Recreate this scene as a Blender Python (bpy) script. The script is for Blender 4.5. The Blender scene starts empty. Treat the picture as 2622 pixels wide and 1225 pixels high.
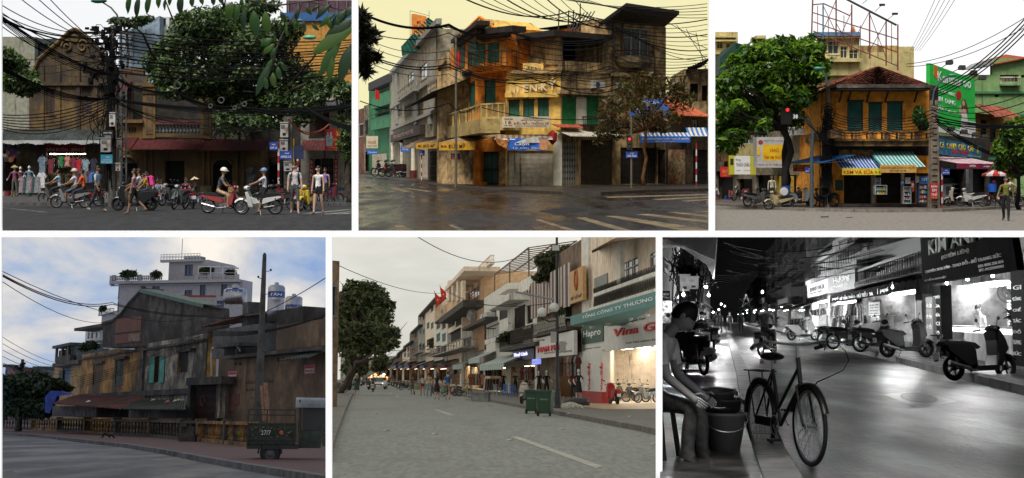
import bpy,bmesh,math,random
import numpy as np
from mathutils import Vector as V_,Matrix as MX
R=math.radians
rg,en=range,enumerate
pi,cos,sin,atan2=math.pi,math.cos,math.sin,math.atan2
random.seed(7)
S=bpy.context.scene
COL=S.collection
F=3600.0;CX=1311.0;HY=450.0
cam=bpy.data.objects.new('camera',bpy.data.cameras.new('camera'));COL.objects.link(cam)
cam.data.sensor_width=36;cam.data.lens=36*F/2622;cam.data.shift_y=-(612.5-HY)/2622
cam.data.clip_start=.1;cam.data.clip_end=5000
cam.rotation_euler=(R(90),0,0);S.camera=cam
wd=bpy.data.worlds.new('World');S.world=wd;wd.use_nodes=True
wn=wd.node_tree.nodes;wl=wd.node_tree.links
sky=wn.new('ShaderNodeTexSky');sky.sky_type='NISHITA';sky.sun_disc=False
sky.sun_elevation=R(60);sky.sun_rotation=R(205);sky.dust_density=6;sky.air_density=1.0
hs=wn.new('ShaderNodeHueSaturation');hs.inputs['Saturation'].default_value=.35
wl.new(sky.outputs[0],hs.inputs['Color']);wl.new(hs.outputs[0],wn['Background'].inputs[0])
wn['Background'].inputs[1].default_value=.07
sl=bpy.data.lights.new('sun','SUN');sl.energy=3.7;sl.angle=R(28);sl.color=(1,.96,.9)
so=bpy.data.objects.new('sun',sl);COL.objects.link(so)
so.rotation_euler=V_((sin(R(205))*cos(R(60)),cos(R(205))*cos(R(60)),sin(R(60)))).to_track_quat('Z','Y').to_euler()
S.view_settings.view_transform='Standard';S.view_settings.look='None'
S.view_settings.exposure=0;S.view_settings.gamma=1
S.render.engine='CYCLES';S.cycles.use_denoising=True;S.cycles.max_bounces=6
S.cycles.sample_clamp_indirect=4
MATS={}
def mat(key,col=(.5,.5,.5),rough=.85,var=.18,dirt=0,dcol=(.02,.017,.013),sk=0,scale=1.,bump=0,mt=0,emit=0,ecol=None,wet=0,ds=.45,ct=.12,spec=.4,sy=1):
 if key in MATS:return MATS[key]
 m=bpy.data.materials.new(key);MATS[key]=m;m.use_nodes=True
 N=m.node_tree.nodes;L=m.node_tree.links;b=N['Principled BSDF']
 b.inputs['Roughness'].default_value=rough;b.inputs['Metallic'].default_value=mt
 b.inputs['Specular IOR Level'].default_value=spec
 c4=(*col,1)
 if var==0 and not dirt and not sk and not bump and not wet:
  b.inputs['Base Color'].default_value=c4
 else:
  g=N.new('ShaderNodeNewGeometry');gp=N.new('ShaderNodeMapping');gp.inputs['Scale'].default_value=(1,sy,1);L.new(g.outputs['Position'],gp.inputs['Vector'])
  def noise(sc,det=4,vec=None,rgh=.6):
   n=N.new('ShaderNodeTexNoise');n.inputs['Scale'].default_value=sc;n.inputs['Detail'].default_value=det;n.inputs['Roughness'].default_value=rgh
   L.new(vec or gp.outputs[0],n.inputs['Vector']);return n.outputs['Fac']
  def ramp(fac,a,bb,lo=0.,hi=1.):
   r=N.new('ShaderNodeMapRange');r.interpolation_type='SMOOTHSTEP'
   for i,v in en((a,bb,lo,hi)):r.inputs[i+1].default_value=v
   L.new(fac,r.inputs[0]);return r.outputs[0]
  def mix(fac,A,B,mode='MIX'):
   x=N.new('ShaderNodeMix');x.data_type='RGBA';x.blend_type=mode
   for k,v in((0,fac),(6,A),(7,B)):
    if isinstance(v,tuple):x.inputs[k].default_value=v
    elif isinstance(v,(int,float)):x.inputs[k].default_value=v
    else:L.new(v,x.inputs[k])
   return x.outputs[2]
  lo=tuple(max(0,c*(1-var*1.4))for c in col)+(1,);hi=tuple(min(1,c*(1+var*1.2))for c in col)+(1,)
  fac=noise(2.3*scale,5)
  out=mix(ramp(fac,.3,.7),lo,hi)
  if sk:
   mp=N.new('ShaderNodeMapping');mp.inputs['Scale'].default_value=(2.2*scale,2.2*scale,.16*scale)
   L.new(g.outputs['Position'],mp.inputs['Vector'])
   out=mix(ramp(noise(1.,5,mp.outputs[0],.7),.66-.32*sk,.72-.1*sk,0,.92),out,(*dcol,1))
  if dirt:
   out=mix(ramp(noise(ds*scale,7,None,.68),.72-.42*dirt-ct,.72-.42*dirt+ct,0,.95),out,(*dcol,1))
  L.new(out,b.inputs['Base Color'])
  if bump:
   bp=N.new('ShaderNodeBump');bp.inputs['Strength'].default_value=bump;bp.inputs['Distance'].default_value=.05
   L.new(noise(9*scale,6),bp.inputs['Height']);L.new(bp.outputs[0],b.inputs['Normal'])
  if wet:
   L.new(ramp(noise(.35*scale,5),.35,.65,max(.04,rough-wet),rough),b.inputs['Roughness'])
 if emit:
  b.inputs['Emission Color'].default_value=(*(ecol or col),1);b.inputs['Emission Strength'].default_value=emit
 return m
def em(key,col,s):
 if key in MATS:return MATS[key]
 m=bpy.data.materials.new(key);MATS[key]=m;m.use_nodes=True
 b=m.node_tree.nodes['Principled BSDF'];b.inputs['Base Color'].default_value=(*[c*.5 for c in col],1)
 b.inputs['Emission Color'].default_value=(*col,1);b.inputs['Emission Strength'].default_value=s
 return m
def lfm(key,col,tr=.35):
 if key in MATS:return MATS[key]
 m=bpy.data.materials.new(key);MATS[key]=m;m.use_nodes=True
 N=m.node_tree.nodes;L=m.node_tree.links;b=N['Principled BSDF']
 b.inputs['Base Color'].default_value=(*col,1);b.inputs['Roughness'].default_value=.5
 t=N.new('ShaderNodeBsdfTranslucent');t.inputs[0].default_value=(col[0]*1.5,col[1]*1.6,col[2]*.8,1)
 x=N.new('ShaderNodeMixShader');x.inputs[0].default_value=tr
 L.new(b.outputs[0],x.inputs[1]);L.new(t.outputs[0],x.inputs[2]);L.new(x.outputs[0],N['Material Output'].inputs[0])
 return m
def glm(key,col=(.02,.025,.03),rough=.08):
 return mat(key,col,rough,0,spec=.6)
class MB:
 def __init__(s):s.v=[];s.f=[];s.m=[];s.cur=0;s.sm=[];s.smooth=False
 def add(s,vs,fs):
  o=len(s.v);s.v+=[tuple(v)for v in vs]
  for f in fs:s.f.append([i+o for i in f]);s.m.append(s.cur);s.sm.append(s.smooth)
  return s
 def box(s,x0,x1,y0,y1,z0,z1):
  if x0>x1:x0,x1=x1,x0
  if y0>y1:y0,y1=y1,y0
  if z0>z1:z0,z1=z1,z0
  return s.add([(x0,y0,z0),(x1,y0,z0),(x1,y1,z0),(x0,y1,z0),(x0,y0,z1),(x1,y0,z1),(x1,y1,z1),(x0,y1,z1)],[(3,2,1,0),(4,5,6,7),(0,1,5,4),(1,2,6,5),(2,3,7,6),(3,0,4,7)])
 def cbox(s,c,sz,b=0):
  x,y,z=c;a,d,e=sz[0]/2,sz[1]/2,sz[2]/2
  return s.box(x-a,x+a,y-d,y+d,z-e,z+e)
 def quad(s,*p):return s.add(p,[tuple(rg(len(p)))])
 def prism(s,poly,y0,y1):
  n=len(poly);vs=[(x,y0,z)for x,z in poly]+[(x,y1,z)for x,z in poly]
  return s.add(vs,[tuple(rg(n)),tuple(rg(2*n-1,n-1,-1))]+[(i,i+n,(i+1)%n+n,(i+1)%n)for i in rg(n)])
 def slab(s,poly,w,inset=.86,x0=0.):
  n=len(poly);cy=sum(p[0]for p in poly)/n;cz=sum(p[1]for p in poly)/n;vs=[]
  for x,k in((-w,inset),(-w*.72,1),(w*.72,1),(w,inset)):
   vs+=[(x0+x,cy+(p[0]-cy)*k,cz+(p[1]-cz)*k)for p in poly]
  fs=[tuple(rg(n)),tuple(rg(4*n-1,3*n-1,-1))]
  for j in rg(3):fs+=[(j*n+i,j*n+n+i,j*n+n+(i+1)%n,j*n+(i+1)%n)for i in rg(n)]
  return s.add(vs,fs)
 def tube(s,pts,r,n=6,cap=True):
  pts=[V_(p)for p in pts];rs=r if isinstance(r,(list,tuple))else[r]*len(pts);vs=[];prev=None
  for i,p in en(pts):
   d=(pts[min(i+1,len(pts)-1)]-pts[max(i-1,0)])
   if d.length<1e-9:d=V_((0,0,1))
   d.normalize()
   if prev is None:a=d.orthogonal().normalized()
   else:
    a=prev-d*prev.dot(d);a=a.normalized()if a.length>1e-6 else d.orthogonal().normalized()
   prev=a;b=d.cross(a)
   vs+=[p+(a*cos(2*pi*k/n)+b*sin(2*pi*k/n))*rs[i]for k in rg(n)]
  fs=[(i*n+k,i*n+(k+1)%n,i*n+n+(k+1)%n,i*n+n+k)for i in rg(len(pts)-1)for k in rg(n)]
  if cap:fs+=[tuple(rg(n-1,-1,-1)),tuple(rg((len(pts)-1)*n,len(pts)*n))]
  return s.add(vs,fs)
 def lathe(s,prof,c=(0,0,0),n=16,axis='z',arc=None):
  vs=[];a0,a1=arc or(0,2*pi);full=arc is None;nn=n if full else n+1
  for r,z in prof:
   for k in rg(nn):
    t=a0+(a1-a0)*k/n;p=(r*cos(t),r*sin(t),z)
    if axis=='x':p=(z,p[0],p[1])
    elif axis=='y':p=(p[0],z,p[1])
    vs.append((p[0]+c[0],p[1]+c[1],p[2]+c[2]))
  fs=[]
  for j in rg(len(prof)-1):
   for k in rg(n):
    k2=(k+1)%nn if full else k+1
    fs.append((j*nn+k,j*nn+k2,j*nn+nn+k2,j*nn+nn+k))
  return s.add(vs,fs)
 def ball(s,c,r,n=10,m=6):
  r=r if isinstance(r,(tuple,list))else(r,r,r);vs=[]
  for j in rg(m+1):
   a=pi*j/m
   for k in rg(n):t=2*pi*k/n;vs.append((c[0]+r[0]*sin(a)*cos(t),c[1]+r[1]*sin(a)*sin(t),c[2]+r[2]*cos(a)))
  return s.add(vs,[(j*n+k,j*n+n+k,j*n+n+(k+1)%n,j*n+(k+1)%n)for j in rg(m)for k in rg(n)])
 def torus(s,c,R_,r,n=20,m=6,axis='x'):
  vs=[]
  for i in rg(n):
   a=2*pi*i/n
   for j in rg(m):
    b=2*pi*j/m;q=R_+r*cos(b);h=r*sin(b)
    p=(h,q*cos(a),q*sin(a))if axis=='x' else(q*cos(a),h,q*sin(a))if axis=='y' else(q*cos(a),q*sin(a),h)
    vs.append((c[0]+p[0],c[1]+p[1],c[2]+p[2]))
  return s.add(vs,[(i*m+j,((i+1)%n)*m+j,((i+1)%n)*m+(j+1)%m,i*m+(j+1)%m)for i in rg(n)for j in rg(m)])
 def xf(s,M,start=0):
  for i in rg(start,len(s.v)):s.v[i]=tuple(M@V_(s.v[i]))
  return s
 def mesh(s,name,mats):
  me=bpy.data.meshes.new(name);me.from_pydata(s.v,[],s.f)
  for m in(mats if isinstance(mats,(list,tuple))else[mats]):me.materials.append(m)
  if any(s.m):me.polygons.foreach_set('material_index',s.m)
  if any(s.sm):me.polygons.foreach_set('use_smooth',s.sm)
  me.validate();me.update();return me
 def bd(s,name,mats,parent=None,**kw):return link(name,s.mesh(name,mats),parent,**kw)
def SM():
 m=MB();m.smooth=True;return m
def Bx(*a,**k):return MB().box(*a[:6]).bd(*a[6:],**k)
def Tb(*a):return MB().tube(*a[:3]).bd(*a[3:])
REL=[None,None]
def link(name,me,parent=None,loc=None,rot=None,kind=None,label=None):
 o=bpy.data.objects.new(name,me);COL.objects.link(o);o.parent=parent
 if REL[0]is not None and parent is REL[1]:o.matrix_basis=REL[0]
 if loc:o.location=loc
 if rot:o.rotation_euler=rot
 if kind:o['kind']=kind
 if label:o['label']=label
 return o
class Cell:
 def __init__(s,vpy,h,ox,oy,f,x0,x1,y0,y1,roll=0):
  s.h=h;s.ox=ox;s.oy=oy;s.f=f;s.objs=[];s.px=(x0,x1);s.py=(y0,y1)
  s.M=MX.Rotation(R(roll),3,'Y')@MX.Rotation(-math.atan((vpy-HY)/F),3,'X');s.M4=s.M.to_4x4()
 def src(s,X,Y):return s.ox+X/s.f,s.oy+Y/s.f
 def ray(s,X,Y):
  px,py=s.src(X,Y);return s.M.transposed()@V_(((px-CX)/F,1,-(py-HY)/F))
 def at(s,X,Y,D):r=s.ray(X,Y);return r*(D/r.y)
 def gp(s,X,Y):r=s.ray(X,Y);return r*(-s.h/r.z)
 def proj(s,p):w=s.M@V_(p);return((CX+F*w.x/w.y-s.ox)*s.f,(HY-F*w.z/w.y-s.oy)*s.f)
 def g(s,X,D):
  x=0
  for _ in rg(4):x+=(X-s.proj((x,D,-s.h))[0])/s.f/F*D
  return V_((x,D,-s.h))
 def gx(s,px,D):return s.g((px-s.ox)*s.f,D)
 def ppm(s,D):return F*s.f/D
 def place(s,o,loc=(0,0,0),rz=0,extra=None):
  s.objs.append(o);o.matrix_world=s.M4@MX.Translation(V_(loc))@MX.Rotation(rz,4,'Z')@(extra or MX.Identity(4))
  return o
def tag(o,label=None,cat=None,group=None,kind=None):
 for k,v in(('label',label),('category',cat),('group',group),('kind',kind)):
  if v:o[k]=v
 return o
def thg(name,label,cat,loc=(0,0,0),rz=0,group=None,extra=None):
 o=bpy.data.objects.new(name,None);o.empty_display_size=.2;COL.objects.link(o)
 c.place(o,loc,rz,extra);n_=name.replace('_',' ');return tag(o,label,n_ if cat==0 else n_.split()[-1]if cat==1 else cat,group)
def sgl(name,mb,mats,label,cat,loc=(0,0,0),rz=0,group=None,kind=None,extra=None):
 o=mb.bd(name,mats);c.place(o,loc,rz,extra);return tag(o,label,cat,group,kind)
def strc(name,mb,mats,kind='structure',label=None):return sgl(name,mb,mats,label,None,kind=kind)
TEXTS=[]
def text(parent,s,x0,x1,z0,z1,y,m,ext=.01,shear=0,name='lettering',keep=False):
 TEXTS.append((parent,s,x0,x1,z0,z1,y,m,ext,shear,name,keep))
class Wall:
 def __init__(s,A,B,name=None,label=None,cat='building',group=None,top=None):
  s.c=c;s.A=V_(A);s.B=V_(B);d=(s.B-s.A);d.z=0;s.L=d.length
  s.rz=atan2(d.y,d.x);s.X=d.normalized();s.N=V_((-s.X.y,s.X.x,0))
  s.t=thg(name,label,cat,s.A,s.rz,group)if name else None
 def st(s,X,Y,d=0):
  r=s.c.ray(X,Y);q=s.A-s.N*d
  p=r*(q.dot(s.N)/r.dot(s.N));return(p-s.A).dot(s.X),p.z-s.A.z
 def rect(s,x0,y0,x1,y1,d=0):
  ym=(y0+y1)/2;xm=(x0+x1)/2
  return s.st(x0,ym,d)[0],s.st(x1,ym,d)[0],s.st(xm,y1,d)[1],s.st(xm,y0,d)[1]
 def up(s,X,Y,d=0):return s.st(X,Y,d)[1]
 def box(s,name,rc,d0,d1,m,parent=None,label=None,px=True):
  a,b,z0,z1=s.rect(*rc,d=(d1 if d1>0 else 0))if px else rc
  return MB().box(a,b,-d0,-d1,z0,z1).bd(name,m,parent or s.t,label=label)
 def on(s,t):
  s.t=t;REL[0]=t.matrix_basis.inverted()@s.c.M4@MX.Translation(s.A)@MX.Rotation(s.rz,4,'Z');REL[1]=t;return s
 def world(s,a,d,z):return s.A+s.X*a-s.N*d+V_((0,0,z))
def holed(mb,a0,a1,z0,z1,holes,depth):
 xs=sorted({*[a0+(a1-a0)*i/24 for i in rg(25)],*[max(a0,min(a1,h[i]))for h in holes for i in(0,1)]});zs=sorted({z0,z1,*[max(z0,min(z1,h[i]))for h in holes for i in(2,3)]})
 for i in rg(len(xs)-1):
  for j in rg(len(zs)-1):
   cx=(xs[i]+xs[i+1])/2;cz=(zs[j]+zs[j+1])/2
   if any(h[0]<cx<h[1]and h[2]<cz<h[3]for h in holes):continue
   mb.quad((xs[i],0,zs[j]),(xs[i+1],0,zs[j]),(xs[i+1],0,zs[j+1]),(xs[i],0,zs[j+1]))
 for a,b,c,d in holes:
  mb.quad((a,0,c),(a,depth,c),(a,depth,d),(a,0,d));mb.quad((b,0,c),(b,0,d),(b,depth,d),(b,depth,c))
  mb.quad((a,0,d),(a,depth,d),(b,depth,d),(b,0,d));mb.quad((a,0,c),(b,0,c),(b,depth,c),(a,depth,c))
def louvres(mb,a,b,z0,z1,y,n=9,fr=.05,th=.035):
 w=b-a;f=min(fr,w*.16)
 mb.box(a,a+f,y,y+th,z0,z1);mb.box(b-f,b,y,y+th,z0,z1);mb.box(a+f,b-f,y,y+th,z0,z0+f);mb.box(a+f,b-f,y,y+th,z1-f,z1);mb.box(a+f,b-f,y,y+th,(z0+z1)/2-f/2,(z0+z1)/2+f/2)
 k=(z1-z0-2*f)/n
 for i in rg(n):
  z=z0+f+i*k
  mb.add([(a+f,y+.005,z),(b-f,y+.005,z),(b-f,y+.005,z+k*.25),(a+f,y+.005,z+k*.25),(a+f,y+th,z+k*.7),(b-f,y+th,z+k*.7),(b-f,y+th,z+k*.95),(a+f,y+th,z+k*.95)],[(0,1,2,3),(3,2,6,7),(0,4,5,1)])
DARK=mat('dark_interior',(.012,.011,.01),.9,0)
def opng(W,r,kind,m=None,m2=None,parent=None,depth=.25,n=2,label=None,arch=False):
 p=parent or W.t;a,b,z0,z1=r;w=b-a;h=z1-z0
 if kind=='shutter':
  o=Bx(a,b,depth-.03,depth,z0,z1,'window',DARK,p,label=label)
  mb=MB();f=.05
  mb.box(a-.06,b+.06,-.03,.06,z1,z1+.09);mb.box(a-.05,b+.05,-.05,.06,z0-.08,z0);mb.box(a,a+f,.03,depth-.04,z0,z1);mb.box(b-f,b,.03,depth-.04,z0,z1)
  mb.bd('window_frame',m2 or m,o)
  for i in rg(n):
   s=MB();k=(w-2*f)/n;louvres(s,a+f+i*k+.008,a+f+(i+1)*k-.008,z0+.01,z1-.01,.08+.004*i,max(5,int(h/.13)));s.bd('shutter',m,o)
 elif kind=='glass':
  o=Bx(a,b,depth-.03,depth,z0,z1,'window',m2 or glm('glass_dark'),p,label=label)
  fr=MB();f=.06
  for x0,x1,y0,y1 in((a,a+f,z0,z1),(b-f,b,z0,z1),(a+f,b-f,z0,z0+f),(a+f,b-f,z1-f,z1)):fr.box(x0,x1,depth-.12,depth-.04,y0,y1)
  for i in rg(1,n):x=a+w*i/n;fr.box(x-.025,x+.025,depth-.11,depth-.045,z0+f,z1-f)
  fr.box(a+f,b-f,depth-.105,depth-.046,z0+h*.68-.02,z0+h*.68+.02)
  fr.bd('window_frame',m,o);Bx(a-.06,b+.06,-.06,.05,z0-.07,z0,'sill',m,o)
 elif kind=='roll':
  mb=MB();k=max(6,int(h/.09));y=depth*.5
  for i in rg(k):
   za=z0+h*i/k;zb=z0+h*(i+1)/k;zm=(za+zb)/2
   mb.quad((a,y,za),(b,y,za),(b,y-.03,zm),(a,y-.03,zm));mb.quad((a,y-.03,zm),(b,y-.03,zm),(b,y,zb),(a,y,zb))
  o=mb.bd('rolling_shutter',m,p,label=label);Bx(a,b,y-.06,y,z0,z0+.07,'bottom_bar',m2 or m,o)
 elif kind=='grille':
  Bx(a,b,depth-.03,depth,z0,z1,'doorway',DARK,p)
  mb=MB();k=max(5,int(w/.16));y=depth*.4
  for i in rg(k+1):x=a+w*i/k;mb.box(x-.014,x+.014,y-.02,y,z0,z1)
  rws=max(3,int(h/.42))
  for i in rg(k):
   for j in rg(rws):
    xa=a+w*i/k;xb=a+w*(i+1)/k;za=z0+h*(j+.1)/rws;zb=z0+h*(j+.9)/rws
    mb.tube([(xa,y-.025,za),(xb,y-.025,zb)],.008,3,False);mb.tube([(xa,y-.025,zb),(xb,y-.025,za)],.008,3,False)
  o=mb.bd('folding_gate',m,p,label=label)
 elif kind=='door':
  o=Bx(a,b,depth-.06,depth,z0,z1,'door',m,p,label=label)
  fr=MB()
  for i in rg(n):
   k=w/n
   for(u,v)in((.06,.42),(.5,.94)):fr.box(a+k*i+.06,a+k*(i+1)-.06,depth-.075,depth-.062,z0+h*u,z0+h*v)
  fr.bd('door_panel',m2 or m,o)
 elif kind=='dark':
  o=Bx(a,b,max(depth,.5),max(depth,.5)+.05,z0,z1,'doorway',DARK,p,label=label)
 elif kind=='hole':o=None
 return o
def bldg(name,label,A,B,top,depth,m,ops=(),group=None,cat='building',wname='wall',reveal=.25,z0=0,roofm=None,side=True):
 W=Wall(A,B,name,label,cat,group);top=W.up(*top)if isinstance(top,tuple)else top;W.top=top;rs=[]
 for o in ops:
  r=W.rect(*o[0]);r=(max(r[0],.01),min(r[1],W.L-.01),max(r[2],z0+.001),min(r[3],top-.01));rs.append(r)
 mb=MB();holed(mb,0,W.L,z0,top,rs,reveal)
 if side:
  mb.quad((0,0,z0),(0,0,top),(0,depth,top),(0,depth,z0));mb.quad((W.L,0,z0),(W.L,depth,z0),(W.L,depth,top),(W.L,0,top))
  mb.quad((0,0,top),(W.L,0,top),(W.L,depth,top),(0,depth,top));mb.quad((0,depth,z0),(0,depth,top),(W.L,depth,top),(W.L,depth,z0))
 W.wall=mb.bd(wname,m,W.t)
 for o,r in zip(ops,rs):
  opng(W,r,o[1],*(o[2:4]if len(o)>3 else(o[2]if len(o)>2 else DARK,None)),n=o[4]if len(o)>4 else 2,depth=reveal)
 return W
def corr(mb,p00,p10,p11,p01,n=40,amp=.03,rows=1):
 p00,p10,p11,p01=map(V_,(p00,p10,p11,p01));nrm=(p10-p00).cross(p01-p00).normalized();vs=[]
 for j in(0,1):
  for i in rg(n+1):
   t=i/n;q=(p00.lerp(p10,t)if j==0 else p01.lerp(p11,t));vs.append(q+nrm*amp*(1 if i%2 else-1))
 mb.add(vs,[(i,i+1,n+2+i,n+1+i)for i in rg(n)]);return mb
def awng(W,rc,out,drop,m,n=30,amp=.025,name='awning',parent=None,d0=.02,front=None):
 a,b,z0,z1=W.rect(*rc,d=out*.6);a=max(a,-.6)
 mb=MB();corr(mb,(a,-d0,z0+drop),(b,-d0,z0+drop),(b,-out,z0),(a,-out,z0),n,amp)
 return mb.bd(name,m,parent or W.t),(a,b,z0)
def cable(pts,sag=.5,r=.02,m=None,label='black overhead cable strung along the street',n=14,name='overhead_cable'):
 P=[c.at(*p)for p in pts];q=[]
 for i in rg(len(P)-1):
  for k in rg(n+(i==len(P)-2)):
   t=k/n;v=P[i].lerp(P[i+1],t);v.z-=sag*4*t*(1-t);q.append(v)
 o=P[0].copy();q=[v-o for v in q]
 return sgl(name,MB().tube(q,r,5),m or mat('cable_black',(.008,.008,.009),.9,0,spec=.1),label,'cable',o,group=label)
def leaves(n,clumps,size,rng,flat=.5,long=1.6):
 w=np.array([r[0]*r[1]+r[1]*r[2]+r[0]*r[2]for _,r in clumps]);w=w/w.sum()
 idx=rng.choice(len(clumps),n,p=w);C=np.array([list(c)for c,_ in clumps])[idx];RR=np.array([list(r)for _,r in clumps])[idx]
 d=rng.normal(size=(n,3));d/=np.linalg.norm(d,axis=1)[:,None]
 rad=rng.uniform(.3,1.25,n)**.7;P=C+d*RR*rad[:,None]
 nr=d*.6+rng.normal(size=(n,3))*.6+np.array([0,0,flat]);nr/=np.linalg.norm(nr,axis=1)[:,None]
 a=np.cross(nr,rng.normal(size=(n,3)));a/=np.linalg.norm(a,axis=1)[:,None];b=np.cross(nr,a)
 s=size*rng.uniform(.6,1.35,n)[:,None]
 V=np.stack([P-a*s*long*.5,P+b*s*.36+nr*s*.1,P+a*s*long*.5-np.array([0,0,1])*s*.15,P-b*s*.36+nr*s*.1],1).reshape(-1,3)
 me_f=np.arange(4*n).reshape(-1,4);return V,me_f,rng
def crown_mesh(name,n,clumps,size,mats,seed=1,flat=.5,long=1.6,probs=None):
 rng=np.random.default_rng(seed);V,Fc,rng=leaves(n,clumps,size,rng,flat,long)
 me=bpy.data.meshes.new(name);me.vertices.add(len(V));me.vertices.foreach_set('co',V.ravel())
 me.loops.add(4*n);me.loops.foreach_set('vertex_index',Fc.ravel().astype(np.int32));me.polygons.add(n);me.polygons.foreach_set('loop_start',np.arange(0,4*n,4,dtype=np.int32))
 for m in mats:me.materials.append(m)
 me.polygons.foreach_set('material_index',rng.choice(len(mats),n,p=probs).astype(np.int32));me.update(calc_edges=True);return me
def blobs(cx,cy,cz,rx,ry,rz,k,seed,rr=(.22,.42)):
 rd=random.Random(seed);out=[]
 while len(out)<k:
  x,y,z=(rd.uniform(-1,1)for _ in rg(3))
  if x*x+y*y+z*z>1:continue
  q=rd.uniform(*rr);out.append(((cx+x*rx*(1-q*.6),cy+y*ry*(1-q*.6),cz+z*rz*(1-q*.6)),(rx*q,ry*q,rz*q*.85)))
 return out
def limb(mb,p,q,r0,r1,rd,n=5,wob=.08):
 p,q=V_(p),V_(q);L=(q-p).length;pts=[]
 for i in rg(n+1):
  t=i/n;v=p.lerp(q,t)
  if 0<i<n:v+=V_((rd.uniform(-1,1),rd.uniform(-1,1),rd.uniform(-.4,.4)))*L*wob
  pts.append(v)
 mb.tube(pts,[r0+(r1-r0)*i/n for i in rg(n+1)],7);return pts
def tree(name,label,base,fork,clumps,n,size,mats,bark,r=.2,seed=1,group=None,flat=.5,cat='tree',long=1.6,probs=None,nb=9):
 rd=random.Random(seed);base=V_(base);t=thg(name,label,cat,base,group=group)
 mb=MB();mb.smooth=True;f=V_(fork)-base
 limb(mb,(0,0,0),f,r,r*.7,rd,6,.04)
 for i in rg(min(nb,len(clumps))):
  e=V_(clumps[i*len(clumps)//min(nb,len(clumps))][0])-base
  pts=limb(mb,f-V_((0,0,r)),e,r*.55,r*.12,rd)
  for k in(2,3,4):limb(mb,pts[k],e+V_((rd.uniform(-1,1),rd.uniform(-1,1),rd.uniform(-.5,1)))*r*4,r*.2,r*.05,rd,3)
 mb.bd('trunk',bark,t)
 cl=[(tuple(V_(a)-base),b)for a,b in clumps]
 link('crown',crown_mesh('crown',n,cl,size,mats,seed,flat,long,probs),t);return t
PEOPLE=[]
SKIN=[mat('skin_tan',(.3,.165,.1),.6,.05),mat('skin_light',(.5,.31,.22),.6,.05)]
HAIR=mat('hair_black',(.012,.01,.009),.5,0)
def pers(label,loc,rz,top=(.6,.6,.6),legs=(.03,.03,.035),lean=0,hip=(0,0),knee=(0,0),sh=(0,0),el=(15,15),spread=(.03,.03),seat=None,H=1.7,sleeve='short',leglen='long',hair='short',hat=None,skin=0,shoe=(.03,.03,.03),group='people in the street',headpitch=0,headyaw=0,woman=False,skirt=None,bag=None,armout=(8,8),name='person',skinmat=None,legout=(0,0)):
 k=H/1.7;t=thg(name,label,'person',loc,rz,group)
 sinr=lambda a:sin(R(a));cosr=lambda a:cos(R(a))
 J={};J['pel']=V_((0,0,0));tor=V_((0,sinr(lean),cosr(lean)))
 J['waist']=tor*.17;J['chest']=tor*.36;J['neck']=tor*.50;hl=lean*.4+headpitch
 J['headlo']=J['neck']+V_((0,sinr(hl),cosr(hl)))*.09;J['head']=J['neck']+V_((0,sinr(hl),cosr(hl)))*.19
 fl=[]
 for i,sx in((0,-1),(1,1)):
  hp=V_((sx*(.09 if woman else.085),0,-.05));a=hip[i];b=a-knee[i];lo=sinr(legout[i])*sx
  kn=hp+V_((sx*spread[i]+lo*.43,sinr(a)*.43,-cosr(a)*.43*cosr(legout[i])));an=kn+V_((sx*spread[i]*.2+lo*.2,sinr(b)*.42,-cosr(b)*.42))
  J['hip%d'%i]=hp;J['kn%d'%i]=kn;J['an%d'%i]=an;fa=b*.35
  J['heel%d'%i]=an+V_((0,-.03,-.045));J['toe%d'%i]=an+V_((sx*.03,.16*cosr(fa),-.055-.16*sinr(-fa)if fa<0 else-.055+.0*fa))
  fl.append(min(J['heel%d'%i].z,J['toe%d'%i].z)-.03)
  sp=J['neck']-tor*.05+V_((sx*(.165 if woman else.185),0,0));a=sh[i];b=a+el[i];ao=sinr(armout[i])*sx
  e=sp+V_((ao*.28,sinr(a)*.28,-cosr(a)*.28));w=e+V_((ao*.1-sx*.03*(el[i]>50),sinr(b)*.25,-cosr(b)*.25));hn=w+(w-e).normalized()*.07
  J['sh%d'%i]=sp;J['el%d'%i]=e;J['wr%d'%i]=w;J['hn%d'%i]=hn
 up=-min(fl)*k if seat is None else seat
 g=.86 if woman else 1.
 rad={'pel':.125,'waist':.105*g,'chest':.13*g,'neck':.055,'headlo':.05,'head':.06}
 for i in(0,1):
  rad.update({'hip%d'%i:.088,'kn%d'%i:.058,'an%d'%i:.04,'heel%d'%i:.036,'toe%d'%i:.034,'sh%d'%i:.058*g,'el%d'%i:.043*g,'wr%d'%i:.03,'hn%d'%i:.033})
 if leglen=='long':
  for i in(0,1):rad['an%d'%i]=.058;rad['kn%d'%i]=.066
 ed=[('pel','waist'),('waist','chest'),('chest','neck'),('neck','headlo'),('headlo','head')]
 for i in '01':ed+=[('pel','hip'+i),('hip'+i,'kn'+i),('kn'+i,'an'+i),('an'+i,'heel'+i),('an'+i,'toe'+i),('chest','sh'+i),('sh'+i,'el'+i),('el'+i,'wr'+i),('wr'+i,'hn'+i)]
 sm=skinmat or SKIN[skin];tm=top if not isinstance(top,tuple)else mat('top_%s'%(str(top)),top,.85,.3,scale=5,bump=.4)
 lm=legs if not isinstance(legs,tuple)else mat('legs_%s'%(str(legs)),legs,.85,.3,scale=5,bump=.4)
 shm=shoe if not isinstance(shoe,tuple)else mat('shoe_%s'%(str(shoe)),shoe,.6,0)
 PEOPLE.append(dict(t=t,J=J,rad=rad,ed=ed,k=k,up=up,mats=[sm,tm,lm,shm,HAIR,mat('eye_dark',(.02,.015,.015),.3,0),mat('lips',(.16,.12,.1),.6,0)],sleeve=sleeve,leglen=leglen,hl=hl,hy=headyaw))
 O=V_((0,0,up))
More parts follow.
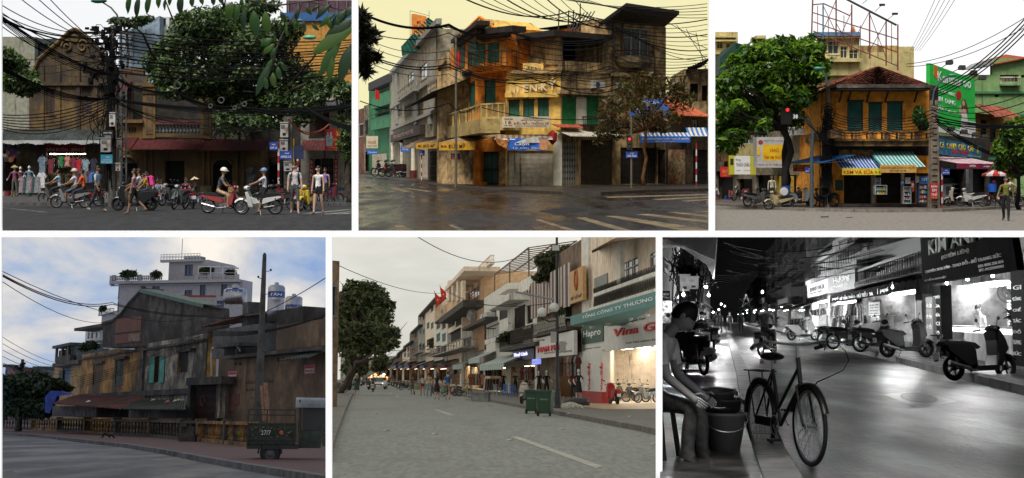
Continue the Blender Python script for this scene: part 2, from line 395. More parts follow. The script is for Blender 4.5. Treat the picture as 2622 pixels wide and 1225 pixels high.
 def hw(v,c0=J['head']):
  Mx=MX.Rotation(R(headyaw),3,'Z')@MX.Rotation(-R(hl),3,'X');return O+(c0+Mx@V_(v))*k
 hm=HAIR
 if hair:
  mb=MB();mb.smooth=True;n,m_=14,8;vs=[];fs=[]
  for j in rg(m_+1):
   a=pi*.6*j/m_
   for q in rg(n):
    th=2*pi*q/n;fr=sin(th);aa=a*(.74 if fr>.3 else 1.12 if fr<-.2 else.95)
    vs.append(hw((.083*sin(aa)*cos(th),.1*sin(aa)*sin(th)-.006,.125*cos(aa)+.006)))
  mb.add(vs,[(j*n+q,j*n+n+q,j*n+n+(q+1)%n,j*n+(q+1)%n)for j in rg(m_)for q in rg(n)])
  if hair=='long':mb.tube([hw((0,-.06,.04)),hw((0,-.09,-.08)),hw((0,-.1,-.22)),hw((0,-.09,-.34))],[.05*k,.075*k,.07*k,.03*k],8)
  elif hair=='pony':mb.tube([hw((0,-.085,.05)),hw((0,-.14,.03)),hw((0,-.15,-.1)),hw((0,-.13,-.2))],[.025*k,.03*k,.03*k,.01*k],7)
  elif hair=='bun':mb.ball(hw((0,-.11,.06)),.045*k)
  mb.bd('hair',hm,t)
 if hat:
  kind,hc=hat;mb=MB();mb.smooth=True;hmm=mat('hat_%s'%str(hc),hc,.35 if kind=='helmet' else.8,.04)
  if kind=='helmet':
   n,m_=14,7;vs=[hw((.115*sin(pi*.53*j/m_)*cos(2*pi*q/n),.135*sin(pi*.53*j/m_)*sin(2*pi*q/n)-.005,.128*cos(pi*.53*j/m_)+.03))for j in rg(m_+1)for q in rg(n)]
   mb.add(vs,[(j*n+q,j*n+n+q,j*n+n+(q+1)%n,j*n+(q+1)%n)for j in rg(m_)for q in rg(n)])
   mb.smooth=False;mb.add([hw((-.08,.1,.035)),hw((.08,.1,.035)),hw((.06,.17,.03)),hw((-.06,.17,.03)),hw((-.08,.1,.05)),hw((.08,.1,.05)),hw((.06,.17,.04)),hw((-.06,.17,.04))],[(0,1,2,3),(4,7,6,5),(2,6,7,3),(1,5,6,2),(0,3,7,4)])
  elif kind=='cone':
   vs=[hw((0,0,.2))]+[hw((.23*cos(2*pi*q/18),.23*sin(2*pi*q/18),.045))for q in rg(18)];mb.add(vs,[(0,1+q,1+(q+1)%18)for q in rg(18)])
  elif kind=='scarf':
   n,m_=14,9;vs=[]
   for j in rg(m_+1):
    a=pi*.72*j/m_
    for q in rg(n):
     th=2*pi*q/n;op=sin(th)>.55;aa=a*(.52 if op else 1.);e=1.0+.5*max(0,j-6)/3*(not op)
     vs.append(hw((.098*sin(aa)*cos(th)*e,.118*sin(aa)*sin(th)*e-.008,.14*cos(aa)-.12*max(0,j-6)/3*(not op))))
   mb.add(vs,[(j*n+q,j*n+n+q,j*n+n+(q+1)%n,j*n+(q+1)%n)for j in rg(m_)for q in rg(n)])
  mb.bd({'helmet':'helmet','cone':'conical_hat','scarf':'headscarf'}[kind],hmm,t)
 if skirt:
  ln,sc=skirt;mb=MB();mb.smooth=True;mid=(J['kn0']+J['kn1'])/2;dn=(mid-J['pel']);pts=[]
  for j in rg(5):
   u=j/4;cc=O+(J['waist']*.8+(J['pel']+dn*ln-J['waist']*.8)*u)*k;rr=(.12+.07*u)*k;pts+=[cc+V_((rr*cos(a)*1.1,rr*sin(a)*.95,0))for a in[2*pi*q/14 for q in rg(14)]]
  mb.add(pts,[(j*14+q,j*14+14+q,j*14+14+(q+1)%14,j*14+(q+1)%14)for j in rg(4)for q in rg(14)]);mb.bd('skirt',mat('skirt_%s'%str(sc),sc,.85,.15,scale=3),t)
 if bag:
  bc=bag;mb=MB();ch=O+J['chest']*k;M_=MX.Translation(ch)@MX.Rotation(-R(lean),4,'X')
  mb.slab([(-.3,-.2),(-.27,.12),(-.2,.19),(-.13,.16),(-.13,-.22),(-.25,-.24)],.15);
  for sx in(-1,1):mb.tube([(sx*.1,-.14,.14),(sx*.12,0,.17),(sx*.12,.12,.08),(sx*.13,.1,-.08),(sx*.14,-.1,-.16)],.018,5)
  mb.xf(M_).bd('backpack',mat('bag_%s'%str(bc),bc,.7,.15,scale=3),t)
 t['_hand0']=list(O+J['hn0']*k);t['_hand1']=list(O+J['hn1']*k)
 return t
def seg_d(p,a,b):
 ab=b-a;u=max(0,min(1,(p-a).dot(ab)/max(1e-9,ab.length_squared)));return(p-(a+ab*u)).length,u
def finish_people():
 tmp=[]
 for P in PEOPLE:
  nm=list(P['J']);me=bpy.data.meshes.new('body');me.from_pydata([P['J'][n]for n in nm],[(nm.index(a),nm.index(b))for a,b in P['ed']],[])
  o=bpy.data.objects.new('tmp_body',me);COL.objects.link(o)
  sk=o.modifiers.new('s','SKIN');sk.use_smooth_shade=True;sk.branch_smoothing=.6
  for i,n in en(nm):me.skin_vertices[0].data[i].radius=(P['rad'][n],)*2
  for n,rr in(('pel',(.15,.105)),('waist',(.135,.095)),('chest',(.165,.105))):
   g=P['rad'][n]/{'pel':.125,'waist':.105,'chest':.13}[n];me.skin_vertices[0].data[nm.index(n)].radius=(rr[0]*g,rr[1]*g)
  me.skin_vertices[0].data[nm.index('pel')].use_root=True
  sb=o.modifiers.new('b','SUBSURF');sb.levels=1;sb.render_levels=1;tmp.append(o)
 dg=bpy.context.evaluated_depsgraph_get()
 for P,o in zip(PEOPLE,tmp):
  ev=bpy.data.meshes.new_from_object(o.evaluated_get(dg));J=P['J'];k=P['k']
  bones=[(a,b,J[a],J[b])for a,b in P['ed']]
  V=[v.co.copy()for v in ev.vertices];mb=MB();mb.smooth=True
  for poly in ev.polygons:
   c=sum((V[i]for i in poly.vertices),V_())/len(poly.vertices);best=None
   for a,b,p,q in bones:
    d,u=seg_d(c,p,q)
    if best is None or d-P['rad'][b]*.4<best[0]:best=(d-P['rad'][b]*.4,a,b,u)
   _,a,b,u=best;ml=1
   if b.startswith('head')or a=='headlo':ml=0
   elif b=='neck':ml=1 if u<.97 else 0
   elif b[:2]=='hn':ml=0
   elif b[:2]=='wr':ml=1 if P['sleeve']=='long' and u<.92 else 0
   elif b[:2]=='el':ml=1 if P['sleeve']!='none' and(P['sleeve']=='long' or u<.62)else 0
   elif b[:2]=='sh':ml=1
   elif b[:3]=='hip' or(b=='waist' and u<.25):ml=2
   elif b[:2]=='kn':ml=2 if not(P['leglen']=='mini' and u>.45)else 0
   elif b[:2]=='an':ml=2 if(P['leglen']=='long' and u<.95)or(P['leglen']=='short' and u<.12)else 0
   elif b[:4]in('heel',)or b[:3]=='toe':ml=3
   mb.cur=ml;mb.add([V[i]for i in poly.vertices],[tuple(rg(len(poly.vertices)))])
  st=len(mb.v);mb.cur=0;n,m_=16,12;vs=[]
  for j in rg(m_+1):
   a=pi*j/m_
   for q in rg(n):
    th=2*pi*q/n;x=.075*sin(a)*cos(th);y=.093*sin(a)*sin(th);z=.12*cos(a);fr=sin(th)
    if z<-.02:x*=1-.32*min(1,(-z-.02)/.1);
    if fr>.3 and z<0:y=y*.95+.008
    if fr>.85 and-.045<z<.02:y+=.02 if z<-.01 else.01
    if.4<fr<.9 and 0<z<.03:y-=.008
    vs.append((x,y,z))
  mb.add(vs,[(j*n+q,j*n+n+q,j*n+n+(q+1)%n,j*n+(q+1)%n)for j in rg(m_)for q in rg(n)])
  for sx in(-1,1):mb.ball((sx*.078,-.005,0),(.012,.022,.032),6,4)
  mb.cur=5
  for sx in(-1,1):mb.ball((sx*.03,.083,.012),(.014,.006,.007),6,4);mb.cur=4;mb.box(sx*.03-.017,sx*.03+.017,.08,.088,.03,.037);mb.cur=5
  mb.cur=6;mb.ball((0,.086,-.055),(.022,.008,.008),6,4)
  mb.xf(MX.Translation(J['head'])@(MX.Rotation(R(P['hy']),3,'Z')@MX.Rotation(-R(P['hl']),3,'X')).to_4x4(),st)
  mb.cur=0
  for i in '01':
   h=J['hn'+i];d=(J['hn'+i]-J['wr'+i]).normalized();sx=-1 if i=='0' else 1;lat=V_((0,1,0))-d*d.y;lat=lat.normalized()if lat.length>.1 else V_((1,0,0));cu=d.cross(lat)*(-sx)
   for q,(o_,l)in en(((-.026,.058),(-.009,.074),(.009,.078),(.026,.068))):
    p=h+lat*o_;mb.tube([p,p+d*l*.5+cu*.008,p+d*l*.85+cu*.03,p+d*l*.9+cu*.045],[.01,.009,.008,.006],5)
   p=h-d*.05+lat*.03;mb.tube([p,p+lat*.03+d*.025+cu*.01,p+lat*.035+d*.055+cu*.02],[.011,.01,.007],5)
  me=mb.mesh('body',P['mats'])
  bm=bmesh.new();bm.from_mesh(me);bmesh.ops.remove_doubles(bm,verts=bm.verts,dist=1e-5);bm.to_mesh(me);bm.free()
  me.transform(MX.Translation((0,0,P['up']))@MX.Scale(k,4));link('body',me,P['t'])
  old=o.data;bpy.data.objects.remove(o);bpy.data.meshes.remove(old);bpy.data.meshes.remove(ev)
  for q in('_hand0','_hand1'):del P['t'][q]
def finish_text():
 tmp=[]
 for a in TEXTS:
  cu=bpy.data.curves.new('txt','FONT');cu.body=a[1];cu.extrude=.02;cu.align_x='LEFT';cu.resolution_u=2;cu.shear=a[9];cu.offset=.012
  o=bpy.data.objects.new('tmp_text',cu);COL.objects.link(o);tmp.append(o)
 dg=bpy.context.evaluated_depsgraph_get()
 for a,o in zip(TEXTS,tmp):
  parent,s,x0,x1,z0,z1,y,m,ext,shear,name,keep=a
  me=bpy.data.meshes.new_from_object(o.evaluated_get(dg));V=np.empty(len(me.vertices)*3);me.vertices.foreach_get('co',V);V=V.reshape(-1,3)
  if len(V):
   lo,hi=V.min(0),V.max(0);w=max(1e-6,hi[0]-lo[0]);h=max(1e-6,hi[1]-lo[1])
   out=np.stack([x0+(V[:,0]-lo[0])/w*(x1-x0),y-ext*(V[:,2]/.02*.5+.5),z0+(V[:,1]-lo[1])/h*(z1-z0)],1)
   if keep=='rot':out=np.stack([-out[:,2],out[:,1],out[:,0]],1)
   me.vertices.foreach_set('co',out.ravel())
  me.materials.clear();me.materials.append(m);me.name=name;me.update();link(name,me,parent)
  cu=o.data;bpy.data.objects.remove(o);bpy.data.curves.remove(cu)
RUB=mat('tyre_rubber',(.012,.012,.012),.8,.1);CHR=mat('chrome',(.34,.34,.35),.3,0,mt=1);BLK=mat('black_plastic',(.015,.015,.016),.45,0)
ENG=mat('engine_metal',(.2,.2,.2),.45,.2,mt=.8,scale=4);PLATE=mat('plate_white',(.7,.7,.7),.5,0);TAIL=mat('tail_red',(.4,.01,.01),.25,0);SEATM=mat('seat_black',(.014,.013,.013),.55,.1);GLS=mat('lens_glass',(.5,.5,.48),.1,0)
PROTO={}
def bike_proto(kind,col,grey=False):
 kind=('underbone','scooter')[kind];key=(kind,col)
 if key in PROTO:return PROTO[key]
 P=[];paint=mat('paint_%s'%str(col),col,.25,.04,spec=.6);sc=kind=='scooter'
 wr=.25 if sc else.285;ra,fa=(-.6,.62)if not sc else(-.58,.64)
 def add(name,mb,m,par=-1):P.append((name,mb.mesh(name,m),par));return len(P)-1
 def wheel(y,w):
  t=MB();t.smooth=True;t.torus((0,y,wr),wr-w,w,22,8);i=add('wheel',t,RUB)
  r=MB();r.torus((0,y,wr),wr-2*w-.004,.014,20,5);r.lathe([(.0,-.05),(.05,-.05),(.06,0),(.05,.05),(0,.05)],(0,y,wr),10,'x')
  if sc:
   for q in rg(5):a=2*pi*q/5;r.tube([(0,y,wr),(0,y+(wr-2*w)*cos(a),wr+(wr-2*w)*sin(a))],[.022,.016],5)
  else:
   for q in rg(18):a=2*pi*q/18;r.tube([((-1)**q*.04,y+.04*cos(a+.5),wr+.04*sin(a+.5)),(0,y+(wr-2*w)*cos(a),wr+(wr-2*w)*sin(a))],.004,3,False)
  add('rim',r,BLK if sc else CHR,i)
 wheel(ra,.05 if sc else.036);wheel(fa,.045 if sc else.034)
 fk=MB()
 for sx in(-1,1):fk.tube([(sx*.075,fa,wr),(sx*.075,fa-.08,wr+.28),(sx*.05,.45,.72),(0,.4,.9)],.022,6)
 add('fork',fk,ENG)
 fd=MB();fd.smooth=True
 vs=[];
 for j in rg(10):
  a=R(35+j*15);
  for x,d in((-.07,-.03),(-.06,.02),(0,.035),(.06,.02),(.07,-.03)):vs.append((x,fa+(wr+d+.01)*cos(a),wr+(wr+d+.01)*sin(a)))
 fd.add(vs,[(j*5+q,j*5+q+1,j*5+q+6,j*5+q+5)for j in rg(9)for q in rg(4)]);add('front_fender',fd,paint)
 b=MB();b.smooth=False
 if sc:
  b.slab([(-.86,.72),(-.8,.78),(-.25,.74),(-.12,.6),(-.1,.3),(-.3,.24),(-.55,.42),(-.8,.6)],.19);add('rear_body',b,paint)
  a=MB();a.slab([(.3,.26),(.36,.5),(.36,.8),(.32,.98),(.46,1.0),(.56,.82),(.62,.62),(.52,.5),(.46,.3)],.21);add('front_apron',a,paint)
  f=MB();f.slab([(-.16,.22),(-.14,.3),(.34,.3),(.42,.26),(.36,.2),(-.1,.19)],.2);add('floor_board',f,BLK)
  hd=MB();hd.smooth=True;hd.ball((0,.4,1.03),(.2,.12,.075));add('handlebar_cover',hd,paint)
 else:
  b.slab([(-.84,.64),(-.78,.7),(-.3,.64),(-.06,.56),(.02,.44),(-.06,.36),(-.3,.44),(-.7,.56)],.12);add('rear_body',b,paint)
  a=MB();a.slab([(-.02,.42),(.06,.56),(.3,.66),(.38,.84),(.46,.82),(.42,.6),(.3,.44),(.16,.36)],.08);add('frame_cover',a,paint)
  l=MB()
  for sx in(-1,1):l.slab([(.18,.3),(.24,.58),(.37,.86),(.46,.84),(.4,.56),(.34,.3)],.028,.8,sx*.19);l.slab([(.3,.62),(.38,.86),(.45,.84),(.4,.62)],.08,.9,sx*.1)
  add('leg_shield',l,mat('paint_white_shield',(.55,.55,.53),.35,.05)if col[0]>.5 and col[1]>.5 else paint)
  hd=MB();hd.smooth=True;hd.ball((0,.41,.98),(.13,.11,.085));add('handlebar_cover',hd,paint)
  e=MB();e.cbox((0,.02,.31),(.18,.3,.2));e.lathe([(.075,-.13),(.09,-.1),(.09,.1),(.075,.13),(0,.13)],(0,-.08,.3),12,'x');e.tube([(0,.12,.32),(0,.3,.36)],.06,8);add('engine',e,ENG)
  rk=MB()
  for sx in(-1,1):rk.tube([(sx*.1,-.5,.74),(sx*.11,-.8,.77),(sx*.05,-.95,.77),(0,-.96,.77)],.011,5)
  add('rear_rack',rk,CHR)
 s=MB();s.slab([(-.8,.72),(-.78,.8),(-.45,.8),(-.1,.75),(.02,.66),(-.05,.62),(-.5,.68)],.14 if sc else.125,.9);add('seat',s,SEATM)
 h=MB();h.tube([(-.36,.22,1.0),(-.3,.28,1.02),(-.12,.38,1.02),(.12,.38,1.02),(.3,.28,1.02),(.36,.22,1.0)],.013,6);h.tube([(-.37,.2,1.0),(-.27,.31,1.02)],.02,6);h.tube([(.37,.2,1.0),(.27,.31,1.02)],.02,6);add('handlebar',h,BLK)
 for sx in(-1,1):
  m=MB();m.tube([(sx*.27,.3,1.02),(sx*.3,.3,1.16),(sx*.34,.28,1.2)],.007,4);m.ball((sx*.36,.29,1.22),(.055,.015,.04),8,5);add('mirror',m,BLK)
 lt=MB();lt.ball((0,.51 if not sc else.56,.98 if not sc else.84),(.075,.03,.06),10,6);add('headlight',lt,GLS)
 ex=MB();ex.tube([(.14,.12,.24),(.17,-.2,.2),(.18,-.35,.25)],.02,6);ex.tube([(.18,-.32,.24),(.185,-.8,.36)],[.04,.05],8);add('exhaust_pipe',ex,CHR if not sc else ENG)
 tl=MB();tl.box(-.07,.07,-.9,-.82,.6,.68);add('tail_light',tl,BLK if 0<col[2]-col[0]<.001 else TAIL)
 rf=MB();rf.quad((-.07,-.8,.6),(.07,-.8,.6),(.07,-.98,.38),(-.07,-.98,.38));rf.box(-.07,.07,-.84,-.8,.5,.62);add('rear_fender',rf,BLK)
 pl=MB();pl.box(-.095,.095,-.965,-.95,.42,.56);add('number_plate',pl,PLATE)
 sp=MB();sp.tube([(-.12,-.05,.24),(-.24,-.12,.005)],.013,5);sp.tube([(-.1,-.62,.34),(-.1,-.2,.28)],.02,5);add('side_stand',sp,ENG)
 sh=MB();sh.tube([(.13,ra,wr),(.13,ra-.03,.62)],.025,6);sh.tube([(-.13,ra,wr),(-.13,ra-.03,.62)],.025,6);add('rear_shock',sh,CHR)
 PROTO[key]=P;return P
def bike(label,loc,rz,kind=0,col=(.3,.02,.02),group='motorbikes in the street',lean=4,k=1.):
 t=thg('motor_scooter' if kind else 'motorbike',label,'motorbike',loc,rz,group,MX.Rotation(R(-lean),4,'Y')@MX.Scale(k,4));os_=[]
 for name,me,par in bike_proto(kind,col):os_.append(link(name,me,t if par<0 else os_[par]))
 return t
HEAD={'E':-90,'W':90,'N':0,'S':180}
def off():REL[0]=REL[1]=None
def balc(W,x0,yt,x1,yb,out,m,n=10,kind='balusters',m2=None,slab=.14,px=True,rail=.09):
 a,b,z0,z1=W.rect(x0,yt,x1,yb,out)if px else(x0,x1,yb,yt);m2=m2 or m
 fl=Bx(a,b,-out,-.01,z0-slab,z0,'balcony_slab',m,W.t)
 rl=MB();rl.box(a,b,-out,-out+rail*1.3,z1-rail,z1);rl.box(a,a+rail,-out+rail*1.3,-.02,z1-rail,z1);rl.box(b-rail,b,-out+rail*1.3,-.02,z1-rail,z1);rl.bd('rail',m2,fl)
 h=z1-z0-rail
 if kind=='solid':
  Bx(a,b,-out+.01,-out+.09,z0,z1-rail,'parapet',m2,fl);MB().box(a+.01,a+.08,-out+.09,-.02,z0,z1-rail).box(b-.08,b-.01,-out+.09,-.02,z0,z1-rail).bd('parapet',m2,fl);return fl
 if kind=='balusters':bm=MB().lathe([(.05,0),(.06,h*.08),(.03,h*.14),(.075,h*.38),(.035,h*.72),(.055,h*.85),(.05,h)],n=7)
 elif kind=='posts':bm=MB().box(-.05,.05,-.05,.05,0,h)
 else:bm=MB().tube([(0,0,0),(0,0,h)],.014,4)
 me=bm.mesh('baluster',m2)
 for i in rg(n):link('baluster',me,fl,(a+(b-a)*(i+.5)/n,-out+rail*.6,z0))
 k=max(2,int(out/((b-a)/n)))
 for x in(a+rail/2,b-rail/2):
  for i in rg(k):link('baluster',me,fl,(x,-out+rail+(out-rail)*(i+.5)/k,z0))
 return fl
def poly(pts,z,m,name,kind='structure'):
 q=[c.gp(*p)for p in pts];return strc(name,MB().quad(*[(p.x,p.y,-c.h+z)for p in q]),m,kind)
def paved(front,back,m,ks,h=.13,klab='stone kerb',n=12,name='pavement'):
 vs=[V_((p.x,p.y,-c.h+h))for p in front];bk=[V_((p.x,p.y,-c.h+h))for p in back]
 mb=MB();k=len(vs)
 for i in rg(k-1):
  for u in rg(10):
   for v in rg(6):
    f=lambda a,b:vs[i].lerp(vs[i+1],a/10).lerp(bk[i].lerp(bk[i+1],a/10),b/6)
    mb.quad(f(u,v),f(u+1,v),f(u+1,v+1),f(u,v+1))
 strc(name,mb,m);kb=thg('kerb',klab,'kerb',front[0])
 for i in rg(k-1):
  p,q=front[i],front[i+1];d=q-p;L=d.length;rz=atan2(d.y,d.x);nn=max(1,int(n*L/sum((front[j+1]-front[j]).length for j in rg(k-1))+.5))
  me=MB().box(.015,L/nn-.015,-.02,.25,0,h+.025).mesh('stone',ks)
  for j in rg(nn):link('stone',me,kb,tuple(p+d*(j/nn)-front[0]),(0,0,rz))
def ac_unit(W,rc,out=.35,m=None):
 m=m or mat('ac_white',(.45,.45,.42),.6,.1,dirt=.25)
 a,b,z0,z1=W.rect(*rc,d=out);o=Bx(a,b,-out,-.05,z0,z1,'air_conditioner',m,W.t)
 MB().torus(((a+b)/2-.1*(b-a),-out-.005,(z0+z1)/2),(z1-z0)*.34,.025,16,4,'y').lathe([((z1-z0)*.32,0),(0,-.01)],((a+b)/2-.1*(b-a),-out-.004,(z0+z1)/2),14,'y').bd('fan_grille',mat('grille_dark',(.05,.05,.05),.6,0),o)
def sawn(W,rc,out,drop,ms,n=12,valance=.0,name='awning',vm=None):
 a,b,z0,z1=W.rect(*rc,d=out*.6);t=None
 mb=MB()
 for i in rg(n):
  mb.cur=i%len(ms);x0=a+(b-a)*i/n;x1=a+(b-a)*(i+1)/n
  mb.add([(x0,-.02,z0+drop),(x1,-.02,z0+drop),(x1,-out*.5,z0+drop*.46),(x1,-out,z0),(x0,-out,z0),(x0,-out*.5,z0+drop*.46)],[(0,1,2,5),(5,2,3,4)])
  if valance:mb.quad((x0,-out,z0),(x1,-out,z0),(x1,-out-.02,z0-valance),(x0,-out-.02,z0-valance))
 o=mb.bd(name,ms,W.t);fr=MB()
 for x in(a,b):fr.tube([(x,-.02,z0+drop-.3),(x,-out,z0-.03)],.018,5)
 fr.tube([(a,-out,z0-.02),(b,-out,z0-.02)],.018,5);fr.bd('awning_frame',CHR,o);return o,(a,b,z0)
def trim(c,top=None):
 x0,x1=c.px[0]-6,c.px[1]+6
 def walk(o,M):
  M=M@o.matrix_basis
  if o.type=='MESH' and len(o.data.vertices):
   V=np.empty(len(o.data.vertices)*3);o.data.vertices.foreach_get('co',V);V=V.reshape(-1,3);A=np.array(M);w=V@A[:3,:3].T+A[:3,3]
   y=np.maximum(w[:,1],.1);px=CX+F*w[:,0]/y;py=HY-F*w[:,2]/y;bad=(px<x0)|(px>x1)
   if top:bad|=py<top
   if bad.any():
    if o.data.users>1:o.data=o.data.copy()
    w[:,0]=(np.clip(px,x0,x1)-CX)/F*y
    if top:w[:,2]=np.minimum(w[:,2],(HY-top)/F*y)
    B=np.array(M.inverted());V=w@B[:3,:3].T+B[:3,3];o.data.vertices.foreach_set('co',V.ravel());o.data.update()
  for ch in o.children:walk(ch,M)
 for o in c.objs:
  if o.name in bpy.data.objects and o.parent is None and not o.name.startswith('sky'):walk(o,MX.Identity(4))
def strip(S,spans,D0,D1,n=70):
 mb=MB();g=(D1/D0)**(1/n)
 for o0,o1 in spans:
  for i in rg(n):
   for j in rg(8):a,b=o0+(o1-o0)*j/8,o0+(o1-o0)*(j+1)/8;mb.quad(S(a,D0*g**i),S(b,D0*g**i),S(b,D0*g**(i+1)),S(a,D0*g**(i+1)))
 return mb
c=ID=Cell(HY,0,0,0,1,0,2622,0,1225)
C1=Cell(445,1.5,0,0,2.0066,4,901,0,591)
C2=Cell(425,1.5,910,0,2.0066,917,1815,0,591)
C3=Cell(450,1.9,1822,0,2.00625,1831,2640,0,591)
C4=Cell(1077,1.3,0,600,1.9262,4,834,608,1240,roll=.5)
C5=Cell(966,1.5,840,600,1.9259,850,1680,608,1240)
C6=Cell(815,1.24,1690,600,1.926,1696,2640,608,1240)
WHITE=mat('white_glow_paint',(.8,.81,.83),.7,0,emit=.42)  # plain white wall, no lamp: glow put into its material keeps it white
def W3(px,py,D):return((px-CX)/F*D,D,-(py-HY)/F*D)
def bar(px0,py0,px1,py1,D=10.5):
 a=W3(px0,py1,D);b=W3(px1,py0,D);return MB().box(a[0],b[0],D,D+.02,a[2],b[2])
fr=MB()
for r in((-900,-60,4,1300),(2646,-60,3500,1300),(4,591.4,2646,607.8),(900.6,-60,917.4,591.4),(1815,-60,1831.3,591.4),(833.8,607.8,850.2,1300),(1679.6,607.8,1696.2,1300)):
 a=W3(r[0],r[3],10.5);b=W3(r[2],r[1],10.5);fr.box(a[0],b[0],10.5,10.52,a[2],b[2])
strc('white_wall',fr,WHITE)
def skymesh(pl,pr,pt,pb,D0,D1,ceil):
 m=MB();m.quad(W3(pl,pt,D1),W3(pr,pt,D1),W3(pr,pb,D1),W3(pl,pb,D1))
 for p in(pl,pr)if ceil else():m.quad(W3(p,pt,D0),W3(p,pt,D1),W3(p,pb,D1),W3(p,pb,D0))
 if ceil:m.quad(W3(pl,pt,D0),W3(pr,pt,D0),W3(pr,pt,D1),W3(pl,pt,D1))
 return m
def skymat(key,col,s=1,clouds=None,sc=3.):
 m=bpy.data.materials.new(key);m.use_nodes=True;N=m.node_tree.nodes;L=m.node_tree.links;N.clear()
 o=N.new('ShaderNodeOutputMaterial');e=N.new('ShaderNodeEmission');L.new(e.outputs[0],o.inputs[0]);e.inputs[1].default_value=s;e.inputs[0].default_value=(*col,1)
 if clouds:
  g=N.new('ShaderNodeNewGeometry');nz=N.new('ShaderNodeVectorMath');nz.operation='NORMALIZE';L.new(g.outputs['Position'],nz.inputs[0])
  mp=N.new('ShaderNodeMapping');mp.inputs['Scale'].default_value=(sc*6,sc*6,sc*14);L.new(nz.outputs[0],mp.inputs['Vector'])
  n=N.new('ShaderNodeTexNoise');n.inputs['Scale'].default_value=1;n.inputs['Detail'].default_value=7;n.inputs['Roughness'].default_value=.55;n.inputs['Distortion'].default_value=.4;L.new(mp.outputs[0],n.inputs['Vector'])
  r=N.new('ShaderNodeValToRGB');els=r.color_ramp.elements
  for i,(p,c)in en(clouds):
   x=els[i]if i<2 else els.new(p);x.position=p;x.color=(*c,1)
  L.new(n.outputs['Fac'],r.inputs[0]);L.new(r.outputs[0],e.inputs[0])
 return m
SK=dict(a=skymat('overcast_white',(.93,.94,.96),1),b=skymat('overcast_yellow',(1,.93,.52),.95,[(.3,(.95,.86,.44)),(.7,(1,.95,.6))],.7),c=skymat('overcast_bright',(1,1,1),1.05),d=skymat('evening_clouds',(.5,.5,.6),1,[(.36,(.25,.38,.66)),(.45,(.44,.53,.69)),(.52,(.66,.66,.68)),(.66,(1,.93,.83))],1.25),e=skymat('overcast_grey',(.6,.59,.52),1.12,[(.3,(.55,.545,.49)),(.7,(.8,.785,.71))],1.1),f=skymat('night_sky',(.004,.004,.004),1,[(.4,(.002,.002,.002)),(.75,(.012,.012,.012))],.7))
for key,(pl,pr,pt,pb,D1,ce)in dict(a=(-6,906,-40,600,230,0),b=(912,1820,-40,600,330,0),c=(1826,2660,-40,600,260,0),d=(-6,838,602,1300,260,1),e=(846,1684,602,1300,900,1),f=(1692,2660,602,1300,420,1)).items():
 strc('sky',skymesh(pl,pr,pt,pb,10.6,D1,ce),SK[key])
def sheet(name,D0,D1,z,m,X0=None,X1=None,kind='structure'):
 f=lambda px,D:c.gx(px,D)
 x0,x1=X0 or c.px[0]-3,X1 or c.px[1]+3
 q=[f(x0,D0),f(x1,D0),f(x1,D1),f(x0,D1)];mb=MB();mb.quad(*[(p.x,p.y,-c.h+z)for p in q]);return strc(name,mb,m,kind)
 # ============================================================ 1: street of the blue sign, overcast
c=C1
ASPH1=mat('asphalt_dark',(.026,.027,.029),.8,.3,bump=.15,scale=2,sy=.2)
sheet('road',36,70,0,ASPH1)
PAVE1=mat('pavement_grey',(.055,.053,.05),.85,.3,bump=.1)
sheet('pavement',66,175,.13,PAVE1)
kb=thg('kerb','low grey stone kerb along the dark road',0)
KS=mat('kerb_stone',(.085,.082,.078),.85,.3)
a=c.gx(2,65.9);b=c.gx(903,65.9);n=30
kme=MB().box(.01,(b.x-a.x)/n-.01,0,.28,0,.15).mesh('stone',KS)
for i in rg(n):link('stone',kme,kb,(a.x+(b.x-a.x)*i/n,a.y-.2,-c.h))
LINE1=mat('road_paint_worn',(.2,.2,.19),.8,.3,dirt=.35,dcol=(.05,.05,.05),ds=3)
def line(X0,Y0,X1,Y1,w,m,z=.005,name='road_line'):
 p,q=c.gp(X0,Y0),c.gp(X1,Y1);d=(q-p).normalized();s=V_((-d.y,d.x,0))*w/2;zz=V_((0,0,z))
 return strc(name,MB().quad(p-s+zz,q-s+zz,q+s+zz,p+s+zz),m)
line(8,1068,240,1092,.12,LINE1)
line(1560,1100,1800,1078,.5,LINE1);line(1660,1104,1825,1088,.5,LINE1);line(1740,1102,1825,1096,.6,LINE1)
YEL=mat('wall_ochre_grimy',(.26,.16,.05),.9,.25,dirt=.72,sk=.6,dcol=(.035,.03,.026),scale=.8,ct=.2)
YEL2=mat('wall_ochre',(.17,.105,.038),.9,.2,dirt=.38,sk=.3,dcol=(.05,.04,.03),scale=.8,ct=.2)
PALE=mat('wall_pale_green',(.3,.3,.23),.9,.15,sk=.4,dcol=(.1,.1,.08))
BRN=mat('shutter_brown',(.05,.03,.024),.8,.2)
RSH=mat('sheet_red',(.13,.035,.035),.6,.3,dirt=.3,dcol=(.05,.035,.03),scale=2)
GSH=mat('sheet_grey_green',(.05,.062,.06),.6,.3,dirt=.3)
WBAR=mat('white_metal',(.45,.46,.46),.5,.1,dirt=.2,dcol=(.12,.09,.07),scale=3)
CONC=mat('concrete_grey',(.16,.155,.145),.9,.2,dirt=.25)
def fro(X0,X1,D):return c.g(X0,D),c.g(X1,D)
A,B=fro(0,182,150);bldg('pale_building','pale green plain wall of a building behind the black-stained gable house',A,B,(90,190),12,PALE)
A,B=fro(178,330,125);W=bldg('roof_shed','dark green metal rooftop shed behind the stained gable',A,B,(250,200),6,mat('shed_green',(.03,.05,.045),.7,.2),[((195,225,245,320),'glass',BRN,0,2),((255,225,310,320),'glass',BRN,0,2)])
A,B=fro(150,600,90);W=Wall(A,B,'gable_house','old ochre gable house streaked black above the clothes shop','house')
ops=[((232,458,285,592),'shutter'),((415,445,475,588),'shutter')]
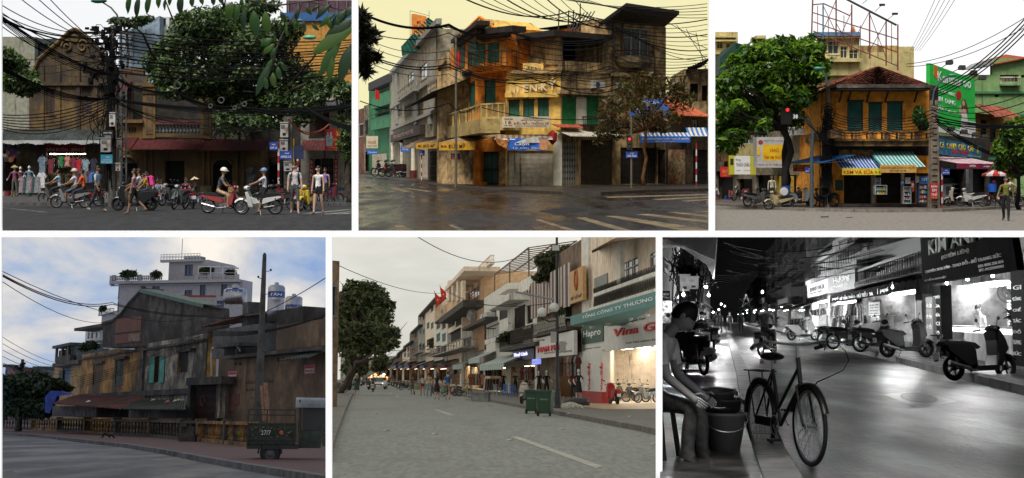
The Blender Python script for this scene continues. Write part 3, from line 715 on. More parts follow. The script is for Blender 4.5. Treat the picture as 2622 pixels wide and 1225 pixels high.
mb=MB();rs=[W.rect(*o[0])for o in ops];zt=W.up(300,430);holed(mb,0,W.L,W.up(300,690),zt,rs,.25)
prof=[(150,430),(160,400),(200,305),(262,250),(330,190),(352,165),(385,150),(418,165),(440,188),(500,240),(560,305),(600,345),(600,430)]
mb.prism([W.st(*p)for p in reversed(prof)],0,.4);L_=W.L
mb.quad((0,0,3),(0,0,zt),(0,9,zt),(0,9,3));mb.quad((L_,0,3),(L_,9,3),(L_,9,zt),(L_,0,zt));mb.bd('wall',YEL,W.t)
for r in rs:opng(W,r,'shutter',BRN,YEL2)
tr=MB();pr=[W.st(*p)for p in prof[1:-1]]
for(x0,z0),(x1,z1)in zip(pr,pr[1:]):tr.tube([(x0,-.05,z0),(x1,-.05,z1)],.12,6)
tr.bd('gable_moulding',YEL2,W.t)
for X in(215,300,400,490):a,b,z0,z1=W.rect(X-10,330,X+10,690,.1);Bx(a,b,-.1,0,z0,z1,'pilaster',YEL,W.t)
a,b,z0,z1=W.rect(150,424,600,440,.2);Bx(a,b,-.2,0,z0,z1,'cornice',YEL,W.t)
mb=MB()
for sx,X in((-1,345),(1,425)):
 x,z=W.st(X,240);mb.tube([(x+sx*.35*(1-t*.8)*cos(t*9),-.06,z+.45*(1-t*.8)*sin(t*9))for t in[k/24 for k in rg(25)]],.07,5)
x,z=W.st(385,200);mb.lathe([(.32,0),(.25,-.1),(0,-.12)],(x,0,z),14,'y');mb.bd('gable_ornament',YEL2,W.t)
GW=W
A,B=fro(-30,600,90);W=bldg('clothes_shop','open clothes shop under the sagging grey tin awning',A,B,GW.up(300,690),8,mat('shop_wall',(.1,.08,.06),.9,.3,dirt=.3),[((-10,735,150,1005),'hole'),((238,786,440,1000),'hole')])
SW=W
MB().box(*[W.rect(-30,700,600,1000)[i]for i in(0,1)],3.4,3.5,0,4.5).bd('back_wall',mat('shop_inside',(.3,.24,.15),.9,.3),W.t)
awng(W,(-20,686,548,742),2.4,1.0,GSH,70,.03);a,b,z0,z1=W.rect(-20,722,548,740,2.4)
mb=MB();rd=random.Random(3);k=60
for i in rg(k):x0=a+(b-a)*i/k;x1=a+(b-a)*(i+1)/k;u=.05*sin(i*.5)+rd.uniform(-.03,.03);mb.quad((x0,-2.42,z0+u),(x1,-2.42,z0+u),(x1,-2.42,z1),(x0,-2.42,z1))
mb.bd('awning_edge',WBAR,W.t)
sg=W.box('shop_sign',(232,738,446,786),.02,.1,mat('sign_red',(.28,.015,.02),.6,.15));a,b,z0,z1=W.rect(240,748,438,782,.1);text(sg,'BÁN BUÔN - BÁN LẺ',a,b,z0+.05,z1-.1,-.105,mat('letter_white',(.6,.58,.55),.6,0))
for x0,x1 in((248,292),(300,340),(345,385),(392,436)):
 r=W.rect(x0,790,x1,794,0);Bx(r[0],r[1],.28,.32,r[2],r[3],'fluorescent_tube',em('tube_warm',(1,.93,.75),22),W.t)
SHC=[(.3,.02,.03),(.03,.2,.05),(.5,.16,.1),(.15,.2,.25),(.45,.4,.3),(.02,.02,.03),(.2,.05,.15),(.5,.5,.48),(.4,.3,.05),(.08,.1,.2),(.25,.3,.35)]
def garm(p,w,h,col,rz=0,kind='shirt',label=0):
 mb=MB();rd=random.Random(int(p[0]*97+p[2]*31));q=w/2
 if kind=='shirt':po=[(-q*.25,h),(-q*.6,h*.96),(-q,h*.72),(-q*.82,h*.62),(-q*.62,h*.74),(-q*.66,0),(q*.66,0),(q*.62,h*.74),(q*.82,h*.62),(q,h*.72),(q*.6,h*.96),(q*.25,h),(0,h*.93)]
 else:po=[(-q*.5,h),(-q*.7,h*.6),(-q,0),(-q*.3,.02),(q*.3,-.02),(q,0),(q*.7,h*.6),(q*.5,h)]
 mb.prism(list(reversed(po)),-.05,.05);mb.tube([(-.14,0,h*.97),(0,0,h+.06),(.14,0,h*.97)],.008,4);mb.tube([(0,0,h+.06),(0,0,h+.13)],.006,4)
 return sgl('hanging_garment',mb,mat('cloth_%s'%str(col),col,.9,.3,scale=4),label or 'garment on a hanger in the clothes shop','garment',p,rz,label)
rd=random.Random(5)
GL=[('grey-blue long sleeve shirt',218,808,(.15,.2,.26),46,78),('white blouse',215,888,(.55,.55,.58),48,78),('brown dress',262,820,(.16,.03,.04),36,72),('green t-shirt',314,806,(.03,.2,.05),30,50),('salmon t-shirt',347,806,(.5,.2,.15),30,48),('red t-shirt',405,822,(.4,.02,.03),36,60),('dark red t-shirt',378,815,(.2,.02,.05),30,62),('pale blue t-shirt',440,822,(.22,.3,.34),44,66),('black flowered shirt',482,818,(.03,.03,.05),40,70)]
for nm,X,Y,col,w,h in GL:
 q=c.at(X,Y+h,87.4);garm(q,w/80,h/80,col,label=nm+' hanging at the clothes shop front')
for i in rg(22):
 X=248+i*8.6;q=c.at(X,862+rd.uniform(-4,4),91.5);garm(q,.3,.55,SHC[i%len(SHC)],R(60),label='garment on the upper rail inside the lit clothes shop')
for i in rg(22):
 X=248+i*8.6;q=c.at(X,940+rd.uniform(-4,4),91.2);garm(q,.3,.6,[(.4,.33,.2),(.3,.22,.1),(.12,.1,.09),(.45,.4,.3)][i%4],R(60),label='garment on the lower rail inside the lit clothes shop')
for i in rg(11):
 q=c.at(112+i*8.5,992,84);garm(q,.34,.95,[(.35,.35,.36),(.45,.25,.28),(.1,.16,.17),(.06,.08,.1),(.25,.32,.33)][i%5],R(35),'dress',label='patterned dress on the kerbside rail')
for i in rg(5):
 q=c.at(405+i*19,940,86);garm(q,.5,.75,[(.12,.05,.06),(.06,.06,.09),(.2,.18,.2)][i%3],R(20),label='dark printed top low on the shop rail')
for i in rg(26):
 X=14+rd.uniform(0,95);Y=748+rd.uniform(0,70);q=c.at(X,Y,88.2);col=rd.choice([(.3,.02,.05),(.25,.1,.02),(.02,.03,.1),(.3,.2,.22),(.02,.02,.02)]);s=rd.uniform(.1,.22)
 sgl('hanging_toy',MB().ball((0,0,0),(s,.1,s),8,5).torus((0,-.05,0),s*.8,.03,12,5,'y'),mat('toy_%s'%str(col),col,.6,.1),'small round toy hanging in the dark corner shop','toy',q,group='toys in the dark shop')
for i,(X,Y,col)in en(((20,985,(.4,.33,.2)),(40,970,(.3,.03,.08)),(70,985,(.35,.3,.1)),(215,978,(.12,.25,.33)),(150,1000,(.02,.12,.06)))):
 q=c.at(X,Y+14,85);mb=MB();mb.lathe([(.12,0),(.17,.3),(.19,.32),(.16,.31),(.11,.03)],n=12);mb.lathe([(0,.02),(.12,.02)],n=12)
 sgl('plastic_tub',mb,mat('tub_%d'%i,col,.5,.1),['cream','crimson','mustard','blue','green'][i]+' plastic tub on the pavement before the shop','tub',(q.x,q.y,-c.h+.14),group='tubs')
def mann(lab,X,Y,D,top,legs,**kw):
 q=c.at(X,Y,D);o=pers(lab,(q.x,q.y,-c.h+.14),R(kw.pop('rz',180)),top,legs,hair=0,skinmat=mat('mannequin_white',(.55,.54,.52),.5,0),group='shop mannequins',name='mannequin',el=(60,60),armout=(30,30),**kw);o['category']='mannequin';return o
mann('mannequin in striped maroon cardigan, grey trousers and straw hat',75,1000,82,(.2,.06,.1),(.1,.1,.1),hat=('cone',(.3,.22,.08)),sleeve='long')
mann('mannequin in blue striped polo and white shorts',150,980,86,(.1,.2,.26),(.4,.39,.36),leglen='mini',H=1.75)
mann('mannequin in dark maroon dress behind the striped cardigan',105,985,86,(.1,.02,.03),(.06,.05,.05))
A,B=fro(598,1340,90);W=Wall(A,B,'ochre_house','long low ochre house with arched doorways and red tin awning','house');OW=W
zt=W.up(900,715);rs=[]
for x0,y0,x1 in((607,800,706),(1093,808,1192)):rs.append(W.rect(x0,y0+40,x1,1015))
rs.append(W.rect(848,828,948,1015));mb=MB();rr=[(a,b,max(.14,z0),z1)for a,b,z0,z1 in rs];holed(mb,0,W.L,.14,zt,rr,.5)
mb.quad((0,0,zt),(W.L,0,zt),(W.L,9,zt),(0,9,zt));mb.quad((W.L,0,0),(W.L,9,0),(W.L,9,zt),(W.L,0,zt));mb.bd('wall',YEL2,W.t)
for i,r in en(rr):
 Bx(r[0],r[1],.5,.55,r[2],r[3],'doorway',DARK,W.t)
 if i<2:
  mb=MB();cx=(r[0]+r[1])/2;w=(r[1]-r[0])/2;po=[(cx+w*cos(t),r[3]+.42*sin(t))for t in[pi*k/14 for k in rg(15)]]
  mb.prism(list(reversed(po)),-.012,.3);mb.bd('arch_opening',DARK,W.t)
  am=MB();am.tube([(x,-.03,z)for x,z in po],.09,5);am.bd('arch_moulding',YEL2,W.t)
for x0,x1 in((738,752),(772,784),(1036,1050),(1066,1078),(1205,1222),(1238,1254)):W.box('pilaster',(x0,770,x1,1006),0,.14,YEL2)
for x0,x1 in((730,792),(1030,1085),(1200,1260)):W.box('plinth',(x0,955,x1,1012),0,.22,mat('plinth_grey',(.2,.17,.11),.9,.3,dirt=.5))
W.box('patched_plaster',(1262,860,1320,1005),0,.03,mat('plaster_grey',(.22,.22,.21),.9,.3,dirt=.55,scale=2))
W.box('vent',(642,778,664,792),0,.02,DARK)
for i,(x0,x1,y0,y1,dx)in en(((618,690,742,764,0),(684,1040,738,770,.05),(1036,1376,742,776,.08))):awng(W,(x0,y0,x1,y1),1.9+dx,.75,RSH,int((x1-x0)/4),.03)
W.box('loggia_back',(598,430,1340,712),-3,-2.9,mat('loggia_dark',(.03,.027,.022),.9,.3))
for x0,x1,y0 in((733,798,432),(1030,1086,515)):
 p=W.box('pillar',(x0,y0,x1,712),0,.3,YEL2);W.box('panel',(x0+14,y0+60,x1-14,690),.3,.33,YEL,p);W.box('capital',(x0-6,y0-8,x1+6,y0+14),.02,.4,YEL2,p);W.box('capital',(x0-4,y0+40,x1+4,y0+50),.02,.38,YEL2,p)
W.box('balcony_rail',(790,622,1032,640),0,.3,RSH);W.box('balcony_base',(790,686,1032,704),0,.25,YEL2)
a,b,z0,z1=W.rect(796,640,1028,686,.12);bm=MB()
bm.lathe([(.06,0),(.1,.12),(.05,.3),(.09,.42),(.06,z1-z0)],n=7);bme=bm.mesh('baluster',mat('blue_grey_stone',(.1,.12,.13),.8,.4,scale=3))
for i in rg(13):link('baluster',bme,W.t,(a+(b-a)*(i+.5)/13,-.12,z0))
W.box('porch_floor',(600,615,732,632),0,.5,YEL2);W.box('porch_wall',(605,632,732,715),0,.1,YEL2);W.box('porch_door',(655,455,672,615),0,.05,BRN)
for i in rg(3):W.box('slot',(662+i*14,655,671+i*14,682),.1,.11,DARK)
W.box('porch_door',(612,535,648,612),0,.04,BRN);W.box('porch_post',(672,450,684,615),.1,.25,BRN);W.box('porch_beam',(604,445,734,458),.05,.3,BRN);W.box('back_gallery_wall',(606,350,735,450),-.6,-.1,YEL2)
awng(W,(598,412,662,470),1.2,.7,RSH,18,.03);W.box('old_lettering_band',(640,385,760,440),-.1,0,YEL2)
r=W.rect(678,388,736,440,0);text(W.t,'THUẬN',r[0],r[1],r[2]+.2,r[3]-.1,-.01,mat('letter_blue_faded',(.06,.1,.16),.8,0))
A,B=fro(610,818,170);W=Wall(A,B);MBl=mat('wall_sky_blue',(.3,.4,.5),.85,.2,sk=.45,dcol=(.16,.2,.24),scale=.5)
W=Wall(A,B,'blue_tower','tall light blue rendered tower with streaked side behind the wire tangle');mb=MB();po=[W.st(610,480),W.st(818,480),W.st(820,82),W.st(720,128),W.st(612,178)];mb.prism([p for p in po],0,10);mb.bd('wall',MBl,W.t)
for x0,x1 in((680,684),(745,749)):W.box('drain_pipe',(x0,150,x1,330),0,.15,MBl)
A,B=fro(818,870,172);bldg('white_tower_flank','narrow white flank of the blue tower with a blue window',A,B,(840,88),8,mat('white_wall_b',(.6,.62,.62),.9,.1),[((826,95,852,130),'glass',mat('blue_frame',(.05,.15,.3),.6,0),0,1)])
A,B=fro(1450,1840,150);W=Wall(A,B);OR=mat('wall_orange',(.5,.26,.06),.9,.15,sk=.3,dcol=(.2,.1,.03))
W=bldg('orange_building','tall orange building with blue band and maroon panels behind the tree',A,B,W.up(1640,70),10,OR,[((1690,180,1730,240),'glass',BRN,0,2)])
W.box('blue_band',(1450,66,1840,108),0,.3,mat('band_blue',(.03,.12,.32),.6,.1))
W.box('maroon_panel',(1470,0,1840,66),-3,-.2,mat('panel_maroon',(.1,.05,.07),.6,.2))
for i in rg(7):W.box('panel_rib',(1480+i*50,0,1484+i*50,66),-.2,0,mat('rib_grey',(.2,.17,.17),.6,0))
A,B=fro(1545,1850,92);W=Wall(A,B);CRM=mat('wall_cream_grimy',(.3,.28,.24),.9,.2,dirt=.35,sk=.3)
W=bldg('corner_shophouse','cream shophouse with brown shutters and folding gates beside the traffic signs',A,B,W.up(1650,470),9,CRM,[((1590,575,1692,700),'shutter',BRN,BRN,3),((1755,570,1800,690),'shutter',BRN,BRN,2),((1650,815,1712,1000),'grille',mat('gate_khaki',(.12,.11,.08),.6,.1)),((1615,818,1648,1000),'dark'),((1770,820,1815,1000),'grille',BRN)])
awng(W,(1545,735,1850,775),2.,.7,RSH,40,.03);awng(W,(1560,520,1760,545),1.2,.4,GSH,20,.03)
for x0,x1,s in((1590,1612,'BÁNBUÔN'),(1716,1736,'THUÊNHÀ')):
 b_=W.box('red_banner',(x0,818,x1,985),.02,.06,mat('sign_red'))
 for i,ch in en(s):r=W.rect(x0+5,826+i*22,x1-5,842+i*22,.06);text(b_,ch,*r,-.065,mat('letter_white'),name='letter')
q=Wall(*fro(1660,1830,88));SGN=thg('fashion_sign','red fashion shop sign with two figures on the corner shophouse',1,q.A,q.rz)
q.t=SGN;q.box('board',(1668,664,1760,770),0,.08,mat('sign_red2',(.4,.02,.02),.6,.1),SGN);YLT=mat('letter_yellow',(.7,.45,.05),.6,0)
for s,x0,y0,x1,y1 in(('SH',1728,676,1760,698),('THỜI TRANG',1712,708,1760,728),('Bán buôn',1722,734,1758,746),('72 Hàng Cá',1690,756,1750,764)):text(SGN,s,*q.rect(x0,y0,x1,y1,.08),-.085,YLT)
for X,w in((1684,10),(1700,9)):
 r=q.rect(X-w,680,X+w,752,.08);mb=MB();xm=(r[0]+r[1])/2;h=r[3]-r[2];mb.prism([(xm-.1,r[2]),(xm+.1,r[2]),(xm+.13,r[2]+h*.7),(xm+.05,r[2]+h*.8),(xm+.05,r[3]),(xm-.05,r[3]),(xm-.05,r[2]+h*.8),(xm-.13,r[2]+h*.7)],-.095,-.082);mb.bd('printed_figure',mat('print_grey',(.3,.36,.38),.7,.3,scale=4),SGN)
A,B=fro(1335,1550,93);W=bldg('dark_cafe','dark shaded cafe front in the gap behind the blue street signs',A,B,(1440,640),6,mat('cafe_dark',(.03,.027,.022),.9,.3),[((1380,850,1440,1005),'dark'),((1450,850,1540,1005),'dark')])
for s,x0,y0,x1,y1,m_,lc in(('Café',1375,780,1425,818,mat('sign_black',(.02,.02,.02),.6,.1),mat('letter_red',(.3,.03,.03),.6,0)),('BÁN',1342,850,1362,900,mat('sign_white',(.4,.4,.38),.6,.1),mat('letter_red',(.3,.03,.03),.6,0)),('Menu',1366,840,1386,940,mat('sign_navy',(.02,.03,.08),.6,.1),mat('letter_white'))):
 g=W.box('sign_board',(x0,y0,x1,y1),.3,.36,m_);r=W.rect(x0+4,y0+10,x1-4,y0+28,.36);text(g,s,*r,-.365,lc)
POLE=mat('pole_concrete',(.12,.115,.105),.9,.25,dirt=.3)
q=c.gp(576,1062);D=q.y;pl=thg('utility_pole','leaning concrete utility pole smothered in black cable tangle by the arched door',0,q)
h=c.at(576,130,D).z+c.h;mb=MB();mb.tube([(0,0,0),(.02,0,h)],[.17,.1],10);mb.bd('shaft',POLE,pl);k_=c.ppm(D)
mb=MB()
for i in rg(9):z=.5+i*.55;s=1 if i%2 else-1;mb.tube([(.25,.1,z),(.62,.1,z+.28*1),(.25,.1,z+.55)]if 1 else[],.03,4)
mb.tube([(.25,.1,.1),(.25,.1,6.2)],.04,5);mb.tube([(.62,.1,.1),(.62,.1,6.2)],.04,5);mb.bd('lattice',CONC,pl)
for z in(h-.4,h-.9,h-1.5,h-2.2):Bx(-1.3,.9,-.06,.06,z,z+.1,'cross_arm',BRN,pl)
CB=mat('cable_black',(.008,.008,.009),.9,0,spec=.1);rd=random.Random(9)
mb=MB()
for i in rg(90):
 z=h-rd.uniform(.1,3.4);x=rd.gauss(-.25,.42);mb.cbox((x,rd.uniform(-.3,.2),z),(rd.uniform(.05,.22),.15,rd.uniform(.08,.28)))
for i in rg(46):
 z=h-rd.uniform(.2,5.5);x=rd.gauss(-.15,.35);r=rd.uniform(.15,.55);a0=rd.uniform(0,6)
 mb.tube([(x+r*cos(a0+t*.7),-.12+rd.uniform(-.1,.1),z+r*1.3*sin(a0+t*.7))for t in rg(8)],.018,4,False)
for i in rg(26):
 x=rd.gauss(-.1,.12);mb.tube([(x+rd.uniform(-.5,.5),-.15,h-rd.uniform(0,2)),(x+rd.gauss(0,.2),-.2,h*.72),(x*.6,-.2,h*.6),(x*.8+rd.gauss(0,.1),-.18,h*.4),(x,-.2,rd.uniform(.5,2.5))],.02,4,False)
mb.bd('cable_tangle',CB,pl,kind='stuff')
def mbox(X0,Y0,X1,Y1,D,lab,m,sub=1,group=0):
 a=c.at(X0,Y1,D);b=c.at(X1,Y0,D);t=thg('meter_box',lab,1,a,group=group);w=b.x-a.x;h_=b.z-a.z
 Bx(0,w,0,.25,0,h_,'case',m,t);Bx(-.02,w+.02,-.03,.27,h_,h_+.04,'lid',m,t);Bx(w*.3,w*.7,-.012,0,h_*.12,h_*.3,'window',DARK,t);Bx(w*.1,w*.6,-.012,0,h_*.6,h_*.85,'label_plate',CONC,t)
WB=mat('box_white_rusty',(.5,.5,.48),.6,.1,dirt=.3,dcol=(.2,.1,.05),ds=2)
mbox(561,582,592,650,D-.5,'small white meter box high on the cable pole',WB);mbox(517,712,568,782,D-.5,'large rust-stained white meter box on the cable pole above the blue sign',WB);mbox(600,714,626,758,D-.3,'grey meter box on the lattice side of the cable pole',CONC);mbox(594,842,618,878,D-.5,'small white box low on the cable pole',WB)
def plt(name,lab,X0,Y0,X1,Y1,D,m,lines=(),rz=0,th=.04,cat='sign',group=0):
 a=c.at(X0,Y1,D);b=c.at(X1,Y0,D);t=thg(name,lab,cat,a,rz,group);w=b.x-a.x;h_=b.z-a.z;Bx(0,w,0,th,0,h_,'board',m,t)
 for s,x0,x1,z0,z1,lm in lines:text(t,s,w*x0,w*x1,h_*z0,h_*z1,-.004,lm,.006)
 return t
LW=mat('letter_bright',(.75,.75,.75),.5,0);BLU=mat('sign_blue',(.02,.06,.3),.5,.08);CYN=mat('sign_cyan',(.04,.3,.45),.5,.1)
plt('notice_board','cyan notice board strapped to the cable pole',517,795,578,842,D-.5,CYN,[('THU MUA',.4,.75,.6,.8,LW),('SỬA CHỮA NHÀ',.25,.9,.34,.5,LW),('0912 345 678',.1,.95,.1,.26,LW)])
plt('notice_board','black notice board with small print high on the cable pole',528,670,580,712,D-.5,mat('sign_black',(.02,.02,.02),.6,.1),[('HÀNG PHƯỜNG',.1,.9,.6,.8,LW),('ĐỒNG XUÂN',.2,.8,.2,.4,LW)])
q2=c.gp(578,1055);sgl('concrete_plinth',MB().cbox((.1,.3,.3),(1.3,.9,.6)).cbox((.1,.3,.62),(1.1,.75,.06)),CONC,'low concrete block at the foot of the cable pole','plinth',q2)
D2=70;P0=c.g(622,D2);lp=thg('street_lamp','tall steel street lamp with curved arm and green lamp head above the wires',0,P0)
pts=[c.at(622,y,D2)-P0 for y in(1050,700,400,180)]+[c.at(x,y,D2)-P0 for x,y in((616,120),(600,75),(570,40),(535,18),(520,10))]
Tb(pts,[.1,.09,.08,.06,.05,.045,.04,.035,.035],8,'shaft',mat('steel_grey',(.1,.11,.12),.5,.1,mt=.4),lp)
e=c.at(508,6,D2)-P0;mb=SM();mb.ball(e,(.42,.2,.11),12,6);mb.bd('lamp_head',mat('lamp_green',(.03,.16,.09),.4,.1),lp);MB().ball(e-V_((.05,0,.06)),(.25,.13,.06),10,5).bd('lens',mat('lens_amber',(.5,.35,.1),.3,0),lp)
e=c.at(1590,193,60);mb=SM();mb.ball((0,0,0),(.3,.14,.1),12,6);sgl('street_lamp',mb,mat('lamp_teal',(.1,.4,.25),.4,.1),'pale green lamp head hanging among the big foreground leaves','street lamp',e)
q=c.gp(1482,1055);D=q.y;pl=thg('utility_pole','square concrete utility pole with meter boxes behind the blue street signs',0,q);h=c.at(1482,600,D).z+c.h
mb=MB();mb.box(-.2,.2,-.14,.14,0,h);mb.bd('shaft',POLE,pl);Bx(.24,.3,-.15,-.08,0,h*.75,'conduit',mat('pipe_yellow',(.4,.26,.03),.5,.1),pl)
mbox(1440,632,1480,706,D-.4,'upper white twin meter box on the square pole',WB);mbox(1438,720,1478,776,D-.4,'lower white twin meter box on the square pole',WB);mbox(1458,833,1500,880,D-.4,'white control box with papers on the square pole',WB)
plt('street_sign_back','plain dark blue back of a traffic sign by the striped post',1508,750,1560,818,D-1.5,mat('sign_navy',(.02,.03,.08),.6,.1))
RW=[mat('band_red',(.35,.02,.02),.5,.05),mat('band_white',(.6,.6,.58),.5,.05)]
def spost(lab,X,Y0,Y1,D=0,r=.05,n=9,group='striped sign posts'):
 q=c.gp(X,Y1)if not D else c.g(X,D);h=c.at(X,Y0,q.y).z+c.h;t=thg('sign_post',lab,1,q,group=group)
 for i in rg(n):MB().lathe([(0,h*i/n),(r,h*i/n),(r,h*(i+1)/n),(0,h*(i+1)/n)],n=10).bd('band',RW[i%2],t)
 return t,q.y
t_,Dp=spost('red and white striped post carrying the two blue street name signs',1432,728,1062)
plt('street_name_sign','blue street name sign reading PHỐ HÀNG CÁ',1437,776,1502,819,Dp-.1,BLU,[('PHỐ',.42,.75,.62,.84,LW),('HÀNG CÁ',.1,.92,.16,.5,LW)]);plt('street_name_sign','blue street name sign reading CHẢ CÁ beside the tin awning',1385,731,1428,772,Dp-.1,BLU,[('PHỐ',.3,.7,.6,.84,LW),('CHẢ CÁ',.08,.92,.16,.48,LW)])
spost('shorter red and white striped post with no name plate',1530,765,1050)
LG=[lfm('leaf_dark',(.018,.036,.014)),lfm('leaf_mid',(.06,.115,.034)),lfm('leaf_light',(.18,.25,.1))]
BARK=mat('bark_brown',(.05,.04,.03),.9,.4,scale=3)
def pxb(D,items,dy=1.,seed=1):
 out=[];rd=random.Random(seed)
 for X,Y,rx,ry in items:
  q=c.at(X,Y,D+rd.uniform(-1,1)*dy);k=c.ppm(D);r=rx/k;out.append((tuple(q),(r,min(r,ry/k*1.2),ry/k)))
 return out
D=84;big=[(800,320,80,60),(900,270,110,80),(960,180,90,70),(1050,120,110,80),(1180,90,100,70),(1300,60,90,50),(1100,230,130,90),(1250,220,130,90),(1400,200,120,90),(1480,150,80,60),(860,400,90,50),(1000,380,130,80),(1150,380,130,80),(1300,380,130,80),(1450,350,120,90),(1550,420,100,80),(1180,510,120,70),(1320,520,130,70),(1450,500,120,80),(1570,520,90,70),(1180,600,90,45),(1280,630,120,45),(1400,610,120,50),(1520,600,90,50),(1150,650,50,30),(880,470,80,40),(980,470,80,40),(1650,450,70,60),(1350,30,90,40),(940,110,60,40)]
bl=pxb(D,big,2.5,2);bl+=pxb(D-1.5,[(x+random.Random(i).uniform(-70,70),y+random.Random(i+50).uniform(-50,50),rx*.5,ry*.45)for i,(x,y,rx,ry)in en(big)],2.5,3)
tree('banyan_tree','huge dense banyan tree over the ochre house roof',c.g(1290,100),c.at(1270,500,92),bl,34000,.2,LG,BARK,.6,4,flat=.7,long=1.5,probs=[.45,.35,.2],nb=16)
mb=MB();rd=random.Random(8)
for i in rg(26):
 X=rd.uniform(1090,1330);p=c.at(X,660,87);e=c.at(X+rd.uniform(-60,60),rd.uniform(700,745),87.6);limb(mb,p,e,.06,.02,rd,5,.12)
sgl('aerial_roots',mb,BARK,'hanging aerial roots of the banyan over the tin awning','roots')
D=60;tree('street_tree','feathery street tree at the end of the clothes shop awning',c.g(-20,60),c.at(-10,420,60),pxb(D,[(20,290,60,40),(70,330,70,45),(110,390,80,40),(60,420,80,50),(150,430,55,35),(130,470,50,25),(20,390,60,70),(170,455,35,20)],.6),3800,.14,LG,BARK,.15,5,flat=.1,long=2.2)
tree('street_tree','thin leafy street tree beside the fashion sign',c.g(1792,66),c.at(1785,700,66),pxb(66,[(1770,470,60,40),(1800,560,50,60),(1760,610,45,35),(1790,680,40,50),(1775,740,40,40),(1795,800,30,30),(1720,430,50,35)],.5),2600,.15,LG,BARK,.16,6,flat=.2,long=2.)
tree('roof_bush','dark bush on the roof beside the blue tower',c.g(640,168),c.at(650,150,168),pxb(168,[(610,110,50,22),(680,120,60,25),(740,100,50,20)],1),900,.35,LG[:2],BARK,.2,9,cat='bush')
D=30;LL=[lfm('bigleaf_mid',(.03,.085,.02),.45),lfm('bigleaf_dark',(.015,.04,.015),.3),lfm('bigleaf_light',(.06,.12,.02),.5)]
O=c.at(1600,60,D);br=thg('foreground_branch','overhanging branch with large hanging green leaves over the street',1,O)
def big_leaf(X0,Y0,X1,Y1,wd,m,D=30,par=0):
 p=c.at(X0,Y0,D)-O;q=c.at(X1,Y1,D+.1)-O;d=(q-p);L=d.length;d.normalize();s=V_((d.z,.25,-d.x)).normalized();nn=d.cross(s);vs=[];w=wd/c.ppm(D)
 for t,k in((0,.04),(.12,.5),(.3,.9),(.5,1),(.7,.85),(.88,.45),(1,.02)):
  mdl=p+d*L*t-nn*.05*sin(t*3);vs+=[mdl-s*w*k+nn*.03,mdl,mdl+s*w*k+nn*.03]
 mb=SM();mb.add(vs,[(i*3+j,i*3+j+1,i*3+j+4,i*3+j+3)for i in rg(6)for j in(0,1)]);mb.bd('leaf',m,par or br)
rd=random.Random(12)
LF=[(668,-30,655,72,16),(712,-20,700,96,17),(770,-30,752,76,17),(820,-30,812,44,15),(850,-10,845,55,9),(930,-30,925,78,20),(990,-20,985,38,15),(1034,-30,1040,28,14),(880,-20,868,30,12),(1100,-20,1095,30,14),(1130,-30,1140,24,13),(1190,10,1170,100,26),(1225,20,1205,120,20),(1255,40,1250,165,17),(1300,55,1320,188,30),(1360,60,1380,180,27),(1240,-10,1246,40,12),(1330,-10,1320,40,14),(1400,200,1335,236,20),(1410,225,1350,280,18),(1415,245,1390,300,14),(1390,320,1312,495,22),(1360,395,1372,462,16),(1400,375,1410,450,18),(1425,345,1440,410,17),(1440,320,1478,368,14),(1400,300,1360,390,14),(1700,20,1620,100,16),(1720,70,1640,140,16),(1780,50,1700,140,22),(1826,90,1668,190,30),(1826,130,1600,280,38),(1750,200,1640,390,30),(1800,230,1745,430,32),(1820,210,1800,370,22),(1710,280,1690,420,22),(1826,30,1750,100,22),(1540,40,1520,110,12),(1570,30,1600,80,12),(1470,130,1475,190,9),(1500,100,1530,160,10),(1640,30,1600,60,10),(1560,110,1565,155,12),(1690,100,1700,150,14),(1730,90,1745,150,12),(1440,60,1470,110,14),(1600,120,1640,160,10)]
for i,(a0,b0,a1,b1,w)in en(LF):big_leaf(a0,b0,a1,b1,w,LL[[0,1,0,2][i%4]]if a0<1500 or i%3 else LL[1])
mb=MB()
for pts in([(650,-20),(900,-26),(1150,-15),(1300,5),(1420,30),(1560,10),(1826,-20)],[(1560,10),(1470,140),(1430,220),(1400,330),(1370,400)],[(1826,60),(1740,50),(1640,20),(1560,10)],[(1826,90),(1740,200),(1700,290)]):
 mb.tube([c.at(x,y,D+.05)-O for x,y in pts],.018,5)
mb.bd('twig',BARK,br)
HUB=(575,230,61)
for i,(p,s)in en([((0,22),1.2),((0,70),1),((0,105),.6),((0,88),.9),((100,-10),.7),((190,-10),.5),((250,-10),.4),((0,130),1.4),((0,60),.8)]):
 cable([(*p,47),(560+i*5,150+i*22,61)],s*.4,.03 if i in(2,3)else.018,label='black overhead cable running from the cable pole towards the gable house')
for i in rg(5):cable([(0,78+i*7,44),(575,385,59),(900,470,60),(1230,545,62),(1826,540,62)],.25+.05*i,.028 if i<2 else.016,label='thick drooping black cable crossing in front of the ochre house')
for i in rg(5):cable([(0,335+i*5,50),(560,505,61),(1826,535+i*4,63)],.35+i*.05,.028 if i<3 else.015,label='black cable sagging below the cable pole hub')
for i in rg(16):cable([(560+(i%4)*15,150+i*15,61),(1826,205+i*11.5,66)],.3+.06*(i%5),.03 if i%3==0 else.018,label='black overhead cable stretched across the banyan crown')
for i in rg(7):cable([(0,590+i*12,66),(560,495+i*14,62)],.3+i*.04,.025,label='black cable hanging before the gable house windows')
for i in rg(8):cable([(60+i*50,300+40*(i%3),88),(560,250+i*22,61.5)],.25,.014,label='thin service cable from the gable house to the pole')
for i in rg(5):cable([(590,500+i*8,61),(800+i*70,610+(i%2)*20,86),(1440,640+i*8,64)],.3,.016,label='thin service cable along the ochre loggia')
for i in rg(2):cable([(1480,610,62),(1580,690-i*10,64),(1690,640,70)],.15,.03,mat('cable_orange',(.35,.07,.03),.6,0),label='orange service cable beside the cream shophouse')
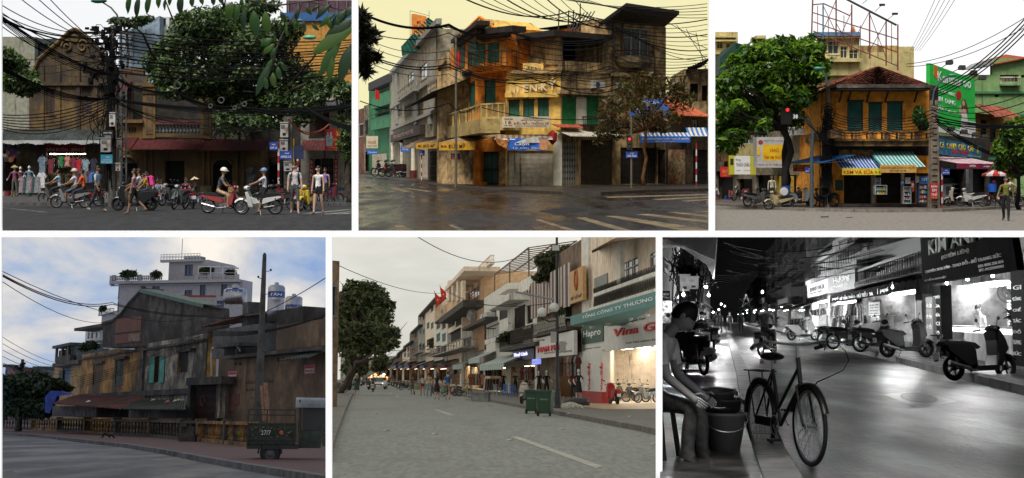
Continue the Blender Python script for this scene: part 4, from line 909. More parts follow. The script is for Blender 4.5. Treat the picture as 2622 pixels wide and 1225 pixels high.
for i in rg(4):cable([(1500,500,62),(1826,655+i*8,60)],.2,.035,label='black cable dropping to the fashion sign')
CW=mat('coil_white',(.13,.13,.12),.5,0)
for i,(X,Y,r_)in en(((910,440,17),(1135,516,15),(1254,536,12),(1080,546,10),(1205,555,9))):
 sgl('cable_coil',MB().torus((0,0,0),r_/c.ppm(59),.011,18,5,'y').torus((.03,.02,.02),r_/c.ppm(59)*.93,.009,18,5,'y'),CW,'pale ring of spare cable tied to the drooping cables','cable coil',c.at(X,Y,59),group='cable coils')
G='motorbikes and riders of the ochre house street'
def stand(X,Y):return c.gp(X,Y)
def rider(lab,q,d,col,**kw):
 rz=R(HEAD[d]if isinstance(d,str)else d);f=V_((-sin(rz),cos(rz),0));off=kw.pop('off',-.22);kw.setdefault('lean',8);kw.setdefault('hip',(72,72));kw.setdefault('knee',(72,72));kw.setdefault('sh',(38,38));kw.setdefault('el',(28,28));kw.setdefault('seat',.9);kw.setdefault('spread',(.07,.07))
 return pers(lab,q+f*off,rz,col,**kw)
q=stand(285,1048);bike('brown grey motorbike ridden by the pale blue shirt',q,R(85),0,(.1,.085,.07));rider('rider in pale blue shirt on the brown grey motorbike',q,85,(.3,.45,.55),hat=0)
q=stand(365,1070);bike('silver motorbike with a pillion, stopped by the clothes shop',q,R(92),0,(.22,.23,.24));rider('rider in white t-shirt, flowered shorts and white helmet',q,92,(.62,.62,.7),legs=(.1,.13,.15),leglen='short',hat=('helmet',(.55,.52,.46)),hair=0)
rider('pillion passenger in bright orange top',q,92,(.8,.12,.03),off=-.55,sh=(20,20),el=(40,40),legs=(.05,.05,.08))
q=stand(440,1062);bike('red tailed motorbike half hidden behind the silver one',q,R(88),0,(.2,.02,.02))
q=stand(500,1090);pers('man in white shirt and black trousers carrying a blue bag',q,R(-100),(.48,.55,.52),hip=(14,-14),knee=(4,22),sh=(-5,8),H=1.74,shoe=(.4,.35,.25),bag=(.05,.15,.4),headpitch=5)
q=stand(695,1084);bike('large black scooter carrying a rider and two children',q,R(92),1,(.02,.021,.024),k=1.08);rider('scooter rider in white t-shirt seen behind the mauve woman',q,92,(.55,.55,.6),legs=(.4,.3,.15),leglen='short')
rider('child with pink school backpack riding pillion on the black scooter',q,92,(.5,.4,.03),off=-.5,H=1.4,bag=(.75,.05,.3),sh=(20,20),hair='long',woman=1,legs=(.05,.08,.18),seat=.92)
rider('small dark haired child between rider and pink backpack',q,92,(.3,.3,.1),off=-.38,H=1.25,sh=(30,30),seat=.92)
q=stand(690,1104);pers('woman in mauve sleeveless top walking past the scooter',q,R(88),(.42,.27,.4),(.012,.012,.014),hip=(16,-18),knee=(4,28),sh=(5,18),el=(10,40),woman=1,H=1.62,sleeve='none',leglen='mid',hair='bun',shoe=(.1,.09,.08))
def stool(X,Y,col=(.03,.09,.35),lab='blue plastic stool at the pavement tea stall',c=c,group='plastic stools',z=.13):
 q=c.gp(X,Y);q.z=-c.h+z;t=thg('plastic_stool',lab,1,q,group=group);m=mat('stool_%s'%str(col),col,.45,.08)
 Bx(-.15,.15,-.15,.15,.27,.3,'seat',m,t)
 for sx in(-1,1):
  for sy in(-1,1):Tb([(sx*.13,sy*.13,.275),(sx*.17,sy*.17,0)],.025,4,'leg',m,t)
 MB().box(-.15,.15,-.152,-.14,.1,.14).box(-.15,.15,.14,.152,.1,.14).bd('brace',m,t);return q
SIT=dict(seat=.38,hip=(88,88),knee=(85,85),spread=(.08,.08))
for lab,X,Y,col,rz,kw in(('man in white striped shirt sitting on a blue stool facing the road',812,1056,(.45,.47,.52),185,{}),('man in white t-shirt bent over beside the stall bikes',866,1054,(.55,.52,.5),100,dict(lean=35)),('man in white shirt sitting behind the red parked bike',985,1058,(.4,.38,.36),90,dict(lean=25)),('person in dark blouse and conical hat squatting by the ochre wall',1022,1050,(.03,.03,.035),100,dict(hat=('cone',(.5,.4,.26)),lean=20)),('seated man with only head and shoulders showing behind the red bike',957,1042,(.1,.06,.1),180,{})):
 q=stool(X,Y);pers(lab,q,R(rz),col,sh=(25,25),el=(70,70),**{**SIT,'lean':8,**kw})
q=stand(922,1078);bike('grey green motorbike parked nose out at the tea stall',q,R(172),0,(.1,.13,.13));q=stand(975,1072);bike('dark red motorbike parked tail out at the tea stall',q,R(25),0,(.2,.015,.03));q=stand(880,1058);bike('old grey motorbike at the stool of the bent man',q,R(150),0,(.12,.12,.12))
q=stand(1150,1098);bike('red white motorbike ridden by the man in checked shirt',q,R(-92),0,(.28,.04,.04));rider('man in dark checked shirt, khaki shorts and white helmet',q,-92,(.09,.1,.105),hat=('helmet',(.72,.7,.62)),hair=0,legs=(.4,.27,.17),leglen='short',lean=22,sh=(30,30),H=1.78,hip=(70,70))
q=stand(1330,1104);bike('white and black step-through motorbike ridden by the blue helmet',q,R(90),0,(.62,.64,.62));rider('rider in white t-shirt and blue helmet with a foot on the road',q,90,(.62,.62,.68),hat=('helmet',(.12,.22,.36)),hair=0,legs=(.015,.015,.017),leglen='short',hip=(18,60),knee=(8,70),seat=.93,H=1.6,sh=(52,52),el=(18,18),lean=4)
q=stand(1515,1102);pers('man in printed white t-shirt and grey shorts with backpack straps',q,R(186),(.55,.53,.54),(.085,.085,.09),hip=(6,-8),knee=(2,14),H=1.8,leglen='short',skin=1,bag=(.03,.035,.05),shoe=(.25,.22,.22),headyaw=-40)
q=stand(1635,1106);pers('woman in white tank top and black shorts crossing the road',q,R(172),(.78,.77,.82),(.012,.012,.014),hip=(-9,10),knee=(12,3),H=1.7,leglen='mini',woman=1,sleeve='none',skin=1,hair='pony',shoe=(.05,.05,.06),headyaw=-40)
q=stand(1575,1085);bike('bright yellow motorbike parked behind the two tourists',q,R(165),0,(.7,.5,.02))
for i,(X,Y,rz,col,lab)in en(((1440,1080,60,(.04,.04,.045),'dark motorbike parked by the striped post'),(1465,1070,50,(.15,.03,.03),'maroon motorbike parked under the street sign'),(1545,1080,170,(.2,.2,.2),'grey motorbike parked behind the backpack man'),(1680,1050,-60,(.16,.03,.05),'dark red motorbike parked behind the tank top woman'),(1745,1046,-75,(.05,.05,.05),'black motorbike parked by the folding gate'),(1800,1040,-70,(.03,.04,.06),'navy motorbike at the kerb by the thin tree'),(1390,1055,80,(.04,.04,.04),'black motorbike in the shade before the cafe'))):
 bike(lab,stand(X,Y),R(rz),0,col)
q=stand(1670,1050);pers('person in lilac shirt behind the tank top woman',q,R(170),(.35,.25,.5),hip=(5,-5))
q=stand(1200,1055);sgl('cardboard_box',MB().cbox((0,0,.75),(.45,.35,.28)).cbox((0,0,.3),(.3,.3,.6)),mat('cardboard',(.35,.22,.09),.9,.1),'cardboard carton on a stand behind the checked shirt rider','box',q)
# ============================================================ 2: wet corner under a yellow sky
c=C2
WETA=mat('asphalt_wet',(.024,.02,.015),.42,.5,bump=.14,wet=.3,scale=1.6,spec=.5,sy=.16)
sheet('road',31,320,0,WETA)
ZEB=mat('zebra_worn',(.2,.15,.08),.6,.3,dirt=.4,dcol=(.05,.04,.03),ds=2)
for p in([(918,1130),(945,1128),(1140,1186),(1085,1186)],[(1130,1120),(1180,1118),(1420,1186),(1350,1186)],[(1280,1112),(1340,1110),(1812,1178),(1812,1190),(1700,1190)],[(1440,1103),(1500,1100),(1812,1135),(1812,1150)],[(1600,1092),(1650,1090),(1812,1108),(1812,1118)],[(1720,1083),(1812,1087),(1812,1093)],[(1280,1012),(1812,998),(1812,1004),(1300,1018)],[(1520,1025),(1812,1010),(1812,1017),(1560,1030)],[(1670,1033),(1812,1024),(1812,1030),(1700,1038)],[(160,965),(200,962),(290,984),(250,988)],[(240,968),(260,966),(400,984),(370,988)],[(40,962),(70,960),(160,984),(130,986)],[(200,1160),(240,1158),(300,1186),(210,1186)],[(475,1158),(500,1156),(560,1182),(530,1184)]):
 poly(p,.005,ZEB,'zebra_stripe')
poly([(940,1085),(1100,1065),(1200,1080),(1040,1105)],.006,mat('asphalt_patch',(.012,.011,.01),.5,.3,bump=.2),'road_patch')
PAV2=mat('pavement_wet',(.03,.026,.02),.5,.4,wet=.25,bump=.1);KS2=mat('kerb_wet',(.06,.05,.04),.5,.3)
fr_=[c.gp(*p)for p in((14,902),(240,925),(480,962),(760,985),(1060,1001),(1260,1003),(1500,990),(1815,982))];bk_=[c.g(x,d)for x,d in((14,300),(200,300),(480,200),(760,150),(1060,150),(1260,150),(1500,150),(1815,150))]
paved(fr_,bk_,PAV2,KS2,klab='wet dark kerb bending round the street corner',n=60)
OR1=mat('wall_orange_rich',(.75,.23,.015),.85,.25,dirt=.3,sk=.3,dcol=(.06,.035,.015),scale=.8);CR1=mat('wall_cream_warm',(.75,.48,.11),.85,.2,dirt=.26,sk=.35,dcol=(.08,.055,.02),scale=.8)
BG1=mat('wall_brown_grey',(.52,.35,.16),.9,.35,dirt=.46,sk=.5,dcol=(.025,.02,.014),scale=.8);GY1=mat('wall_grey_blue',(.36,.31,.21),.9,.25,dirt=.25,sk=.3,dcol=(.04,.035,.025));GN1=mat('wall_green',(.04,.2,.08),.85,.2,dirt=.25,sk=.3)
SHG=mat('shutter_green',(.025,.12,.075),.7,.2,dirt=.15);ROOF2=mat('roof_dark',(.025,.02,.016),.85,.3);STL=mat('steel_shutter',(.56,.48,.34),.5,.2,sk=.3,dcol=(.06,.04,.02));WHP=mat('white_post',(.7,.66,.5),.8,.1,sk=.25,dcol=(.2,.15,.08));DKW=mat('dark_brown',(.04,.028,.018),.8,.3);IRN=mat('iron_black',(.02,.018,.015),.6,.1)
def wall2(X0,D0,X1,D1):return Wall(c.g(X0,D0),c.g(X1,D1))
for i,(x0,d0,x1,d1,yt,m_,lab,op)in en(((8,262,50,250,560,mat('wall_rust',(.2,.08,.05),.9,.3,dirt=.4),'small rust coloured house at the far end of the left street',[((20,640,40,700),'shutter',WHP,0,1)]),(44,248,80,240,540,mat('wall_beige',(.25,.2,.12),.9,.3,dirt=.4),'narrow beige house next to the green one',[((50,620,66,690),'shutter',SHG,0,1),((50,780,76,880),'dark')]))):
 w=wall2(x0,d0,x1,d1);bldg('row_house',lab,w.A,w.B,w.up((x0+x1)/2,yt),20,m_,op,reveal=.1)
w=wall2(70,238,200,208);w=bldg('green_house','narrow green house with green balconies and a flag',w.A,w.B,w.up(140,430),20,GN1,[((100,520,180,560),'dark'),((100,610,170,640),'dark'),((85,790,160,895),'roll',STL)],reveal=.12)
for y0,y1 in((478,540),(595,655)):balc(w,78,y0,198,y1,1.2,GN1,8,'solid')
w.box('roof_edge',(66,395,206,438),-1,1.5,ROOF2);awng(w,(75,560,200,585),1.5,.5,ROOF2,14,.04)
w=wall2(176,206,415,132);HT=bldg('grey_hotel','ornate grey hotel with moulded storeys and white ground columns',w.A,w.B,w.up(300,270),5,GY1,[((212,560,240,600),'shutter',GY1,0,1),((255,535,290,605),'shutter',GY1,0,2),((315,520,350,600),'shutter',GY1,0,2),((330,330,368,410),'glass',GY1,0,2),((268,375,300,430),'glass',GY1,0,2),((225,720,245,880),'dark'),((330,720,375,910),'roll',STL),((385,725,412,930),'dark')],reveal=.12)
w=HT
for x0,x1,y0,y1 in((200,212,380,640),(298,312,330,640),(370,384,290,640)):w.box('pilaster',(x0,y0,x1,y1),0,.25,mat('trim_grey',(.3,.29,.25),.85,.15,sk=.3))
for ya,yb in((640,655),(500,512)):w.box('cornice',(180,ya-30,414,yb-30),0,.35,mat('trim_grey',(.3,.29,.25)))
a=w.rect(176,268,415,290,.5);Bx(a[0],a[1],-.5,0,w.top-.1,w.top+.4,'parapet',mat('trim_grey',(.3,.29,.25)),w.t)
balc(w,215,440,300,490,.9,mat('trim_grey'),8);balc(w,370,420,414,470,.8,GY1,6)
for X in(184,232,290):
 r=w.rect(X,735,X+14,905,.5);MB().lathe([(.34,r[2]),(.3,r[2]+.3),(.26,r[2]+.5),(.22,r[3]-.4),(.32,r[3])],((r[0]+r[1])/2,-.5,0),12).bd('column',WHP,w.t);MB().lathe([(.4,0),(.4,.9),(0,.9)],((r[0]+r[1])/2,-.5,.1),10).bd('column_base',mat('base_maroon',(.12,.02,.02),.6,.2),w.t)
g=w.box('fascia',(180,668,330,712),.05,.6,DKW);text(g,'MS SALUTE HOTEL',*w.rect(196,680,300,698,.6),-.605,mat('letter_bronze',(.3,.12,.04),.5,0))
awng(w,(310,478,470,520),3,1.1,ROOF2,24,.04)
D=150;t=thg('hotel_sign','orange rooftop hotel sign in a wire cage',1,c.at(288,185,D));k=c.ppm(D);m_=mat('sign_orange',(.75,.25,.04),.6,.12)
MB().prism([(0,.2),(0,110/k),(.2,114/k),(76/k,100/k),(78/k,0),(.3,.1)],0,.25).bd('board',m_,t);LR=mat('letter_darkred',(.2,.02,.01),.6,0)
for s,x0,x1,y0,y1 in(('MS',28,50,60,78),('SALUTE',14,66,38,56),('HOTEL',14,62,14,32)):text(t,s,x0/k,x1/k,y0/k,y1/k,-.01,LR)
mb=MB()
for x in(-8,90):
 mb.tube([(x/k,.3,-1.5),(x/k,.3,130/k)],.03,4)
mb.tube([(-8/k,.3,130/k),(40/k,.3,118/k),(90/k,.3,104/k)],.03,4);mb.tube([(-8/k,.3,8/k),(90/k,.3,0)],.03,4);mb.bd('cage',IRN,t)
mb=MB();P=[c.at(x,y,150)for x,y in((372,90),(500,180),(460,235),(240,290),(235,240))];o=P[0];q_=[p-o for p in P];corr(mb,q_[4],q_[0],q_[1],q_[3],26,.08)
sgl('green_roof_net',mb,mat('net_green',(.02,.11,.08),.7,.3),'dark green sheet roof on the hotel terrace','roof sheet',o)
w=wall2(410,134,470,122);bldg('narrow_house','dark narrow house squeezed beside the orange corner house',w.A,w.B,w.up(450,290),.3,BG1,[((420,460,470,600),'shutter',DKW,0,2),((420,330,470,400),'dark')],reveal=.15)
A=c.g(490,116);B=c.g(620,101);E=c.g(780,98.5)
OHt=thg('orange_corner_house','orange corner house with wraparound balcony and yellow awnings',1,B)
w1=Wall(A,B).on(OHt);z2=w1.up(560,660);zt=w1.up(600,175)
rs=[w1.rect(510,440,545,590),w1.rect(580,430,615,565)];gs=[w1.rect(385,770,470,935),w1.rect(490,770,605,940)]
mb=MB();holed(mb,0,w1.L,4.2,zt,rs,.2);mb.bd('wall',OR1,OHt)
for r in rs:opng(w1,r,'shutter',SHG,DKW)
w2=Wall(B,E).on(OHt);rs2=[w2.rect(664,418,720,552)];mb=MB();holed(mb,0,w2.L,4.2,zt,rs2,.2);mb.quad((0,0,zt),(w2.L,0,zt),(w2.L,14,zt),(0,14,zt));mb.quad((w2.L,0,4.2),(w2.L,14,4.2),(w2.L,14,zt),(w2.L,0,zt));mb.bd('wall',OR1,OHt);opng(w2,rs2[0],'shutter',SHG,DKW)
YU=mat('wall_yellow_orange',(.6,.27,.05),.85,.2,dirt=.2,sk=.2,dcol=(.1,.06,.02))
w2.box('upper_wall',(628,215,775,350),0,.05,YU);
for x0,x1 in((634,664),(680,735)):w2.box('upper_door',(x0,225,x1,320),.05,.12,SHG)
w1.on(OHt)
for x0,x1 in((522,560),(578,620)):
 r=w1.rect(x0,240,x1,350,.05);mb=MB();cx=(r[0]+r[1])/2;hw_=(r[1]-r[0])/2;mb.prism(list(reversed([(r[0],r[2]),(r[1],r[2])]+[(cx+hw_*cos(t),r[3]+.5*sin(t))for t in[pi*k/8 for k in rg(9)]])),-.05,.1);mb.bd('arched_window',SHG,OHt)
w2.on(OHt);a,b,z0,z1=w2.rect(580,262,775,345,1.)
mb=MB();n=16;cx=(a+b)/2;rx=(b-a)/2*1.02;arc=[(cx-rx*cos(pi*i/n),-.1-2.0*sin(pi*i/n))for i in rg(n+1)]
vs=[(x,y,z0)for x,y in arc]+[(x*.9+cx*.1,y*.8,z0-.35)for x,y in arc];mb.add(vs,[tuple(rg(n+1)),*[(i,n+1+i,n+2+i,i+1)for i in rg(n)],tuple(rg(2*n+1,n,-1))]);rb=mb.bd('round_balcony',OR1,OHt)
Tb([(x,y,z1-.1)for x,y in arc],.05,5,'rail',DKW,rb);bme=MB().tube([(0,0,0),(0,0,z1-z0-.1)],.03,4).mesh('baluster',DKW)
for i in rg(1,n):link('baluster',bme,rb,(arc[i][0],arc[i][1]+.03,z0))
def band(W,X0,Y0,X1,Y1,d,m,nm):W.box(nm,(X0,Y0,X1,Y1),-.2,d,m)
band(w2,604,142,806,172,1.1,ROOF2,'eave');w1.on(OHt);band(w1,490,156,624,176,.7,ROOF2,'eave');w1.box('cornice',(505,180,622,205),0,.4,DKW)
w1.box('storey_band',(490,368,622,384),0,.4,DKW);w2.on(OHt);w2.box('storey_band',(618,352,780,372),0,.4,DKW);w2.box('cornice',(622,176,780,198),0,.35,DKW)
r=w2.rect(560,90,730,150,-1);gz=zt;mb=MB();mb.prism([(r[0],gz),(r[1],gz),((r[0]+r[1])/2,w2.up(640,85))],1,6);mb.bd('gable',CR1,OHt)
mb=MB();ap=((r[0]+r[1])/2,w2.up(640,78))
for x in(r[0]-.2,r[1]+.2):mb.tube([(x,.9,gz),(ap[0],.9,ap[1])],.12,5)
mb.bd('gable_trim',OR1,OHt);w2.box('gable_window',(606,120,660,142),-.98,-.9,SHG)
w1.on(OHt);BAL=mat('balcony_pale',(.5,.36,.13),.85,.2,dirt=.25,sk=.2,dcol=(.08,.06,.03))
a1=w1.rect(416,570,620,610,1.6);
def bal_line(W,X0,X1,yt0,yt1,d,n,solid_bottom):
 a,_=W.st(X0,yt0,d);b,zt_=W.st(X1,yt1,d);zb=zt_-.95
 o=Bx(a,b,-d,0,zb-solid_bottom,zb,'balcony_slab',BAL,OHt);Bx(a,b,-d,-d+.12,zt_-.1,zt_,'rail',BAL,o)
 me=MB().box(-.07,.07,-.05,.05,0,.86).mesh('post',BAL);me2=MB().tube([(0,0,0),(0,0,.86)],.025,4).mesh('bar',BAL)
 for i in rg(n+1):link('post',me,o,(a+.08+(b-a-.16)*i/n,-d+.07,zb))
 for i in rg(n*5):link('bar',me2,o,(a+.1+(b-a-.2)*(i+.5)/(n*5),-d+.07,zb))
 return zb
bal_line(w1,440,640,560,535,1.3,6,.9);w2.on(OHt);bal_line(w2,640,768,527,527,1.35,4,.95)
w1.on(OHt);mb=MB();hs_=[w1.rect(480,768,606,945)];hs_=[(max(.3,h[0]),h[1],.14,h[3])for h in hs_];holed(mb,0,w1.L,.1,4.25,hs_,.4);mb.bd('wall',OR1,OHt);opng(w1,hs_[0],'dark',depth=.8)
w2.on(OHt);mb=MB();hs2=[w2.rect(648,780,738,940)];hs2=[(h[0],h[1],.14,h[3])for h in hs2];holed(mb,0,w2.L,.1,4.25,hs2,.3);mb.bd('wall',OR1,OHt);opng(w2,hs2[0],'door',mat('door_darkgreen',(.012,.03,.022),.6,.2),mat('door_trim',(.03,.08,.06),.6,.1))
w2.box('pier',(606,770,642,940),0,.2,OR1);w2.box('pier',(742,780,776,945),0,.15,BG1);w2.box('step',(606,936,650,952),0,.5,OR1);w2.box('poster',(748,808,774,870),.15,.17,mat('poster_pale',(.3,.22,.12),.8,.5,scale=4));off()
w=wall2(372,140,486,117);bldg('grille_shop','dark grille fronted shop beneath the brown canvas awning',w.A,w.B,4.3,.4,DKW,[((380,775,470,930),'grille',IRN)])
YA=mat('awning_yellow',(.65,.34,.03),.75,.15,dirt=.1);BA=mat('awning_brown_stripe',(.16,.11,.06),.85,.3,dirt=.2);AW1=[BA,mat('awning_tan',(.3,.22,.12),.85,.2)]
def cnpy(name,lab,Dw,X0,X1,ytop,yb,yv,out,ms,vm,lines=(),n=14,dd=0,cat='awning',bow=0):
 A_,B_=c.g(X0,Dw),c.g(X1,Dw-dd);W=Wall(A_,B_,name,lab,cat);o,(a,b,z0)=sawn(W,(X0,ytop,X1,yb),out,max(.3,(yb-ytop)/c.ppm(Dw)),ms,n)
 if yv:
  z1=z0;z0=z1-(yv-yb)/c.ppm(Dw-out);v=Bx(a,b,-out-.03,-out-.005,z0,z1,'valance',vm,W.t)
  for s,u0,u1,v0,v1,lm in lines:text(v,s,a+(b-a)*u0,a+(b-a)*u1,z0+(z1-z0)*v0,z0+(z1-z0)*v1,-out-.035,lm)
 return W
LK=mat('letter_black',(.02,.015,.01),.6,0);LWH=mat('letter_bright');cnpy('shop_awning','sagging brown canvas awning left of the yellow valances',132,275,420,706,762,0,2.5,[BA],0,n=10,dd=6)
cnpy('shop_awning','short yellow valance lettered ĐỨC MỸ under the brown stripes',118,362,488,708,735,764,2.,AW1,YA,[('Đức',.08,.2,.3,.7,LK),('ĐỨC MỸ',.3,.78,.25,.8,LK)],10,dd=5)
cnpy('shop_awning','long yellow valance lettered ĐỨC MỸ over the dark doorway',103,486,670,692,730,772,2.2,AW1,YA,[('Đức thu',.06,.22,.35,.65,LK),('ĐỨC MỸ',.28,.75,.22,.82,LK)],14,dd=4)
A,B=c.g(772,98),c.g(1055,97.5);W=bldg('cream_house','cream house with raised HIÊN KÝ lettering and three green shutters',A,B,(910,365),14,CR1,[((788,520,843,604),'shutter',SHG,DKW),((862,517,918,602),'shutter',SHG,DKW),((938,513,994,600),'shutter',SHG,DKW),((780,775,1014,955),'roll',STL)]);HK=W
W.box('cornice',(768,478,1050,500),0,.45,CR1);W.box('cornice',(772,360,1055,378),0,.3,BG1);W.box('parapet',(860,325,965,372),-.3,.1,CR1);W.box('pier',(1018,690,1062,958),0,.15,WHP)
LC=mat('letter_cream',(.7,.6,.4),.7,.1)
for i,(ch,x0,x1,y0,y1)in en((('H',793,820,448,480),('I',828,838,443,476),('Ê',862,888,425,472),('N',897,932,436,470),('-',937,952,450,456),('K',955,985,430,466),('Ý',992,1030,400,464))):text(W.t,ch,*W.rect(x0,y0,x1,y1,.2),-.12,LC,.1,name='letter')
text(W.t,'KÝ TỰ',*W.rect(876,338,950,362,.1),-.12,LC,.08)
g=W.box('sign_board',(752,600,1000,656),1.4,1.5,mat('sign_cream',(.6,.52,.36),.7,.1));LRD=mat('letter_red2',(.3,.04,.02),.6,0)
for s,x0,y0,x1,y1,lm in(('CỤC TK HÀ NỘI',865,606,940,613,LK),('CÔNG TY CP TM & DVTK',850,615,965,621,LK),('BIỂU MẪU THỐNG KÊ',815,624,994,641,LRD),('NHẬN IN VÀ MUA BÁN CÁC LOẠI BIỂU',822,644,984,651,LK),('16',770,621,802,638,LRD),('TRUNG TÂM',764,608,808,616,LK),('Lãn Ông',766,641,806,649,LK)):text(g,s,*W.rect(x0,y0,x1,y1,1.5),-1.505,lm)
BLB=mat('banner_blue',(.03,.13,.5),.6,.15);a,b,z0,z1=W.rect(716,688,1012,745,1.5)
W2=cnpy('shop_awning','striped awning with torn blue advertising banner above the steel shutter',97,716,1012,690,716,0,1.7,AW1,0,n=20)
r=W2.rect(782,708,990,772,1.75);mb=MB();n=12
for i in rg(n):
 x0=r[0]+(r[1]-r[0])*i/n;x1=r[0]+(r[1]-r[0])*(i+1)/n;s0=.12*sin(i*1.1);s1=.12*sin((i+1)*1.1);mb.quad((x0,-1.76+s0*.5,r[2]+s0*.4),(x1,-1.76+s1*.5,r[2]+s1*.4),(x1,-1.74+s1*.4,r[3]-abs(s1)*.5),(x0,-1.74+s0*.4,r[3]-abs(s0)*.5))
bn=mb.bd('banner',BLB,W2.t);text(bn,'Calyn',*W2.rect(818,732,892,752,1.8),-1.86,LWH,.02,.2);text(bn,'12 Lãn Ông',*W2.rect(810,757,960,766,1.8),-1.86,LWH)
mb=MB();r=W2.rect(716,712,790,765,1.8);mb.prism([(r[0],r[3]),(r[1],r[3]-.1),(r[0]+.8,r[2]),(r[0]+.2,r[2]+.3)],-1.8,-1.78);mb.bd('banner',mat('banner_orange',(.5,.2,.05),.6,.5,scale=2),W2.t);r=W2.rect(946,714,988,772,1.8);Bx(r[0],r[1],-1.9,-1.88,r[2],r[3],'banner',mat('banner_peach',(.55,.25,.12),.6,.3),W2.t);r=W2.rect(820,702,950,735,1.8);mb=MB();mb.prism([(r[0],r[2]),(r[1],r[2]),(r[1]-.2,r[3]),(r[0]+.8,r[3]-.1)],-1.8,-1.78);mb.bd('banner',mat('banner_white',(.6,.58,.5),.6,.2),W2.t)
r=W2.rect(996,695,1030,745,.5);sgl('red_lantern_cloth',MB().lathe([(.05,0),(.3,.3),(.3,.8),(.05,1.0)],n=10),mat('cloth_red',(.35,.02,.02),.8,.2),'red cloth bundle hanging at the end of the striped awning','cloth',W2.world((r[0]+r[1])/2,.5,r[2]))
A,B=c.g(1052,97.5),c.g(1335,101);W=bldg('brown_house','soot stained brown house with open attic and green ground doors',A,B,(1190,325),14,BG1,[((1062,505,1135,640),'shutter',mat('shutter_bright_green',(.03,.22,.06),.7,.2),0,2),((1190,498,1250,640),'shutter',mat('shutter_bright_green'),0,2),((1064,728,1142,950),'grille',mat('gate_white',(.55,.52,.42),.6,.1)),((1158,720,1322,950),'roll',mat('steel_shutter_brown',(.1,.07,.035),.5,.2,mt=.3))]);BH=W
W.box('wall_patch',(1136,500,1188,640),0,.03,WHP);W.box('cornice',(1052,470,1330,488),0,.5,BG1);W.box('parapet',(1050,320,1320,372),0,.2,BG1)
for i in rg(20):r=W.rect(1056+i*13,326,1060+i*13,366,.2);Bx(r[0],r[1],-.24,-.2,r[2],r[3],'baluster',BG1,W.t)
W.box('attic_back',(1060,195,1310,325),-3,-2.8,DARK);W.box('attic_side',(1050,190,1066,330),-3,.1,BG1);W.box('attic_side',(1272,190,1320,330),-3,.1,BG1);W.box('attic_roof',(1020,168,1322,196),-4,.8,ROOF2)
r=W.rect(945,230,1060,330,-1.5);mb=MB();mb.prism([W.st(950,330,-1.5),W.st(1052,330,-1.5),W.st(1075,175,-1.5),W.st(1015,180,-1.5)],1.5,9);mb.bd('side_gable',BG1,W.t)
ac_unit(W,(1222,416,1282,458));awng(W,(1050,682,1365,704),1.6,.45,mat('sheet_pale',(.4,.38,.3),.6,.2),50,.03)
tl=MB();r=W.rect(1030,640,1160,656,.5);corr(tl,(r[0],-.05,r[3]),(r[1],-.05,r[3]),(r[1],-.7,r[2]),(r[0],-.7,r[2]),24,.04);tl.bd('tile_strip',mat('tile_red',(.35,.06,.03),.8,.3),W.t)
balc(W,1190,600,1330,640,.5,IRN,14,'bars')
A,B=c.g(1320,101),c.g(1595,104);W=bldg('tower_house','tall stained house with big overhanging flat roof and round balcony',A,B,(1470,130),14,BG1,[((1378,145,1512,305),'glass',WHP,glm('glass_grey',(.12,.13,.13)),3),((1362,760,1550,945),'grille',DKW),((1555,770,1628,945),'dark')])
W.box('storey_wall',(1248,100,1325,340),-2,-.4,BG1)
mb=MB();T_=W.top;d=2.5;q=[(W.st(x,130)[0],0,T_)for x in(1300,1380,1590)]+[(W.st(x,y,d)[0],-d,W.up(x,y,d))for x,y in((1250,138),(1392,34),(1664,74))]+[(W.st(1300,130)[0],9,T_),(W.st(1640,130)[0],9,T_)]
for dz in(0,.25):mb.add([(x,y,z+dz)for x,y,z in q],[(0,1,4,3),(1,2,5,4),(0,6,7,2,1)])
mb.add([(x,y,z+e)for x,y,z in q[3:6]for e in(0,.25)],[(0,2,3,1),(2,4,5,3)]);mb.bd('flat_roof',ROOF2,W.t)
r=W.rect(1378,288,1556,340,1.);mb=MB();cx=(r[0]+r[1])/2;rx=(r[1]-r[0])/2;n=16;arc=[(cx-rx*cos(pi*i/n),-.05-1.4*sin(pi*i/n))for i in rg(n+1)];vs=[(x,y,r[2]+.7)for x,y in arc]+[(x,y,r[2]+.25)for x,y in arc]+[(cx+(x-cx)*.8,y*.75,r[2]-.1)for x,y in arc]
mb.add(vs,[tuple(rg(n+1)),*[(i+k,n+1+i+k,n+2+i+k,i+1+k)for k in(0,n+1)for i in rg(n)],tuple(rg(3*n+2,2*n+1,-1))]);rb=mb.bd('round_balcony',mat('balcony_dirty',(.35,.26,.13),.9,.3,dirt=.4,sk=.3),W.t)
Tb([(x,y,r[3]+.35)for x,y in arc],.04,5,'rail',IRN,rb);bme=MB().tube([(0,0,0),(0,0,.9)],.02,4).mesh('baluster',IRN)
for i in rg(n+1):link('baluster',bme,rb,(arc[i][0],arc[i][1]+.02,r[2]+.7))
ac_unit(W,(1342,425,1386,462));W.box('cornice',(1320,378,1590,398),0,.5,BG1)
mb=MB()
for X in(1240,1180,1130,1205):mb.tube([W.world(W.st(X,180)[0],-2,W.up(X,200))-W.A,W.world(W.st(X+6,20)[0],-2,W.up(X,40 if X<1240 else 5))-W.A],.06,4)
for k in rg(6):mb.tube([W.world(W.st(1180+k*15,150)[0],-2,W.up(1200,150))-W.A,W.world(W.st(1230+k*18,60)[0],-2,W.up(1250,60-k*4))-W.A],.05,4)
sgl('roof_antenna',mb,IRN,'rusty iron antenna frame on the roof left of the flat roof','antenna',W.A)
A,B=c.g(1590,104),c.g(1812,108);W=bldg('tiled_shop','low shop with red tile roof at the right end of the corner',A,B,(1700,590),12,mat('wall_brown_dark',(.14,.1,.06),.9,.3,dirt=.4),[((1735,770,1812,950),'grille',IRN),((1730,620,1760,660),'glass',WHP,0,2)])
